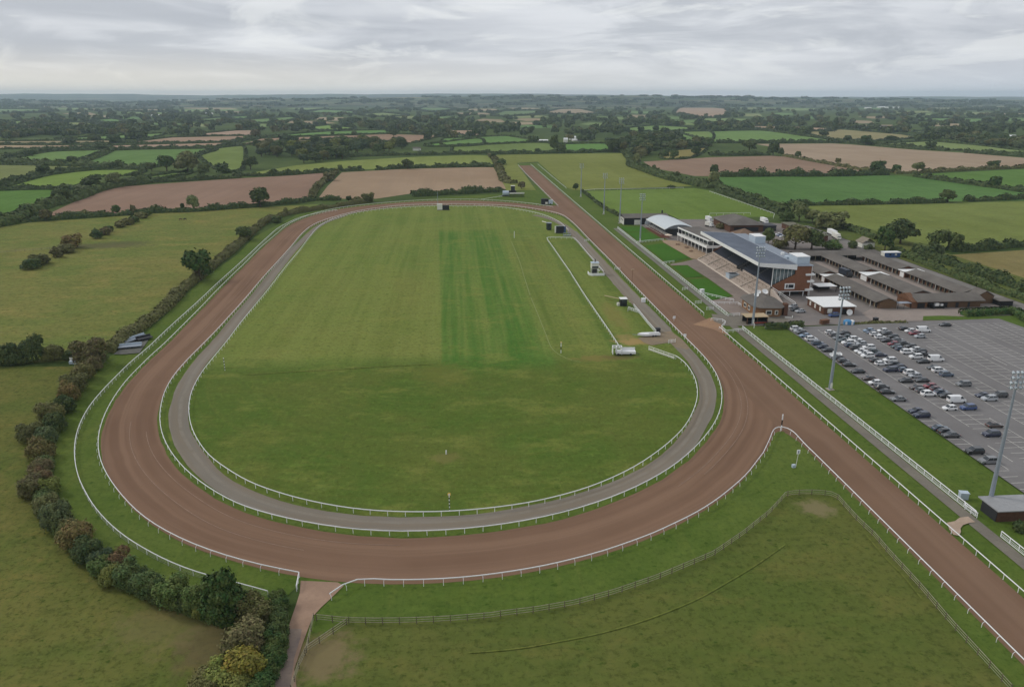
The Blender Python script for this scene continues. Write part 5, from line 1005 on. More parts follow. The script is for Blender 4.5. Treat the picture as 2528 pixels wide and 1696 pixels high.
def lorry(x, y, rz, cabc, body, L, label, sc=1.):
    r = empty('lorry', (x, y, .18), rz, label, 'lorry')
    MB().box(-L / 2, L / 2, -1.2, 1.2, .9, 3.3).build('box_body', body, r); b = MB()
    b.extrude([(-L / 2 - 1.9, .5), (-L / 2 - .1, .5), (-L / 2 - .1, 2.5), (-L / 2 - 1.4, 2.5), (-L / 2 - 1.9, 1.6)], 'y', -1.1, 1.1).build('cab', cabc, r)
    MB().box(-L / 2 - 1.75, -L / 2 - 1.5, -.95, .95, 1.65, 2.3).build('windscreen', M['glass'], r)
    MB().box(-L / 2, L / 2, -.5, .5, .5, .88).build('chassis', M['dark'], r)
    for xx in (-L / 2 - 1.1, L / 2 - 1.6, L / 2 - .7):
        for s in (-1, 1): MB().tube([(xx, s * .8, .45), (xx, s * 1.15, .45)], .45, 12).build('wheel', M['tyre'], r)
    return r
lorry(*at('h', 610, 740), math.pi / 2 + .1, M['dark'], plain('navy_box', (48, 54, 66), .5), 6, 'dark horsebox lorry parked in the yard between stable ranges')
lorry(*at('g', 1850, 450), math.pi / 2 - .1, M['whitepaint'], M['whitepaint'], 10, 'long white lorry by the store, behind the other one')
lorry(*at('g', 1920, 510), math.pi / 2 - .15, M['offwhite'], M['offwhite'], 8, 'lower white lorry in front of the long white one by the store')
lorry(*at('g', 620, 225), math.pi / 2, M['whitepaint'], M['whitepaint'], 7, 'white lorry behind the weighing room')
lorry(*at('f', 1960, 440), 2.0, M['whitepaint'], M['offwhite'], 4, 'white box lorry behind the viewing pavilion')
lorry(*at('f', 1960, 345), 1.7, M['whitepaint'], M['whitepaint'], 5, 'white lorry beside the dark weighing room, farthest behind the pavilion')
def sat_dish(x, y, z, r, label, tilt=.6, az=0.):
    t = empty('satellite_dish', (x, y, z), az, label, 'dish')
    MB().tube([(0, 0, 0), (0, 0, r * .9)], .06, 6).build('stand', M['galv'], t)
    b = MB(); n = 14; ring = []
    for k in range(4):
        rr = r * k / 3; zz = .28 * rr * rr / r
        for j in range(n):
            a = 2 * math.pi * j / n; b.v.append((zz * math.cos(tilt) * -1 - rr * math.cos(a) * math.sin(tilt) * 0 + rr * math.cos(a) * math.sin(tilt), rr * math.sin(a), r * .95 + rr * math.cos(a) * math.cos(tilt) + zz * math.sin(tilt)))
    for k in range(3):
        for j in range(n): l = (j + 1) % n; b.f.append((k * n + j, (k + 1) * n + j, (k + 1) * n + l, k * n + l))
    o = b.build('reflector', M['whitepaint'], t); md = o.modifiers.new('thick', 'SOLIDIFY'); md.thickness = .05
    MB().tube([(0, 0, r * .95), (-r * .5 * math.cos(tilt), 0, r * .95 + r * .5 * math.sin(tilt))], .03, 5).build('feed_arm', M['galv'], t); return t
DG = 'white satellite dishes on the lodge roof'
sat_dish(117.0, 276.5, 5.2, .95, 'left white satellite dish of three on the lodge roof', .9, 1.3); sat_dish(118.6, 278.5, 5.9, .9, 'middle white satellite dish of three on the lodge roof', .8, 1.5); sat_dish(120.8, 277.6, 5.9, 1.2, 'largest white satellite dish, right one on the lodge roof', .9, 1.7)
sat_dish(*at('2', 778, 790), .2, 1.15, 'large round white dish on a post by the brick block', .25, 1.45)
for (x, y), lb in ((at('b', 890, 600), 'left'), (at('b', 935, 570), 'middle'), (at('b', 1005, 590), 'right')): sat_dish(x, y, .2, .75, f'{lb} small white dish of three by a dark saloon beside the grass', 1.0, 1.5)
# ------------------------------------------------------------------ floodlight masts
def mast(x, y, h, label, rows=4, cols=4, near=True):
    r = empty('floodlight_mast', (x, y, 0), R(random.uniform(-8, 8)), label, 'floodlight', 'floodlight masts beside the home straight')
    MB().box(-.9, .9, -.9, .9, 0, .22).build('base_plinth', M['concrete'], r)
    MB().tube([(0, 0, .2), (0, 0, h * .12), (0, 0, h * .5), (0, 0, h - 3.6), (0, 0, h)], [.48, .44, .33, .2, .15], 12).build('pole', M['galv'], r)
    MB().box(-.26, .26, -.62, -.42, .6, 2.2).build('control_box', M['offwhite'], r)
    b = MB()
    for k in range(rows): b.bar((-1.5, .0, h - .2 - k * 1.05), (1.5, 0, h - .2 - k * 1.05), .1, .12)
    for s in (-1.1, 1.1): b.bar((s, .08, h + .1), (s, .08, h - .5 - (rows - 1) * 1.05), .1, .1)
    b.build('head_frame', M['galv'], r)
    for k in range(rows):
        for j in range(cols):
            X = -1.35 + 2.7 * j / (cols - 1) + (.2 if k % 2 else -.05); Z = h - .05 - k * 1.05
            m = MB().tube([(X, -.1, Z + .12), (X, -.42, Z - .08), (X, -.6, Z - .2)], [.16, .27, .29], 8); m.build('lamp', M['lamp'], r)
    return r
mast(108.5, 257.0, 28.9, 'tall floodlight mast between the lodge and the track corner', 4, 4)
mast(106.3, 192.9, 30.2, 'tall floodlight mast on the grass beside the car park')
mast(107.7, 127.6, 29.7, 'nearest floodlight mast, beside the small shed at the right edge')
mast(106.0, 421.5, 27.6, 'floodlight mast on the lawns before the viewing pavilion')
mast(108.7, 489.5, 29.4, 'floodlight mast at the corner of the black barn', 4, 3)
mast(105.9, 530, 28.6, 'floodlight mast on the grass beyond the black barn', 4, 3)
mast(105.5, 628, 27, 'farthest floodlight mast, standing out against the olive field', 4, 2)
# ------------------------------------------------------------------ posts, huts and trailers in the middle
def striped_post(name, v, x, y, hh, label, disc=None, bands=6, r=.09, colors=('white', 'black'), cat='post'):
    X, Y = at(v, x, y); t = empty(name, (X, Y, 0), 0, label, cat); a = MB(); b = MB()
    for k in range(bands): (a if k % 2 == 0 else b).tube([(0, 0, hh * k / bands), (0, 0, hh * (k + 1) / bands)], r, 8)
    a.build('post', M[colors[0]], t); b.build('bands', M[colors[1]], t)
    if disc: MB().tube([(0, -.08, hh + disc * .9), (0, .08, hh + disc * .9)], disc, 16).build('disc', M['yellow'], t); MB().tube([(0, -.12, hh + disc * .9), (0, -.09, hh + disc * .9)], disc * .6, 16).build('disc_face', M['white'], t)
    return t
striped_post('winning_post', 'I', 2012, 580, 3.6, 'black and white marker post with round yellow disc, behind the near infield rail', .34, 9)
striped_post('marker_post', 'G', 2222, 300, 4.2, 'slim leaning black and white post on the left infield grass', None, 9, .1)
striped_post('marker_post', '5', 522, 692, 3.4, 'white post with black top standing on the worn chase turf', .3, 3, .12)
striped_post('furlong_post', '6', 402, 322, 4.4, 'white post with black band at the rounded tip of the rails', None, 3, .16, cat='post')
striped_post('marker_post', 'I', 1990, 212, 1.0, 'small white peg on the near infield turf', None, 1, .14)
striped_post('marker_post', '4', 107, 822, 4.0, 'plain white post near the far end of the mown strip', None, 1, .14)
X, Y = at('6', 515, 605); t = empty('distance_sign', (X, Y, 0), .2, 'white sign on a thin post leaning over the grass between the two tracks', 'sign')
MB().tube([(0, 0, 0), (.25, 0, 3.3)], .06, 6).build('post', M['offwhite'], t); MB().box(-.15, .65, -.05, .05, 3.3, 4.3).build('board', M['white'], t); MB().box(.15, .34, -.07, -.055, 3.5, 4.1).build('numeral', M['blue'], t); MB().box(-.95, -.2, -.3, .3, 0, .75).build('weight_box', M['palemetal'], t)
X, Y = at('j', 722, 385); t = empty('lamp_post', (X, Y, 0), 0, 'thin brown lamp post at the inner rail opposite the lawns', 'lamp post'); MB().tube([(0, 0, 0), (.1, 0, 7)], [.1, .07], 6).build('post', M['timber'], t); MB().box(-.5, .7, -.15, .15, 6.9, 7.2).build('lamp_head', M['tan'], t)
# judge's hut on legs
X, Y = at('i', 1000, 1390); t = empty('judge_hut', (X, Y, 0), 0, 'tall white topped hut on legs inside a low white surround beside the chase strip', 'hut')
MB().box(-1.7, 1.7, -1.4, 1.6, 3.0, 5.6).build('cabin', M['offwhite'], t); MB().box(-1.5, 1.5, -1.46, -1.42, 3.2, 4.1).build('window', M['glass'], t); MB().box(-1.9, 1.9, -1.6, 1.8, 5.6, 5.75).build('roof', M['palemetal'], t); MB().box(-1.3, 1.0, -1.0, 1.2, 0, 2.98).build('base', M['dark'], t)
for s in (-1.6, 1.6): 
    for q in (-1.3, 1.5): MB().box(s - .08, s + .08, q - .08, q + .08, 0, 3).build('leg', M['whitepaint'], t)
MB().sweep([(-2.9, 1.5, .6), (-2.9, -2.2, .6), (-1.8, -3.2, .6), (4.2, -3.2, .6)], [(-.12, -.6), (.12, -.6), (.12, .6), (-.12, .6)]).build('surround', M['white'], t)
MB().tube([(.2, .6, 5.7), (.2, .6, 7.2)], .25, 8).build('chimney', M['dark'], t); MB().box(1.75, 2.6, -.5, 2.4, 1.6, 1.75).build('side_landing', M['offwhite'], t)
X, Y = at('j', 592, 690); t = empty('camera_hut', (X, Y, 0), 0, 'small black hut with white flat roof beside the service road', 'hut')
MB().box(-1.3, 1.3, -1.2, 1.5, 0, 2.9).build('cabin', M['black'], t); MB().box(-1.5, 1.5, -1.4, 1.7, 2.9, 3.05).build('roof', M['whitepaint'], t); MB().box(-.9, .9, -1.26, -1.21, 1.6, 2.5).build('window', M['glass'], t); MB().box(-2.4, -1.4, -.4, 1.0, 0, 1.1).build('side_box', M['offwhite'], t); MB().bar((-1.3, 1.8, 2.4), (-4.8, 14, .6), .5, .15).build('ramp', M['tan'], t); MB().bar((1.4, 0, 2.0), (3.6, 2.6, .5), .1, .1).build('handrail', M['offwhite'], t)
X, Y = at('i', 118, 535); t = empty('observation_booth', (X, Y, 0), .2, 'rounded dark glass booth with white top strip on the infield by the far right bend', 'booth')
MB().prism([(1.6 * math.cos(a) * 1.1, 1.6 * math.sin(a)) for a in np.linspace(0, 2 * math.pi, 11)[:-1]], .5, 4.4).build('cabin', M['glass'], t); MB().prism([(1.7 * math.cos(a) * 1.1, 1.7 * math.sin(a)) for a in np.linspace(0, 2 * math.pi, 11)[:-1]], 4.4, 4.65).build('roof', M['galv'], t); MB().prism([(1.2 * math.cos(a), 1.2 * math.sin(a)) for a in np.linspace(0, 2 * math.pi, 9)[:-1]], 0, .5).build('plinth', M['dark'], t); MB().bar((-1.6, 1.2, 4.7), (-2.4, 6.2, 4.7), .7, .25).build('top_strip', M['offwhite'], t)
X, Y = at('i', 330, 600); t = empty('video_screen', (X, Y, 0), 0, 'black screen with pale frame on a trailer where the infield rail ends', 'screen')
MB().box(-2.4, 2.4, -.2, .5, .7, 4.3).build('panel', M['black'], t); MB().box(-3.1, -2.42, -.25, .8, .3, 4.4).build('frame', M['offwhite'], t); MB().box(-2.6, 2.6, -.5, 1.2, .3, .65).build('trailer', M['dark'], t); MB().box(-2.5, 2.6, -.2, .5, 4.32, 4.6).build('top_bar', M['galv'], t)
X, Y = at('i', 422, 592); t = empty('banner', (X, Y, 0), 0, 'upright blue banner beside the black screen', 'banner'); MB().box(-.75, .75, -.06, .06, .3, 4.0).build('cloth', M['blue'], t)
for s in (-.7, .7): MB().box(s - .05, s + .05, -.05, .05, 0, .3).build('foot', M['dark'], t)
X, Y = at('i', 470, 650); t = empty('trailer', (X, Y, 0), 0, 'small open wire cage trailer between the screen and the service road', 'trailer'); b = MB()
for s in (-2.2, -.7, .8, 2.2): b.box(s - .05, s + .05, -.9, -.8, .4, 1.9).box(s - .05, s + .05, .8, .9, .4, 1.9)
b.box(-2.3, 2.3, -.9, -.82, 1.8, 1.95).box(-2.3, 2.3, .82, .9, 1.8, 1.95); b.build('cage', M['galv'], t); MB().box(-2.3, 2.3, -1, 1, .35, .5).build('bed', M['galv'], t)
def stalls(v, x, y, n, rz, label, m, h=3.2):
    X, Y = at(v, x, y); t = empty('starting_stalls', (X, Y, 0), rz, label, 'starting stalls'); w = n * 1.1
    MB().box(-w / 2, w / 2, -1.6, 1.6, h - .2, h).build('canopy', m, t); b = MB()
    for k in range(n + 1): b.box(-w / 2 + k * 1.1 - .06, -w / 2 + k * 1.1 + .06, -1.6, 1.6, .3, h - .2)
    b.build('partitions', m, t); MB().box(-w / 2 - .2, w / 2 + .2, -1.7, -1.5, h - .6, h + .5).build('front_board', M['offwhite'], t)
    for s in (-w / 2, w / 2): MB().tube([(s - .15, 0, .4), (s + .15, 0, .4)], .4, 10).build('wheel', M['tyre'], t)
    return t
stalls('C', 430, 1145, 11, .05, 'long dark green starting stalls parked on the grass behind the far bend', plain('stall_green', (40, 54, 50), .6))
X, Y = at('C', 388, 1120); t = empty('tractor', (X, Y, 0), 0, 'dark tractor with white cab roof behind the starting stalls', 'tractor'); MB().box(-3, 3.2, -1.6, 1.6, 1.0, 3.2).build('body', M['black'], t); MB().box(-1.2, 2, -1.5, 1.5, 3.2, 7).build('cab', M['dark'], t); MB().box(-1.4, 2.2, -1.7, 1.7, 7, 7.3).build('roof', M['offwhite'], t)
for s in (-2, 2.1): 
    for q in (-1.7, 1.7): MB().tube([(s, q - .3, 1.1), (s, q + .3, 1.1)], 1.1, 12).build('wheel', M['tyre'], t)
X, Y = at('C', 322, 1140); t = empty('water_bowser', (X, Y, 0), 0, 'pale round tank trailer at the left end of the starting stalls', 'tank'); MB().tube([(-2.5, 0, 2.6), (2.5, 0, 2.6)], 2.1, 14).build('tank', M['palemetal'], t); MB().box(-4, 3, -1.3, 1.3, .4, .8).build('chassis', M['dark'], t)
for q in (-1.4, 1.4): MB().tube([(0, q - .2, .6), (0, q + .2, .6)], .6, 10).build('wheel', M['tyre'], t)
X, Y = at('C', 722, 1222); t = empty('equipment_box', (X, Y, 0), 0, 'black equipment box with pale trailer where the oval rail meets the chute', 'trailer'); MB().box(-4, 1.6, -1.6, 1.6, .4, 4.6).build('box', M['black'], t); MB().box(-1, 1, -1.66, -1.61, .6, 2.2).build('hatch', M['offwhite'], t); MB().box(1.7, 5, -1.4, 1.4, .6, 3.4).build('trailer_body', M['palemetal'], t)
for s in (-3, 3): MB().tube([(s, -1.7, .5), (s, -1.4, .5)], .5, 10).build('wheel', M['tyre'], t)
X, Y = at('B', 2030, 1275); t = empty('camera_hut', (X, Y, 0), 0, 'little white and black hut on the infield at the middle of the far bend', 'hut'); MB().box(-3.6, .2, -1.2, 1.2, .3, 4.4).build('cabin', M['offwhite'], t); MB().box(.3, 5.2, -1.2, 1.2, .3, 3.4).build('screen', M['black'], t); MB().box(-3.8, 5.4, -1.3, 1.3, 0, .28).build('base', M['dark'], t); MB().box(-3.2, -2.9, 1.3, 1.6, 0, 13).build('mast', M['galv'], t)
X, Y = at('j', 975, 1150); t = empty('rail_trailer', (X, Y, 0), .05, 'long white boat shaped trailer with pointed drawbar beside the service road', 'trailer')
MB().prism([(-4.1, 0), (-2.4, 1.0), (3.6, 1.0), (3.9, .6), (3.9, -.9), (-1.6, -1.1)], .55, 1.25).build('bed', M['white'], t); MB().box(-.2, 3.6, -.9, -.75, 1.25, 1.6).build('side_board', M['whitepaint'], t); MB().bar((-4.0, .1, .75), (-5.7, .8, .7), .12, .12).build('drawbar', M['galv'], t)
for s in (1.2, 2.2):
    for q in (-.95, .85): MB().tube([(s, q - .12, .35), (s, q + .12, .35)], .35, 10).build('wheel', M['tyre'], t)
X, Y = at('j', 1108, 1085); single('rubber_block', MB().box(-.9, .9, -.8, .8, 0, 1.5).box(-.7, .7, -.6, .6, 1.5, 1.8), M['dark'], (X, Y, 0), 'dark block standing at the end of the white picket railing', 'block') if False else None
t = empty('wheeled_bin', (*at('j', 1108, 1088), 0), 0, 'dark bin at the end of the white picket railing', 'bin'); MB().prism([(-.75, -.7), (.75, -.7), (.75, .7), (-.75, .7)], .15, 1.5).build('body', M['dark'], t); MB().box(-.82, .82, -.78, .78, 1.5, 1.62).build('lid', M['black'], t)
X, Y = at('j', 580, 1420); t = empty('starting_trailer', (X, Y, 0), -.08, 'white low trailer with tall white end frame where the chase rail stops', 'trailer')
MB().box(-2.2, 4.2, -1.1, 1.0, .6, 1.4).build('bed', M['white'], t); b = MB()
for s in (-3.2, -2.0, -.3): b.box(s - .1, s + .1, -1.1, 1.1, .4, 2.9)
b.box(-3.3, -.2, -1.1, -.95, 2.5, 2.9).box(-3.3, -.2, .95, 1.1, 2.5, 2.9); b.build('end_frame', M['whitepaint'], t); MB().box(.1, 4.2, .85, 1.0, 1.4, 2.2).build('side_board', M['whitepaint'], t); MB().bar((4.2, 0, .7), (5.4, -.4, .5), .15, .15).build('drawbar', M['dark'], t)
for s in (-1.4, 2.6):
    for q in (-1.2, .9): MB().tube([(s, q, .4), (s, q + .25, .4)], .4, 10).build('wheel', M['tyre'], t)
for v, x, y, lb in (('j', 1515, 462, 'white plastic hurdle wing on the verge by the long lawn'), ('j', 1712, 665, 'pair of white hurdle wings on the verge nearest the lodge lawn'), ('j', 1885, 760, 'white hurdle wings on the verge at the track corner'), ('i', 850, 755, 'white gate wing by the inner rail near the screen'), ('j', 505, 160, 'folded white gate on the inner rail opposite the far lawns'), ('j', 895, 640, 'white box by the inner rail opposite the nearest lawn'), ('j', 1350, 920, 'white sign frame on the inner rail by the corner'), ('j', 1508, 1190, 'small white square sign on the inner rail past the crossing'), ('j', 1320, 1250, 'white barrier end lying at the road fork'), ('j', 1765, 500, 'white ticket box on the footpath fence'), ('6', 1810, 850, 'grey steel cabinet beside the footpath fence near the shed')):
    X, Y = at(v, x, y); t = empty('jump_wing' if 'wing' in lb else 'box' if 'box' in lb or 'cabinet' in lb else 'small_gate' if 'gate' in lb else 'sign' if 'sign' in lb else 'barrier', (X, Y, .0), random.uniform(-.4, .6), lb, 'barrier' if 'box' not in lb and 'cabinet' not in lb and 'sign' not in lb else 'box' if 'sign' not in lb else 'sign')
    m = M['palemetal'] if 'grey' in lb else M['white']
    if 'box' in lb or 'cabinet' in lb: MB().box(-.8, .8, -.6, .6, .1, 1.5).build('body', m, t); MB().box(-.9, .9, -.7, .7, 1.5, 1.6).build('lid', m, t)
    elif 'sign' in lb: MB().box(-.5, .5, -.04, .04, .9, 1.9).build('board', m, t); MB().box(-.05, .05, .05, .12, 0, 1.9).build('post', m, t)
    else:
        b = MB(); b.bar((-1.4, 0, .3), (1.4, .3, .3), .09, .09).bar((-1.4, 0, .8), (1.4, .3, .8), .09, .09).bar((-1.4, 0, 1.3), (1.0, .3, 1.1), .1, .1).build('bars', m, t)
        for s in (-1.4, 0, 1.4): MB().bar((s, s * .1 + .15, 0), (s, s * .1 + .15, 1.35), .1, .1).build('post', m, t)
X, Y = at('1', 1425, 1190); t = empty('rail_gate', (X, Y, 0), 0, 'white gate frame with red top rail at the foot of the tall mast', 'gate')
for s in (-2.1, 2.1): MB().box(s - .09, s + .09, -.09, .09, 0, 1.9).build('post', M['whitepaint'], t)
MB().box(-2.2, 2.2, -.12, .12, 1.9, 2.15).build('top_rail', M['red'], t)
X, Y = at('2', 560, 865); t = empty('wall_remains', (X, Y, 0), .3, 'stack of dark timber pallets beside the car park entrance', 'pallets'); b = MB()
for k in range(4): b.box(-1.8, 1.6, -.8, .8, .1 + k * .45, .36 + k * .45)
b.build('pallets', M['timber'], t); t.name = 'pallet_stack'
for k, (x, y, w) in enumerate(((610, 868, 1.5), (640, 872, 1.1), (690, 878, 1.2))):
    X, Y = at('2', x, y); single('rubble_pile', MB().ball((0, 0, 0), w, 9, 4, .55, 0), plain(f'pale_rubble_{k}', (196, 176, 128), .9, 0, .2, .3, 3), (X, Y, 0.1), f'{("left", "middle", "right")[k]} heap of pale sacks between the pallets and the blue sheet', 'rubble', 'pale heaps by the car park entrance')
X, Y = at('2', 775, 870); t = empty('covered_heap', (X, Y, 0), 0, 'heap under bright blue and white plastic sheet by the car park', 'heap'); MB().prism([(-2.2, -.9), (-.5, -1.3), (1.6, -1.0), (2.3, .3), (1.0, 1.2), (-1.6, 1.1)], 0, 1.3).ball((-.5, 0, 1.25), 1.5, 9, 4, .75, 0).build('sheet', M['sheet'], t); MB().ball((.9, -.2, 1.25), 1.0, 8, 4, .6, 0).box(-1.9, -1.2, -1.2, -1.12, .3, 1.4).box(.3, 1.0, -1.36, -1.22, .1, 1.3).build('white_sheet', M['whitepaint'], t)
X, Y = at('2', 1012, 852); t = empty('wheeled_bin', (X, Y, 0), .2, 'tall black wheeled bin on the kerb north of the car park', 'bin'); MB().prism([(-.7, -.6), (.8, -.6), (.8, .7), (-.7, .7)], .1, 1.7).build('body', M['black'], t); MB().box(-.8, .9, -.7, .8, 1.7, 1.85).build('lid', M['dark'], t)
for k, (x, y) in enumerate(((1070, 850), (1130, 850), (1210, 852))): X, Y = at('2', x, y); single('stone_block', MB().box(-1.6, 1.6, -.5, .5, 0, .8).box(-1.1, 1.2, -.4, .4, .8, 1.0), M['step'], (X, Y, 0.1), f'{("left", "middle", "right")[k]} pale stone block along the car park kerb', 'block', 'pale blocks on the kerb')
X, Y = at('2', 1565, 728); t = empty('stable_cart', (X, Y, 0), 0, 'dark cart with white hay sacks outside the brown range', 'cart'); MB().box(-2.8, 2.8, -.8, .8, .5, 1.2).build('bed', M['black'], t); MB().box(-1.4, .2, -.5, .5, 1.2, 2.3).build('sack', M['whitepaint'], t); MB().box(.9, 1.9, -.5, .5, 1.2, 1.9).build('sack', M['whitepaint'], t)
for s in (-2, 2): MB().tube([(s, -.95, .4), (s, -.7, .4)], .4, 10).build('wheel', M['tyre'], t)
for k, (x, y) in enumerate(((1410, 770), (1570, 825), (1650, 890))): X, Y = at('f', x, y); t = empty('picnic_table', (X, Y, 0), .3 * k, f'{("far", "middle", "near")[k]} wooden picnic table on the tan paving before the pavilion', 'table', 'picnic tables on the paving'); MB().box(-1.1, 1.1, -.4, .4, .72, .78).build('table_top', M['timber'], t); MB().box(-1.1, 1.1, -.9, -.62, .42, .47).build('bench', M['timber'], t); MB().box(-1.1, 1.1, .62, .9, .42, .47).build('bench', M['timber'], t); MB().bar((-.8, -.7, 0), (-.8, .7, 0.01), .1, .1).bar((-.8, -.5, 0), (-.8, -.2, .72), .1, .08).bar((.8, .5, 0), (.8, .2, .72), .1, .08).bar((.8, -.5, 0), (.8, -.2, .72), .1, .08).bar((-.8, .5, 0), (-.8, .2, .72), .1, .08).build('legs', M['timber'], t)
X, Y = at('f', 860, 395); t = empty('dome_tent', (X, Y, 0), 0, 'round white dome tent at the far corner of the curved marquee', 'tent'); MB().ball((0, 0, .6), 2.6, 14, 6, 3.2, 0).build('dome', M['pvc'], t); MB().tube([(0, 0, 0), (0, 0, .6)], 2.55, 14).build('skirt', M['offwhite'], t)
X, Y = at('f', 1240, 655); t = empty('parasol', (X, Y, 0), 0, 'cream parasol on the paving left of the pavilion', 'parasol'); MB().tube([(0, 0, 0), (0, 0, 2.6)], .05, 6).build('pole', M['timber'], t); MB().tube([(0, 0, 2.2), (0, 0, 2.9)], [2.3, .05], 8).build('canopy', plain('cream_cloth', (216, 196, 176), .8), t)
# livestock trailers by the hedge on the left bend
for k, (x, y, L) in enumerate(((1340, 1365, 9), (1290, 1440, 7), (1430, 1360, 5))):
    X, Y = at('F', x, y); t = empty('flat_trailer', (X, Y, 0), (1.05, .25, .75)[k], ('long grey flat trailer parked against the left hedge', 'pale grey trailer nearest the left bend rail', 'dark small trailer beside the long grey one')[k], 'trailer')
    MB().box(-L / 2, L / 2, -1.2, 1.2, .7, 1.0).build('bed', M['galv'] if k < 2 else M['dark'], t); MB().box(-L / 2, L / 2, 1.0, 1.2, 1.0, 1.6).build('side', M['palemetal'] if k < 2 else M['dark'], t); MB().bar((-L / 2, 0, .8), (-L / 2 - 2, 0, .6), .15, .15).build('drawbar', M['dark'], t)
    for s in (-.6, .6):
        for q in (-1.1, 1.1): MB().tube([(s, q - .15, .4), (s, q + .15, .4)], .4, 10).build('wheel', M['tyre'], t)
ground_poly('hardstanding', P(['F', (1120, 1505), (1230, 1420), (1420, 1300), (1490, 1330), (1380, 1490), (1240, 1505)]), hard('stone_hardstanding', (104, 102, 98), (90, 90, 84), .3, 1.5))
t = empty('field_trough', (*at('G', 745, 235), 0), 0, 'pale trough and gate at the hedge corner in the left pasture', 'trough'); MB().box(-1.6, 1.6, -.6, .6, .2, 1.1).build('trough', M['palemetal'], t); MB().box(-1.6, -1.4, -.5, .5, 0, .2).box(1.4, 1.6, -.5, .5, 0, .2).build('feet', M['dark'], t); MB().box(-2, 2.2, .9, 1.0, .3, 1.9).build('gate', M['offwhite'], t)
# two horses far off in the meadow
def horse(x, y, rz, label, c):
    b = MB(); b.tube([(-.95, 0, 1.15), (-.8, 0, 1.2), (-.3, 0, 1.12), (.3, 0, 1.12), (.75, 0, 1.22), (.95, 0, 1.2)], [.12, .34, .32, .34, .36, .15], 8)
    b.tube([(.8, 0, 1.3), (1.2, 0, .95), (1.5, 0, .5)], [.24, .17, .13], 7).tube([(1.42, 0, .62), (1.6, 0, .35), (1.75, 0, .12)], [.15, .13, .08], 7)
    for X, s in ((.7, .18), (.65, -.18)): b.tube([(X, s, 1.1), (X + .05, s, .55), (X, s, .05)], [.14, .08, .06], 6)
    for X, s in ((-.75, .2), (-.65, -.2)): b.tube([(X, s, 1.1), (X + .12, s, .8), (X - .12, s, .48), (X - .05, s, .05)], [.2, .12, .07, .06], 6)
    b.tube([(-.95, 0, 1.3), (-1.12, 0, .95), (-1.15, 0, .5)], [.06, .07, .02], 5)
    o = single('horse', b, plain('horse_coat_' + label[:5], c, .8), (x, y, 0.05), label, 'horse', 'horses in the meadow'); o.rotation_euler.z = rz; return o
def horse_at(v, x, y, rz, lb, c):
    X, Y = at(v, x, y); o = horse(0, 0, 0, lb, c); o.location = (X, Y, .15); o.rotation_euler.z = rz
horse_at('F', 1785, 182, .3, 'brown horse grazing in the upper left meadow, left of the pair', (84, 58, 44)); horse_at('F', 1830, 178, 2.8, 'black horse grazing in the upper left meadow, right of the pair', (44, 38, 34))
LOCAL[0] = False
# ------------------------------------------------------------------ vegetation
def leaf_mesh_data(C, N, S, rng):
    """one quad per leaf clump: centres, outward normals, sizes"""
    n = len(C); N = N + rng.normal(0, .36, (n, 3)); N /= np.linalg.norm(N, axis=1, keepdims=True) + 1e-9
    A = rng.normal(0, 1, (n, 3)); A -= N * (A * N).sum(1, keepdims=True); A /= np.linalg.norm(A, axis=1, keepdims=True) + 1e-9; B = np.cross(N, A)
    a = A * S[:, None] * .5; b = B * S[:, None] * rng.uniform(.32, .55, (n, 1))
    return np.stack([C - a - b, C + a - b * .6, C + a * .8 + b, C - a * .7 + b * .8], 1).reshape(-1, 3)
def quads_to_mesh(name, V, m, tint=None):
    nv = len(V); nq = nv // 4; me = bpy.data.meshes.new(name); me.vertices.add(nv); me.vertices.foreach_set('co', V.astype(np.float32).ravel())
    me.loops.add(nv); me.loops.foreach_set('vertex_index', np.arange(nv, dtype=np.int32)); me.polygons.add(nq); me.polygons.foreach_set('loop_start', np.arange(0, nv, 4, dtype=np.int32))
    try: me.polygons.foreach_set('loop_total', np.full(nq, 4, np.int32))
    except Exception: pass
    if tint is not None:
        at_ = me.color_attributes.new('tint', 'FLOAT_COLOR', 'POINT'); at_.data.foreach_set('color', np.repeat(tint, 4, 0).astype(np.float32).ravel())
    me.materials.append(m); me.update(calc_edges=True); me.validate(); return me
def lobes_for(kind, rng):
    L = []
    if kind == 'oak':
        L.append((0, 0, .55, .36, .36))
        for k in range(9):
            a = k * 2.4 + rng.uniform(-.3, .3); r = rng.uniform(.2, .31); L.append((r * math.cos(a), r * math.sin(a), rng.uniform(.24, .8), rng.uniform(.16, .24), rng.uniform(.15, .22)))
    elif kind == 'round':
        L.append((0, 0, .55, .36, .38))
        for k in range(7):
            a = k * 2.4; r = rng.uniform(.14, .26); L.append((r * math.cos(a), r * math.sin(a), rng.uniform(.3, .8), rng.uniform(.17, .24), rng.uniform(.16, .22)))
    elif kind == 'bush':
        L.append((0, 0, .32, .4, .5))
        for k in range(9):
            a = k * 2.4; r = rng.uniform(.16, .33); L.append((r * math.cos(a), r * math.sin(a), rng.uniform(.2, .7), rng.uniform(.15, .24), rng.uniform(.2, .3)))
    elif kind == 'tall':
        for k in range(9): a = k * 2.4; z = .22 + .085 * k; r = .16 * (1.1 - abs(z - .5)); L.append((r * math.cos(a), r * math.sin(a), z, .3 * (1.15 - abs(z - .45)), .16))
    return L
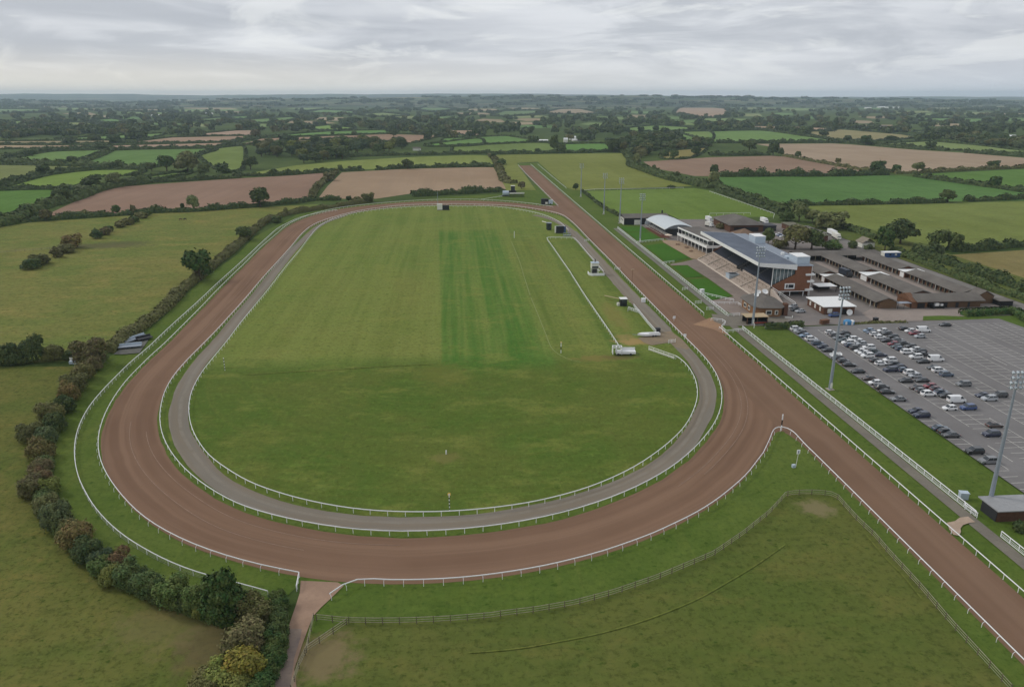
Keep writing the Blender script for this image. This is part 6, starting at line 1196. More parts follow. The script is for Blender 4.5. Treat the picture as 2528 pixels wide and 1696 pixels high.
def crown_points(L, n, rng, leaf):
    P_, N_ = [], []
    w = np.array([l[3] * (l[3] + l[4]) for l in L]); w /= w.sum()
    for l, k in zip(L, (w * n * 1.35).astype(int) + 3):
        d = rng.normal(0, 1, (k, 3)); d /= np.linalg.norm(d, axis=1, keepdims=True); d[:, 2] = np.where(d[:, 2] < -.45, -d[:, 2], d[:, 2])
        lump = 1 + .2 * np.sin(d[:, :1] * 7 + l[0] * 31) * np.sin(d[:, 1:2] * 6 + l[1] * 23) + rng.normal(0, .05, (k, 1))
        rad = rng.uniform(.7, 1.03, (k, 1)) * lump * np.where(rng.random((k, 1)) < .07, rng.uniform(1.05, 1.28, (k, 1)), 1.); p = np.array(l[:3]) + d * rad * np.array([l[3], l[3], l[4]]); P_.append(p); N_.append(d)
    P_ = np.concatenate(P_); N_ = np.concatenate(N_); keep = np.ones(len(P_), bool)
    for l in L: keep &= (((P_ - np.array(l[:3])) / np.array([l[3], l[3], l[4]])) ** 2).sum(1) > .34
    keep &= P_[:, 2] > .015
    return P_[keep], N_[keep]
CROWN = {}
def crown(kind, lod, var):
    k = (kind, lod, var)
    if k in CROWN: return CROWN[k]
    r = np.random.default_rng(hash_(k)); leaf, n = {0: (.042, 5200), 1: (.07, 1700), 2: (.12, 560), 3: (.2, 190)}[lod]
    C, N = crown_points(lobes_for(kind, r), n, r, leaf); S = leaf * r.uniform(.7, 1.5, len(C)) * (1.25 if lod > 1 else 1.)
    CROWN[k] = quads_to_mesh('crown', leaf_mesh_data(C, N, S, r), M['leaf']); return CROWN[k]
def hash_(k): return sum((i + 1) * 131 * sum(map(ord, str(x))) for i, x in enumerate(k)) % 99991
TRUNK = {}
def trunk(kind, var):
    k = (kind, var)
    if k in TRUNK: return TRUNK[k]
    r = random.Random(hash_(k)); b = MB(); b.tube([(0, 0, 0), (.005, 0, .16), (0, .01, .34), (.01, 0, .62)], [.042, .03, .026, .01], 7)
    for j in range(5):
        a = j * 1.26 + r.uniform(-.3, .3); z = r.uniform(.2, .36); L = r.uniform(.18, .3); b.tube([(0, 0, z), (L * .5 * math.cos(a), L * .5 * math.sin(a), z + .1), (L * math.cos(a), L * math.sin(a), z + .26)], [.02, .013, .004], 5)
    TRUNK[k] = b.mesh('trunk', M['bark']); return TRUNK[k]
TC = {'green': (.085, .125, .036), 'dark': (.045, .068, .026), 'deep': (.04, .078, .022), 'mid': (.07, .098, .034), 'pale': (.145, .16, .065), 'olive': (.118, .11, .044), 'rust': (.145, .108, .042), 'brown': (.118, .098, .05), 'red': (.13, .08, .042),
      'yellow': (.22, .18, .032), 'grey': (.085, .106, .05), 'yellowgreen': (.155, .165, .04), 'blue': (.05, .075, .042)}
ntree = [0]
def tree(v, x, y, w, h, kind, c, label, group=None, name=None, lod=None):
    X, Y = at(v, x, y); m = mpp(v, x, y); W = w * m; Ht = h * m / (CT if h else 1) * 1.0
    return tree_at(X, Y, W, Ht, kind, c, label, group, name, lod)
def tree_at(X, Y, W, Ht, kind, c, label, group=None, name=None, lod=None):
    D = math.hypot(X, Y, H); pxw = W / D * 750
    if lod is None: lod = 0 if pxw > 30 else 1 if pxw > 12 else 2 if pxw > 5.5 else 3
    ntree[0] += 1; var = ntree[0] % (4 if lod else 3)
    bush = kind == 'bush'
    r = empty(name or ('shrub' if bush else 'tree'), (X, Y, 0), random.uniform(0, 6.28), label, 'shrub' if bush else 'tree', group)
    W *= 1.02 if bush and lod == 0 else 1.12; BR = 1.2
    o = bpy.data.objects.new('crown', crown(kind, lod, var)); col.objects.link(o); o.parent = r; o.scale = (W, W * random.uniform(.9, 1.1), Ht * 1.03)
    cc = TC[c] if isinstance(c, str) else c; j = random.uniform(.85, 1.15); o.color = (cc[0] * BR * j * random.uniform(.93, 1.07), cc[1] * BR * 1.03 * j, cc[2] * BR * j, 1)
    if lod < 3:
        t = bpy.data.objects.new('trunk', trunk(kind, var)); col.objects.link(t); t.parent = r; t.scale = (W * .9, W * .9, Ht) if not bush else (W * .8, W * .8, Ht * .9)
    return r
# --- shrubs of the autumn hedgerow round the left bend
HG = 'shrubs of the hedgerow outside the left bend'
hr = [('G', 60, 230, 300, 200, 'dark'), ('G', 330, 205, 260, 260, 'dark'), ('G', 540, 195, 230, 170, 'olive'), ('G', 690, 190, 150, 90, 'dark'), ('G', 180, 235, 200, 120, 'dark'),
      ('G', 900, 250, 330, 270, 'brown'), ('G', 830, 385, 280, 180, 'olive'), ('G', 930, 300, 180, 150, 'brown'), ('G', 740, 510, 260, 180, 'olive'), ('G', 690, 600, 250, 200, 'rust'), ('G', 670, 710, 200, 170, 'dark'), ('G', 520, 810, 280, 230, 'olive'), ('G', 560, 900, 220, 200, 'dark'), ('G', 300, 990, 230, 180, 'olive'), ('G', 470, 1010, 240, 170, 'grey'), ('G', 410, 1170, 290, 220, 'rust'), ('G', 420, 1320, 260, 180, 'brown'),
      ('G', 390, 1440, 280, 180, 'red'), ('G', 500, 1530, 240, 190, 'yellowgreen'), ('G', 330, 1550, 200, 150, 'olive'),
      ('7', 220, 70, 190, 150, 'brown'), ('7', 330, 190, 190, 140, 'olive'), ('7', 400, 290, 230, 200, 'grey'), ('7', 530, 400, 250, 190, 'rust'), ('7', 470, 330, 180, 130, 'olive'), ('7', 600, 510, 220, 170, 'dark'), ('7', 700, 560, 200, 140, 'blue'), ('7', 815, 560, 180, 150, 'red'), ('7', 690, 600, 170, 130, 'green'), ('7', 760, 660, 170, 140, 'yellowgreen'), ('7', 880, 670, 230, 180, 'mid'), ('7', 1030, 740, 230, 190, 'mid'),
      ('7', 950, 700, 180, 130, 'dark'), ('7', 1180, 800, 260, 200, 'green'), ('7', 1100, 780, 180, 140, 'dark'), ('7', 1360, 850, 240, 210, 'green'), ('7', 1280, 830, 170, 120, 'dark'), ('7', 1370, 890, 130, 100, 'yellowgreen'), ('7', 1750, 940, 270, 210, 'olive'), ('7', 1640, 900, 180, 120, 'dark'), ('7', 1900, 830, 170, 110, 'deep'), ('7', 1880, 930, 190, 140, 'mid'), ('7', 1900, 1020, 180, 150, 'mid'), ('7', 1880, 1120, 190, 150, 'deep'), ('7', 1860, 1220, 180, 140, 'deep'), ('7', 1830, 1320, 180, 140, 'deep'),
      ('7', 1690, 1110, 320, 230, (.17, .135, .065)), ('7', 1580, 1150, 160, 120, 'olive'), ('7', 1640, 1300, 330, 230, 'yellow'), ('7', 1500, 1360, 280, 180, 'yellowgreen'), ('7', 1720, 1340, 220, 180, 'yellow'), ('7', 1390, 1400, 240, 150, 'olive'), ('7', 1620, 1420, 260, 180, 'yellowgreen'), ('7', 1780, 1440, 220, 170, 'deep')]
CN = {'dark': 'dark green', 'olive': 'olive', 'brown': 'brownish', 'rust': 'rusty', 'grey': 'grey green', 'red': 'reddish', 'yellowgreen': 'yellow green', 'blue': 'blue green', 'green': 'mid green', 'mid': 'dull green', 'deep': 'deep green', 'yellow': 'golden yellow', 'pale': 'pale'}
HL = {}
for i, (v, x, y, w, h, c) in enumerate(hr):
    cn = CN.get(c, 'straw coloured'); X, Y = tpx(v, x, y)
    loc = 'beside the gravel drive' if X > 520 and Y > 1490 else 'near the gravel drive end of the bend hedgerow' if X > 280 and Y > 1380 else 'in the hedgerow low on the left bend' if Y > 1200 else 'in the hedgerow at the middle of the left bend' if Y > 980 else 'in the hedgerow at the top of the left bend' if X > 180 else 'in the dark hedge across the left pasture'
    HL.setdefault((cn, loc), []).append((i, v, x, y, w, h, c))
for (cn, loc), lst in HL.items():
    for k, (i, v, x, y, w, h, c) in enumerate(lst):
        od = '' if len(lst) == 1 else (', the upper one' if k == 0 else ', the lower one') if len(lst) == 2 else f', {ORD[k]} from the top'
        tree(v, x, y, w, h, 'bush', c, f'{cn} shrub {loc}{od}', HG, lod=0)
tree('7', 1525, 935, 290, 370, 'tall', 'deep', 'tall deep green tree rising out of the hedgerow near the gravel drive', None, 'tree', 0)
hedge_later = [(['G', (1000, 190), (860, 330), (740, 480), (650, 620), (560, 760), (500, 900), (450, 1080), (440, 1250), (430, 1420), (450, 1568), '7', (330, 180), (440, 310), (560, 440), (700, 570), (860, 650), (1020, 720), (1200, 790), (1400, 850), (1560, 910), (1740, 930)], 4., 2.0, 'mid', 'continuous green undergrowth of the hedgerow outside the left bend'), (['7', (1740, 930), (1850, 1000), (1860, 1150), (1800, 1300), (1760, 1420)], 4, 2.0, 'mid', 'green undergrowth beside the gravel drive')]
# --- trees that stand out one by one: view, x, y (foot), width, height, form, colour, label
TR = [('F', 1975, 770, 265, 275, 'oak', 'deep', 'big dark green oak in the hedge left of the back straight'), ('H', 595, 300, 125, 85, 'round', 'mid', 'round green tree in the hedge at the top of the back straight'),
      ('B', 235, 1245, 195, 185, 'oak', 'dark', 'lone dark oak at the edge of the reddish ploughed field'), ('B', 1690, 872, 95, 92, 'oak', 'dark', 'single dark tree in the hedge behind the pale stubble field'), ('B', 1300, 1198, 130, 90, 'bush', 'olive', 'round olive tree beside the rail at the far bend'), ('B', 1190, 1195, 100, 55, 'bush', 'olive', 'low olive bush left of the round tree by the far bend'), ('B', 1110, 1192, 60, 50, 'round', 'dark', 'small dark tree left of the bushes by the far bend'),
      ('B', 920, 985, 115, 75, 'bush', 'brown', 'dark brown bush in the hedge between the two ploughed fields'), ('B', 370, 937, 58, 60, 'round', 'dark', 'dark round tree in the hedge above the reddish ploughed field'), ('B', 512, 932, 28, 52, 'tall', 'dark', 'narrow tree in the hedge above the reddish ploughed field'), ('B', 606, 922, 42, 46, 'round', 'mid', 'small round tree right of the narrow one above the ploughed field'), ('B', 785, 912, 58, 48, 'round', 'dark', 'broad dark tree in the hedge above the ploughed field'), ('B', 1025, 892, 50, 55, 'round', 'mid', 'top heavy tree where the two ploughed fields meet'), ('B', 1120, 890, 42, 46, 'round', 'olive', 'thin tree right of the ploughed field corner'), ('B', 1216, 885, 46, 46, 'round', 'dark', 'dark tree at the end of the short hedge'), ('B', 2250, 852, 42, 42, 'round', 'dark', 'small tree on the hedge behind the stubble field, far right'),
      ('B', 140, 875, 150, 112, 'round', 'dark', 'big dark tree left of the long copse'), ('B', 190, 558, 110, 72, 'round', 'brown', 'brownish tree in the tan fields left of the green strip'), ('B', 490, 1328, 48, 62, 'tall', 'olive', 'slim tree in the meadow hedge before the far bend'), ('B', 400, 1400, 92, 62, 'bush', 'mid', 'bush in the hedge above the back straight rail'), ('B', 1550, 558, 82, 74, 'round', 'dark', 'dark clump between the brown strip and the green strip'), ('B', 1540, 492, 66, 62, 'round', 'dark', 'dark tree on top of the green strip'), ('B', 610, 492, 80, 82, 'tall', 'dark', 'tall dark trees at the left end of the bright strip'), ('B', 1165, 540, 62, 42, 'round', 'mid', 'round tree standing in the green strip'), ('B', 948, 540, 40, 34, 'round', 'mid', 'small round tree standing in the green strip'),
      ('A', 1140, 617, 122, 72, 'oak', 'dark', 'broad dark tree between far tan fields on the left'), ('A', 1400, 588, 100, 66, 'round', 'blue', 'blue green round tree on the far tan hedge'), ('A', 320, 742, 112, 62, 'round', 'dark', 'dark round tree on the far left hedge'), ('A', 430, 928, 132, 102, 'oak', 'dark', 'lone spreading oak on the hedge between two left fields'), ('A', 722, 818, 112, 68, 'round', 'dark', 'dark tree at the corner of the left green fields'), ('A', 620, 1200, 190, 132, 'round', 'dark', 'big dark tree in the hedge left of the ploughed field'), ('A', 905, 1065, 200, 112, 'oak', 'dark', 'wide dark oak in the tree line above the ploughed field'), ('A', 1130, 1052, 150, 130, 'round', 'pale', 'pale green tree in the tree line above the ploughed field'), ('A', 1370, 1005, 132, 104, 'round', 'dark', 'dark tree in the tree line right of the pale tree'), ('A', 1265, 1032, 150, 82, 'bush', 'grey', 'grey green bush in the tree line between pale and dark trees'), ('A', 830, 1105, 132, 72, 'bush', 'grey', 'grey bush below the wide dark oak'),
      ('A', 1650, 895, 180, 142, 'round', 'deep', 'large green tree right of the tree line, left of the olive giant'), ('A', 1860, 900, 235, 192, 'oak', 'olive', 'largest olive tree in the group left of the copse'), ('A', 2020, 955, 142, 132, 'round', 'mid', 'mid green tree right of the olive giant'), ('A', 2200, 912, 125, 92, 'bush', 'dark', 'dark tree at the right end of the group'), ('A', 1500, 892, 100, 78, 'round', 'grey', 'grey green tree at the left end of the group'), ('A', 1125, 872, 82, 72, 'bush', 'dark', 'dark bush on the hedge of the left green field'), ('A', 980, 682, 112, 62, 'bush', 'dark', 'dark tree clump at the far field corner'), ('A', 1150, 1320, 92, 92, 'round', 'mid', 'bushy tree in the hedge below the ploughed field'), ('A', 1320, 1322, 62, 82, 'tall', 'brown', 'brown tree in the hedge below the ploughed field'), ('A', 1910, 1278, 132, 138, 'round', 'pale', 'pale tree in the hedge below the ploughed field'), ('A', 1805, 1272, 42, 60, 'round', 'dark', 'small dark tree left of the pale one'), ('A', 462, 1382, 112, 112, 'round', 'brown', 'brown tree at the lower left end of the hedge'), ('A', 820, 1342, 122, 62, 'bush', 'olive', 'olive bush in the lower left hedge'),
      ('C', 1012, 1078, 60, 62, 'round', 'dark', 'round dark tree by the rail near the masts'), ('C', 478, 1068, 78, 66, 'round', 'brown', 'brown round tree by the starting stalls'), ('C', 800, 682, 92, 122, 'tall', 'mid', 'tall tree at the gap between the far green fields'), ('C', 882, 716, 80, 82, 'round', 'mid', 'round tree right of the tall one at the field gap'), ('C', 636, 716, 56, 46, 'round', 'dark', 'small dark tree on the far olive hedge'), ('C', 1390, 706, 132, 116, 'round', 'dark', 'big dark tree at the left end of the wood behind the chute'), ('C', 2200, 738, 100, 86, 'round', 'dark', 'dark round tree by the right hand ploughed field'), ('C', 1612, 835, 90, 100, 'tall', 'pale', 'pale conical tree at the hedge bend'), ('C', 1895, 765, 82, 82, 'round', 'mid', 'left tree of two before the ploughed field'), ('C', 1985, 772, 90, 80, 'round', 'mid', 'right tree of two before the ploughed field'), ('C', 1785, 872, 40, 40, 'round', 'mid', 'small tree in the ploughed field corner'), ('C', 1955, 1062, 80, 30, 'bush', 'dark', 'low dark bush on the paddock rail'), ('C', 280, 830, 90, 62, 'bush', 'mid', 'bush on the rough bank left of the chute'), ('C', 320, 985, 90, 52, 'bush', 'olive', 'olive bush on the rough bank left of the chute'), ('C', 200, 770, 60, 52, 'bush', 'dark', 'dark bush at the top of the rough bank'),
      ('D', 390, 692, 142, 92, 'oak', 'mid', 'broad tree at the left end of the long tan field'), ('D', 625, 735, 125, 112, 'round', 'dark', 'larger of two dark trees at the long tan field corner'), ('D', 700, 742, 62, 72, 'round', 'dark', 'smaller of two dark trees at the long tan field corner'), ('D', 868, 768, 64, 70, 'round', 'mid', 'small tree on the hedge of the long tan field'), ('D', 1265, 824, 62, 56, 'round', 'olive', 'small olive tree on the diagonal tan field hedge'), ('D', 1648, 895, 142, 102, 'oak', 'deep', 'big green tree at the lower edge of the long tan field'), ('D', 1842, 908, 92, 72, 'round', 'deep', 'dark round tree right of the big one on the tan field'), ('D', 2045, 908, 122, 96, 'oak', 'pale', 'pale split tree on the long tan field hedge'), ('D', 2290, 888, 82, 36, 'oak', 'olive', 'small spreading bush on the tan field hedge'), ('D', 2182, 680, 98, 70, 'oak', 'dark', 'dark tree standing in the pale field far right'), ('D', 1538, 634, 112, 84, 'round', 'deep', 'big round tree above the long tan field'), ('D', 1360, 608, 82, 66, 'round', 'dark', 'dark tree left of the big round one above the tan field'), ('D', 1790, 602, 102, 55, 'oak', 'dark', 'flat topped tree above the long tan field'), ('D', 932, 540, 132, 86, 'oak', 'mid', 'spreading tree on the far tan hedge'), ('D', 815, 526, 76, 54, 'round', 'mid', 'round tree left of the spreading one on the far tan hedge'), ('D', 1120, 562, 84, 62, 'oak', 'dark', 'dark tree in the olive stubble field'), ('D', 1232, 505, 62, 118, 'tall', 'blue', 'tall dark trees by the far white barn'),
      ('D', 38, 1030, 124, 124, 'round', 'pale', 'pale willow at the start of the lane hedge'), ('D', 40, 930, 92, 92, 'round', 'dark', 'dark tree behind the pale willow'), ('D', 755, 1382, 142, 104, 'bush', 'mid', 'round bush at the lane bend behind the store'), ('D', 880, 1390, 172, 178, 'round', 'pale', 'tall pale willow behind the store'), ('D', 1015, 1402, 162, 122, 'round', 'pale', 'lower pale willow right of the tall one'), ('D', 1185, 1462, 290, 178, 'bush', 'pale', 'very broad pale willow beside the lane'),
      ('1', 1500, 442, 112, 142, 'round', 'mid', 'dark tree standing behind the grandstand plant room'), ('1', 1740, 490, 270, 195, 'round', 'olive', 'large olive tree behind the grandstand roof'), ('1', 1885, 492, 230, 170, 'round', 'mid', 'dark green tree joined to the large olive one'), ('1', 1610, 480, 140, 80, 'bush', 'olive', 'olive bush at the foot of the large olive tree'), ('1', 2072, 492, 162, 88, 'bush', 'green', 'round green bush behind the cross stable range'), ('1', 2250, 482, 74, 66, 'bush', 'grey', 'small grey bush right of the round green one'), ('f', 2180, 480, 160, 120, 'bush', 'brown', 'dark brown bush beside the weighing room'),
      ('k', 550, 600, 430, 345, 'oak', 'dark', 'largest dark oak at the edge of the olive field behind the cabin'), ('k', 325, 705, 270, 320, 'round', 'deep', 'dark tree in front of the largest oak, above the blue cabin'), ('k', 1090, 670, 330, 250, 'oak', 'mid', 'wide green oak on the olive field hedge'), ('k', 1330, 705, 190, 240, 'oak', 'mid', 'green oak with visible trunk right of the wide one'), ('k', 1085, 780, 180, 190, 'bush', 'grey', 'grey green bush below the wide oak'), ('k', 90, 690, 130, 80, 'bush', 'grey', 'grey bush by the gatehouse'),
      ('E', 2028, 865, 112, 72, 'oak', 'dark', 'dark tree on the tan field hedge at the right edge'), ('E', 2045, 1055, 115, 102, 'oak', 'deep', 'leaning green tree on the hedge at the right edge'), ('E', 1578, 1200, 150, 122, 'oak', 'mid', 'leaning tree on the hedge below the dark green field'), ('E', 1788, 1192, 52, 52, 'bush', 'dark', 'dark bush at the gap in the hedge below the dark green field'), ('e', 2245, 940, 210, 200, 'bush', 'dark', 'dark round bush in front of the shed at the right edge'), ('j', 0, 0, 0, 0, '', '', '')]
for (v, x, y, w, h, kd, c, lb) in TR:
    if w: tree(v, x, y, w, h, kd, c, lb, 'trees round the racecourse')
# clumps in the meadow
CL = [(320, 655, 190, 110, 'dark'), (400, 615, 160, 110, 'olive'), (450, 595, 80, 70, 'dark'), (575, 540, 110, 100, 'brown'), (660, 495, 170, 90, 'olive'), (710, 450, 190, 140, 'rust'), (965, 355, 110, 85, 'dark'), (1035, 320, 110, 75, 'brown'), (1090, 290, 60, 60, 'dark'), (1190, 245, 110, 65, 'olive'), (1265, 220, 110, 60, 'olive'), (1330, 195, 100, 62, 'mid'), (1400, 155, 110, 62, 'olive'), (1460, 130, 80, 55, 'mid')]
for i, (x, y, w, h, c) in enumerate(CL):
    tree('F', x, y, w, h, 'bush', c, f'{CN[c]} bush in the broken line across the meadow, {ORD[i]} from its lower end', 'bushes in the broken meadow line')
# the long copse, tree by tree
cop = P(['B', (150, 775), (400, 790), (560, 790), (620, 822), (900, 792), (1380, 724), (1640, 690), (1640, 640), (1200, 610), (800, 640), (400, 660), (180, 680)])
cx0, cx1 = min(p[0] for p in cop), max(p[0] for p in cop); cy0, cy1 = min(p[1] for p in cop), max(p[1] for p in cop); n = 0; pts = []
while n < 78:
    p = (random.uniform(cx0, cx1), random.uniform(cy0, cy1))
    if pip(p, cop) and all(math.dist(p, q) > 6.5 for q in pts):
        pts.append(p); n += 1
    elif random.random() < .0005: break
pts.sort(key=lambda p: p[0])
for i, p in enumerate(pts):
    tree_at(p[0], p[1], random.uniform(14, 22), random.uniform(11, 17), random.choice(['round', 'round', 'oak', 'tall']), random.choice(['mid', 'dark', 'blue', 'olive', 'mid', 'green', 'yellowgreen', 'dark']), 'broadleaf tree packed in the long copse behind the ploughed fields', 'trees of the long copse', lod=1)
# ------------------------------------------------------------------ hedges
def hedge(pts, w, h, c, label, group='hedges between the fields', gaps=.0, name='hedge', lumpy=.45, boxy=False):
    pts = resample(pts, 1.2 if h < 6 else 3.) if boxy else resample(smooth(pts, 4), 2.5); c0 = pts[len(pts) // 2]; D = max(60., min(math.hypot(p[0], p[1], H) for p in pts))
    s = min(2.4, max(.24, D * .0019)); nn_ = normals2(pts); V = []; ph = random.uniform(0, 99); rn = np.random.default_rng(int(ph * 1000))
    C = []; N = []; core = MB(); ring = []
    for i, (p, q) in enumerate(zip(pts, nn_)):
        k = 1. if boxy else 1 + lumpy * (.55 * math.sin(i * .83 + ph) + .5 * math.sin(i * .31 + ph * 2) + rn.normal(0, .28))
        k = max(.45, k); ww, hh = w * (.75 + .25 * k), h * k
        if gaps and rn.random() < gaps: ww, hh = w * .3, h * .25
        L = 2.5 if not boxy else 1.2; cnt = max(3, int(L * (ww + 2 * hh) / (s * s) * 1.15))
        t = rn.uniform(0, math.pi, cnt); e = .35 if boxy else .8
        cs = np.sign(np.cos(t)) * np.abs(np.cos(t)) ** e; sn = np.abs(np.sin(t)) ** e; f = rn.uniform(.82, 1.06, cnt) if not boxy else rn.uniform(.95, 1.02, cnt); al = rn.uniform(-.5, .5, cnt) * L
        d = (q[1], -q[0]); u = cs * ww / 2 * f
        C.append(np.stack([p[0] + q[0] * u + d[0] * al, p[1] + q[1] * u + d[1] * al, .05 + sn * hh * f], 1)); N.append(np.stack([q[0] * cs, q[1] * cs, sn * 1.1], 1))
        ring.append([(p[0] + q[0] * a * ww / 2 * .82, p[1] + q[1] * a * ww / 2 * .82, z * hh * .85) for a, z in ((-1, 0), (-.95, .6), (-.5, .95), (.5, .95), (.95, .6), (1, 0))])
    C = np.concatenate(C); N = np.concatenate(N); S = s * rn.uniform(.8, 1.6, len(C)); V = leaf_mesh_data(C, N, S, rn) - np.array([c0[0], c0[1], 0])
    cv = []
    for a, b in zip(ring, ring[1:]):
        for k in range(5): cv += [a[k], a[k + 1], b[k + 1], b[k]]
    for rr in (ring[0], ring[-1]): cv += [rr[0], rr[1], rr[4], rr[5]] + [rr[1], rr[2], rr[3], rr[4]]
    V = np.concatenate([V, np.array(cv) - np.array([c0[0], c0[1], 0])])
    o = bpy.data.objects.new(name, quads_to_mesh(name, V, M['leaf'])); col.objects.link(o); o.location = (c0[0], c0[1], 0); cc = TC[c]; o.color = (cc[0] * 1.2, cc[1] * 1.24, cc[2] * 1.2, 1)
    return tag(o, label, 'hedge', group)
hedge(P(['G', (1060, 120), 'H', (0, 815), (110, 720), (180, 640), (280, 560), (390, 470), (480, 400), (560, 330), (660, 240), (760, 170), (900, 130), (1050, 105), (1200, 85), (1420, 48)]), 5.2, 3.0, 'olive', 'long olive hedge beside the rail of the back straight', lumpy=.35)
for q, w, h, c, lb in hedge_later: hedge(P(q), w, h, c, lb, 'undergrowth of the bend hedgerow', lumpy=.5)
for q, w, h, c, lb in (
    (['A', (240, 1395), (520, 1372), (800, 1352), (1300, 1322), (1500, 1302), (1900, 1292), (2336, 1257), 'B', (300, 1232), (600, 1207), (760, 1182), (1010, 1180)], 6, 3.4, 'dark', 'dark hedge below the reddish ploughed field'),
    (['A', (-200, 1470), (0, 1432), (150, 1392), (300, 1312), (480, 1242), (700, 1192), (1000, 1082), (1200, 1042), (1450, 1010)], 10, 5., 'mid', 'tall bushy hedge up the left side of the reddish ploughed field'),
    (['A', (1450, 1007), (1800, 992), (2100, 972), (2336, 962), 'B', (0, 942), (260, 940), (500, 930), (800, 912), (960, 897)], 7, 4., 'dark', 'dark hedge along the top of the reddish ploughed field'),
    (['B', (740, 1155), (800, 1055), (900, 972), (985, 910)], 6, 3.6, 'olive', 'short olive hedge between the two ploughed fields'),
    (['B', (1035, 893), (1250, 886)], 6, 3., 'dark', 'short dark hedge at the ploughed field corner'),
    (['B', (1400, 882), (1700, 862), (2336, 852), 'C', (0, 842), (200, 852)], 8, 4.2, 'dark', 'dark hedge along the top of the pale stubble field'),
    (['B', (1740, 1142), (2100, 1122), (2336, 1112)], 7, 4.6, 'dark', 'thick dark hedge behind the middle of the far bend'),
    (['C', (-10, 1108), (130, 1102), (300, 1097)], 6, 4., 'dark', 'dark hedge running to the starting stalls'),
    (['C', (170, 735), (230, 800), (270, 900), (310, 990), (400, 1015)], 9, 3.2, 'olive', 'ragged hedge on the bank left of the chute'),
    (['B', (1000, 760), (1300, 745), (1700, 735), (2336, 722), 'C', (0, 722), (400, 717), (840, 717)], 8, 4., 'dark', 'long dark hedge above the olive strip field'),
    (['C', (840, 717), (1000, 712), (1400, 702), (1510, 722)], 9, 4.5, 'dark', 'dark hedge below the far bright green field'),
    (['C', (1510, 722), (1560, 790), (1560, 840), (1700, 892), (1900, 962), (2170, 1022), (2336, 1062)], 11, 5., 'mid', 'thick hedge curving round the olive chute field'),
    (['D', (50, 1035), (200, 1100), (400, 1165), (600, 1245), (760, 1300)], 8, 4., 'mid', 'upper of two lane hedges behind the paddock'),
    (['D', (80, 1085), (300, 1165), (500, 1245), (700, 1318)], 7, 3.6, 'dark', 'lower of two lane hedges behind the paddock'),
    (['D', (95, 947), (700, 942), (1200, 942), (1750, 927)], 10, 6., 'dark', 'tall dark hedge between ploughed field and dark green field'),
    (['D', (735, 745), (1040, 802), (1500, 882), (1620, 894), (1820, 905)], 6, 3., 'olive', 'diagonal hedge below the long tan field'),
    (['E', (1060, 915), (1300, 912), (1900, 877), (2336, 862), (2900, 850)], 6, 3.2, 'olive', 'hedge along the lower right of the long tan field'),
    (['E', (1260, 948), (1700, 1010), (1960, 1047), (2150, 1072), (2336, 1102), (2900, 1160)], 7, 4., 'dark', 'dark hedge right of the dark green field'),
    (['D', (780, 1232), (1500, 1222), (2200, 1207), (2320, 1195)], 6, 3.6, 'dark', 'dark hedge below the dark green field'),
    (['E', (1765, 1190), (2336, 1168), (2900, 1150)], 6, 3.4, 'dark', 'dark hedge below the dark green field at the right edge'),
    (['k', (430, 700), (700, 810), (1000, 935), (1400, 1085), (1800, 1245), (2100, 1335), (2337, 1405), (2900, 1620)], 4.6, 2.9, 'mid', 'lower lane hedge beyond the stables'),
    (['k', (800, 700), (1000, 800), (1300, 910), (1600, 1010), (1900, 1120), (2337, 1270), (2900, 1460)], 6.4, 3.8, 'dark', 'upper lane hedge beyond the stables, taller and darker'),
    (['k', (1250, 705), (1600, 690), (2000, 655), (2337, 622), (2900, 590)], 6, 3.8, 'dark', 'dark hedge between the olive field and the brownish field'),
    (['D', (1300, 1450), (1500, 1512), (1650, 1565)], 5, 3., 'mid', 'hedge between the broad willow and the dark oak'),
    (['C', (1080, 1092), (1200, 1190), (1300, 1262), (1440, 1337)], 2.4, 1.8, 'dark', 'narrow dark hedge beside the masts path'),
    (['A', (-200, 1078), (0, 1076), (550, 1066), (760, 1076)], 6, 3.4, 'dark', 'straight dark hedge across the left green fields'),
    (['A', (-100, 1040), (0, 1022), (200, 972), (480, 917), (700, 882), (960, 867)], 7, 3.6, 'dark', 'curving hedge past the lone spreading oak'),
    (['A', (-100, 790), (30, 802), (400, 832), (800, 842), (1000, 852), (1450, 872)], 10, 5.5, 'mid', 'thick hedge below the left green fields'),
    (['A', (-200, 775), (0, 762), (500, 692), (1000, 675), (1300, 674), (2120, 662), (2336, 640)], 9, 4.2, 'dark', 'hedge below the far left tan fields'),
    (['A', (820, 805), (1000, 742), (1120, 682)], 9, 4.4, 'mid', 'short hedge between the two left green fields'), (['A', (1950, 742), (2120, 672), (2336, 592), 'B', (90, 580), (260, 555)], 8, 3.5, 'dark', 'hedge climbing to the green strip'),
    (['D', (0, 617), (500, 617), (1200, 612), (1450, 622), (1700, 642), (2336, 692)], 10, 5.5, 'dark', 'dark tree lined hedge above the long tan field'), (['E', (1755, 712), (2336, 752), (2900, 790)], 9, 5, 'dark', 'hedge above the long tan field at the right edge'),
    (['D', (0, 740), (580, 737)], 9, 5., 'dark', 'dark hedge above the right ploughed field'), (['D', (-100, 498), (500, 492), (900, 542), (1200, 582)], 9, 4.5, 'dark', 'hedge above the bright field on the right')):
    hedge(P(q), w, h, c, lb)
hedge(P(['2', (1795, 795), (2235, 772)]), 4.2, 2.6, 'deep', 'clipped green hedge closing the top corner of the car park', boxy=True, name='clipped_hedge')
hedge(P(['2', (2245, 775), (2420, 880)]), 4.0, 2.6, 'deep', 'clipped green hedge down the right side of the car park corner', boxy=True, name='clipped_hedge')
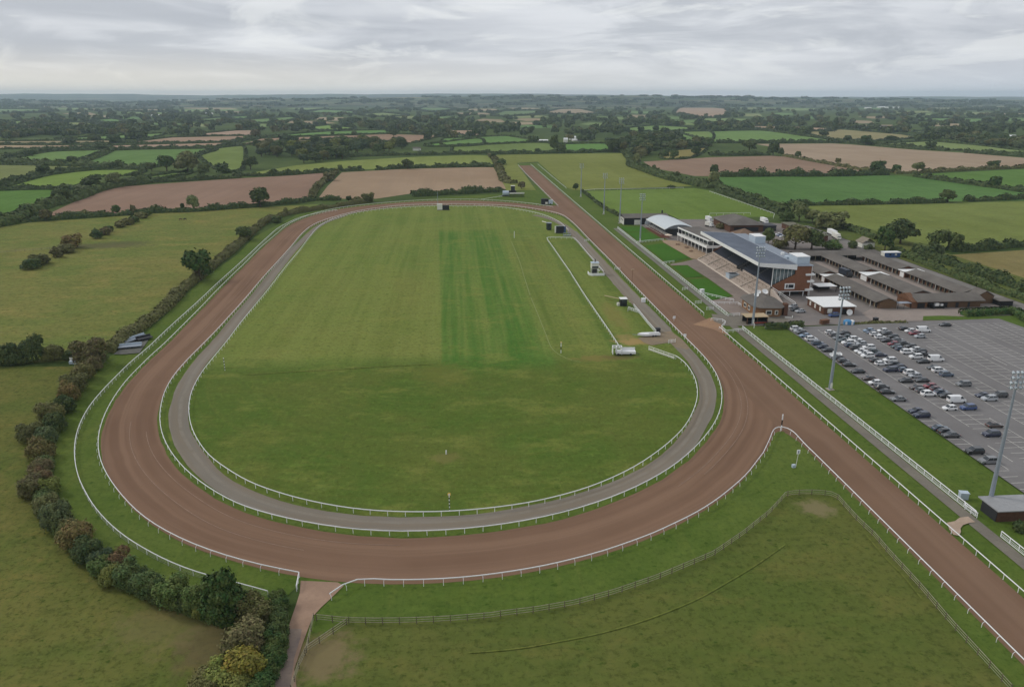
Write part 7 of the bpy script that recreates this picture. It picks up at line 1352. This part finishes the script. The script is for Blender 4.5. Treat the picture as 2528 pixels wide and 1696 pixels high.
hedge(P(['1', (1480, 1200), (1662, 1196)]), 1.8, 2.3, 'dark', 'dark clipped hedge right of the tall mast', boxy=True, name='clipped_hedge'); hedge(P(['1', (1700, 1190), (1795, 1186)]), 2.2, 2.4, 'dark', 'short dark clipped hedge at the car park corner', boxy=True, name='clipped_hedge')
hedge(P(['2', (830, 868), (1000, 860), (1260, 856)]), 1.8, .9, 'olive', 'low weedy planting along the car park kerb', name='low_hedge')
# hedges round the far fields: one per field, its own outline
k = 0
for pts, desc, hh in FIELDS:
    if not hh: continue
    k += 1; x, y = toT((sum(p[0] for p in pts) / len(pts), sum(p[1] for p in pts) / len(pts)))
    side = 'left' if x < 600 else 'centre left' if x < 1100 else 'centre' if x < 1500 else 'centre right' if x < 2000 else 'right'
    lb = f'dark hedge round the {desc}' + (f' on the {side} of the view' if desc.startswith('far') else '')
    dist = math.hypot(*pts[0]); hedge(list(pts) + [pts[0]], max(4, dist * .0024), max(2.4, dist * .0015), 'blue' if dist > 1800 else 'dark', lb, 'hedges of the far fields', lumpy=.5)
# ------------------------------------------------------------------ woods filling the land between the far fields
fieldpolys = [f[0] for f in FIELDS]; bbs = [(min(p[0] for p in f), max(p[0] for p in f), min(p[1] for p in f), max(p[1] for p in f)) for f in fieldpolys]
def infield_q(p, pad=0):
    for f, b in zip(fieldpolys, bbs):
        if b[0] < p[0] < b[1] and b[2] < p[1] < b[3] and pip(p, f): return True
    return False
woodp = [P(['C', (1340, 620), (1500, 560), (1700, 575), (2000, 560), (2160, 560), (2336, 620), (2336, 650), (2100, 680), (1860, 690), (1640, 770), (1470, 705), (1340, 700)]), P(['A', (0, 520), (400, 500), (900, 500), (1300, 500), (1300, 525), (600, 545), (0, 575)]), P(['E', (1250, 600), (1400, 560), (1700, 560), (2000, 590), (2336, 600), (2336, 680), (1900, 635), (1600, 590)])]
cand = []
def try_pt(x, y, dens):
    p = at('T', x, y); nz = math.sin(x * .021 + y * .13) + math.sin(x * .0067 - y * .09 + 2) + .7 * math.sin(x * .05 + y * .31)
    if nz < dens and not infield_q(p): cand.append((p[0], p[1], x, y))
for _ in range(2700): try_pt(random.uniform(-60, 2588), 246 + 84 * random.random() ** .9, .75)
for _ in range(900): try_pt(random.uniform(-60, 2588), random.uniform(250, 335), 9)
for wp in woodp:
    bx = [toT(p) for p in wp]; x0, x1, y0, y1 = min(b[0] for b in bx), max(b[0] for b in bx), min(b[1] for b in bx), max(b[1] for b in bx)
    for _ in range(170):
        x, y = random.uniform(x0, x1), random.uniform(y0, y1); p = at('T', x, y)
        if pip(p, wp) and not infield_q(p): cand.append((p[0], p[1], x, y))
for _ in range(160): try_pt(random.uniform(0, 2528), random.uniform(325, 362), -.2)
cand.sort(key=lambda c: c[1])
budget = 300 - 90 - 78 - 2; FW = []
for i, (X, Y, x, y) in enumerate(cand):
    D = math.hypot(X, Y); W = random.uniform(10, 19) * (1 + min(.9, D / 7000)); Ht = random.uniform(8, 14) * (1 + min(.25, D / 12000))
    c = random.choice(['dark', 'mid', 'blue', 'dark', 'olive', 'mid', 'grey', 'dark'])
    if i < budget: tree_at(X, Y, W, Ht, random.choice(['round', 'oak', 'round', 'bush']), c, 'broadleaf tree among the woods and hedgerows beyond the racecourse fields', 'trees of the farther woods', 'tree', 2)
    else: FW.append((X, Y, W, Ht, c))
HP = [(-900, 252), (0, 249), (150, 248), (260, 251), (400, 253), (600, 247), (760, 245), (900, 242), (1100, 240), (1300, 237), (1500, 237), (1700, 239), (1800, 240), (2000, 244), (2200, 247), (2528, 248), (3400, 250)]
HT = []
for _ in range(2600):                                              # belts of trees on the nearer ridge
    x = random.uniform(-120, 2650); f = random.uniform(.74, 1.0); y = float(np.interp(x, [a[0] for a in HP], [a[1] for a in HP])); w = (y - CY) / F; dd = 7800.
    if math.sin(x * .013 + f * 31) + math.sin(x * .031 - f * 47) + .6 * math.sin(x * .07 + f * 90) < .15: continue
    top = H + dd / (CT - w * ST) * (-ST - w * CT); z = -.5 + (max(top, 8) + .5) * float(np.interp(f, [.72, .84, .93, 1.], [0, .45, .82, 1.])); d = dd * f; X = (x - CX) / F * d / CT
    HT.append((X * UC - d * US, X * US + d * UC, z))
VV = []; TT = []; base = {}
for vkind in ('round', 'oak', 'bush'):
    for var in range(3):
        r = np.random.default_rng(500 + var); C, N = crown_points(lobes_for(vkind, r), 105, r, .2); base[(vkind, var)] = (C, N)
for (X, Y, W, Ht, c) in FW:
    C, N = base[(random.choice(('round', 'oak', 'bush')), random.randrange(3))]; a = random.uniform(0, 6.28); ca, sa = math.cos(a), math.sin(a)
    P3 = np.stack([X + (C[:, 0] * ca - C[:, 1] * sa) * W * 1.1, Y + (C[:, 0] * sa + C[:, 1] * ca) * W * 1.1, C[:, 2] * Ht], 1); S = W * .24 * rng.uniform(.7, 1.4, len(C))
    N3 = np.stack([N[:, 0] * ca - N[:, 1] * sa, N[:, 0] * sa + N[:, 1] * ca, N[:, 2]], 1); VV.append(leaf_mesh_data(P3, N3, S, rng)); j = random.uniform(1., 1.45); cc = TC[c]; TT.append(np.tile(np.array([cc[0] * j, cc[1] * j, cc[2] * j, 1.]), (len(C), 1)))
for (X, Y, Z) in HT:
    C, N = base[('bush', random.randrange(3))]; sel = slice(0, len(C), 3); W = random.uniform(40, 90); Ht = random.uniform(9, 15)
    P3 = np.stack([X + C[sel, 0] * W, Y + C[sel, 1] * W * .6, Z + C[sel, 2] * Ht], 1); VV.append(leaf_mesh_data(P3, N[sel], W * .2 * rng.uniform(.7, 1.4, len(P3)), rng)); cc = TC[random.choice(('dark', 'blue', 'deep'))]; TT.append(np.tile(np.array([*cc, 1.]), (len(P3), 1)))
o = bpy.data.objects.new('distant_woodland', quads_to_mesh('distant_woodland', np.concatenate(VV), M['leaf_far'], np.concatenate(TT))); col.objects.link(o); o['kind'] = 'stuff'
print('TREES', ntree[0], 'far', len(FW))
# ------------------------------------------------------------------ haze, sky, sun, camera
b = MB().box(-17000, 17000, -900, 19000, -1.2, 190); hz = b.build('haze', None); hz['kind'] = 'stuff'
hm = bpy.data.materials.new('haze_air'); hm.use_nodes = True; nt = hm.node_tree; nt.nodes.remove(nt.nodes['Principled BSDF'])
pv_ = nt.nodes.new('ShaderNodeVolumePrincipled'); pv_.inputs['Color'].default_value = (.68, .84, 1., 1); pv_.inputs['Density'].default_value = 6.5e-5; pv_.inputs['Anisotropy'].default_value = .1
nt.links.new(pv_.outputs[0], nt.nodes['Material Output'].inputs['Volume']); hz.data.materials.append(hm); hz.display_type = 'WIRE'
w = bpy.data.worlds.new('World'); sc.world = w; w.use_nodes = True; nt = w.node_tree; N_ = nt.nodes; L2 = nt.links; bg = N_['Background']; bg.inputs['Strength'].default_value = .1
SUN_EL, SUN_AZ = R(38), R(-62)          # azimuth from +Y towards +X
sky = N_.new('ShaderNodeTexSky'); sky.sky_type = 'NISHITA'; sky.sun_disc = False; sky.sun_elevation = SUN_EL; sky.sun_rotation = SUN_AZ; sky.altitude = 100; sky.dust_density = 2.
tc = N_.new('ShaderNodeTexCoord'); sp = N_.new('ShaderNodeSeparateXYZ'); L2.new(tc.outputs['Generated'], sp.inputs[0])
def m2(op, a, b_=0., clamp=False):
    n = N_.new('ShaderNodeMath'); n.operation = op; n.use_clamp = clamp
    for s, v in ((n.inputs[0], a), (n.inputs[1], b_)):
        if hasattr(v, 'node'): L2.new(v, s)
        else: s.default_value = v
    return n.outputs[0]
z = m2('MAXIMUM', sp.outputs[2], 0.); den = m2('ADD', z, .055)
cb = N_.new('ShaderNodeCombineXYZ'); L2.new(m2('DIVIDE', sp.outputs[0], den), cb.inputs[0]); L2.new(m2('DIVIDE', sp.outputs[1], den), cb.inputs[1])
def cloud(scale, detail, rough, lo, hi, off, sx=1., sy=1., dist=0.):
    mp = N_.new('ShaderNodeMapping'); mp.inputs['Location'].default_value = off; mp.inputs['Scale'].default_value = (sx, sy, 1); L2.new(cb.outputs[0], mp.inputs[0])
    n = N_.new('ShaderNodeTexNoise'); n.inputs['Scale'].default_value = scale; n.inputs['Detail'].default_value = detail; n.inputs['Roughness'].default_value = rough; n.inputs['Distortion'].default_value = dist; L2.new(mp.outputs[0], n.inputs['Vector'])
    r = N_.new('ShaderNodeMapRange'); r.interpolation_type = 'SMOOTHSTEP'; r.inputs[1].default_value = lo; r.inputs[2].default_value = hi; L2.new(n.outputs[0], r.inputs[0]); return r.outputs[0]
def mixc(f, a, b_):
    n = N_.new('ShaderNodeMix'); n.data_type = 'RGBA'
    if hasattr(f, 'node'): L2.new(f, n.inputs[0])
    else: n.inputs[0].default_value = f
    for i, v in ((6, a), (7, b_)):
        if isinstance(v, tuple): n.inputs[i].default_value = (*v, 1)
        else: L2.new(v, n.inputs[i])
    return n.outputs[2]
G10 = lambda r, g, b_: tuple(10 * x for x in lin((r, g, b_)))
def billow(sx, sz, detail, rough, lo, hi, off, dist=.3):
    mp = N_.new('ShaderNodeMapping'); mp.inputs['Location'].default_value = off; mp.inputs['Scale'].default_value = (sx, sx, sz); L2.new(tc.outputs['Generated'], mp.inputs[0])
    n = N_.new('ShaderNodeTexNoise'); n.inputs['Scale'].default_value = 1.; n.inputs['Detail'].default_value = detail; n.inputs['Roughness'].default_value = rough; n.inputs['Distortion'].default_value = dist; L2.new(mp.outputs[0], n.inputs['Vector'])
    r = N_.new('ShaderNodeMapRange'); r.interpolation_type = 'SMOOTHSTEP'; r.inputs[1].default_value = lo; r.inputs[2].default_value = hi; L2.new(n.outputs[0], r.inputs[0]); return r.outputs[0]
k = mixc(cloud(.28, 5, .55, .38, .62, (3.1, 1.7, 0), .8, 1.), G10(195, 199, 207), G10(224, 227, 232))
k = mixc(m2('MULTIPLY', billow(4.5, 26., 8, .58, .44, .62, (2.3, .4, 1.2), .7), .7), k, G10(178, 183, 192))
k = mixc(m2('MULTIPLY', billow(5., 24., 9, .6, .5, .62, (5.2, 3.3, .35), .8), .5), k, G10(241, 243, 243))
hzn = N_.new('ShaderNodeMapRange'); hzn.interpolation_type = 'SMOOTHSTEP'; hzn.inputs[1].default_value = .06; hzn.inputs[2].default_value = .0; L2.new(z, hzn.inputs[0])
lr = N_.new('ShaderNodeMapRange'); lr.inputs[1].default_value = -.35; lr.inputs[2].default_value = .6; L2.new(sp.outputs[0], lr.inputs[0])
k = mixc(m2('MULTIPLY', hzn.outputs[0], .8), k, mixc(lr.outputs[0], G10(248, 240, 224), G10(224, 228, 236)))
k = mixc(.06, k, sky.outputs[0]); L2.new(k, bg.inputs[0])
sl = bpy.data.lights.new('sun', 'SUN'); sl.energy = 1.2; sl.angle = R(12); sl.color = (1., .96, .9); so = bpy.data.objects.new('sun', sl); col.objects.link(so)
sd = Vector((math.sin(SUN_AZ) * math.cos(SUN_EL), math.cos(SUN_AZ) * math.cos(SUN_EL), math.sin(SUN_EL))); so.rotation_euler = (-sd).to_track_quat('-Z', 'Y').to_euler(); so.location = sd * 150
cam = bpy.data.cameras.new('camera'); co = bpy.data.objects.new('camera', cam); col.objects.link(co); cam.sensor_width = 36; cam.lens = F / 2528 * 36; cam.clip_end = 60000; cam.clip_start = 1
co.location = (0, 0, H); co.rotation_euler = (math.pi / 2 - TH, 0, YAW); sc.camera = co
sc.view_settings.view_transform = 'Standard'; sc.view_settings.look = 'None'; sc.view_settings.exposure = .08; sc.view_settings.gamma = 1; sc.view_settings.use_curve_mapping = False
sc.cycles.volume_bounces = 2; sc.cycles.max_bounces = 6; sc.cycles.diffuse_bounces = 2; sc.cycles.glossy_bounces = 2; sc.cycles.transmission_bounces = 2; sc.cycles.use_denoising = True; sc.cycles.volume_step_rate = 10
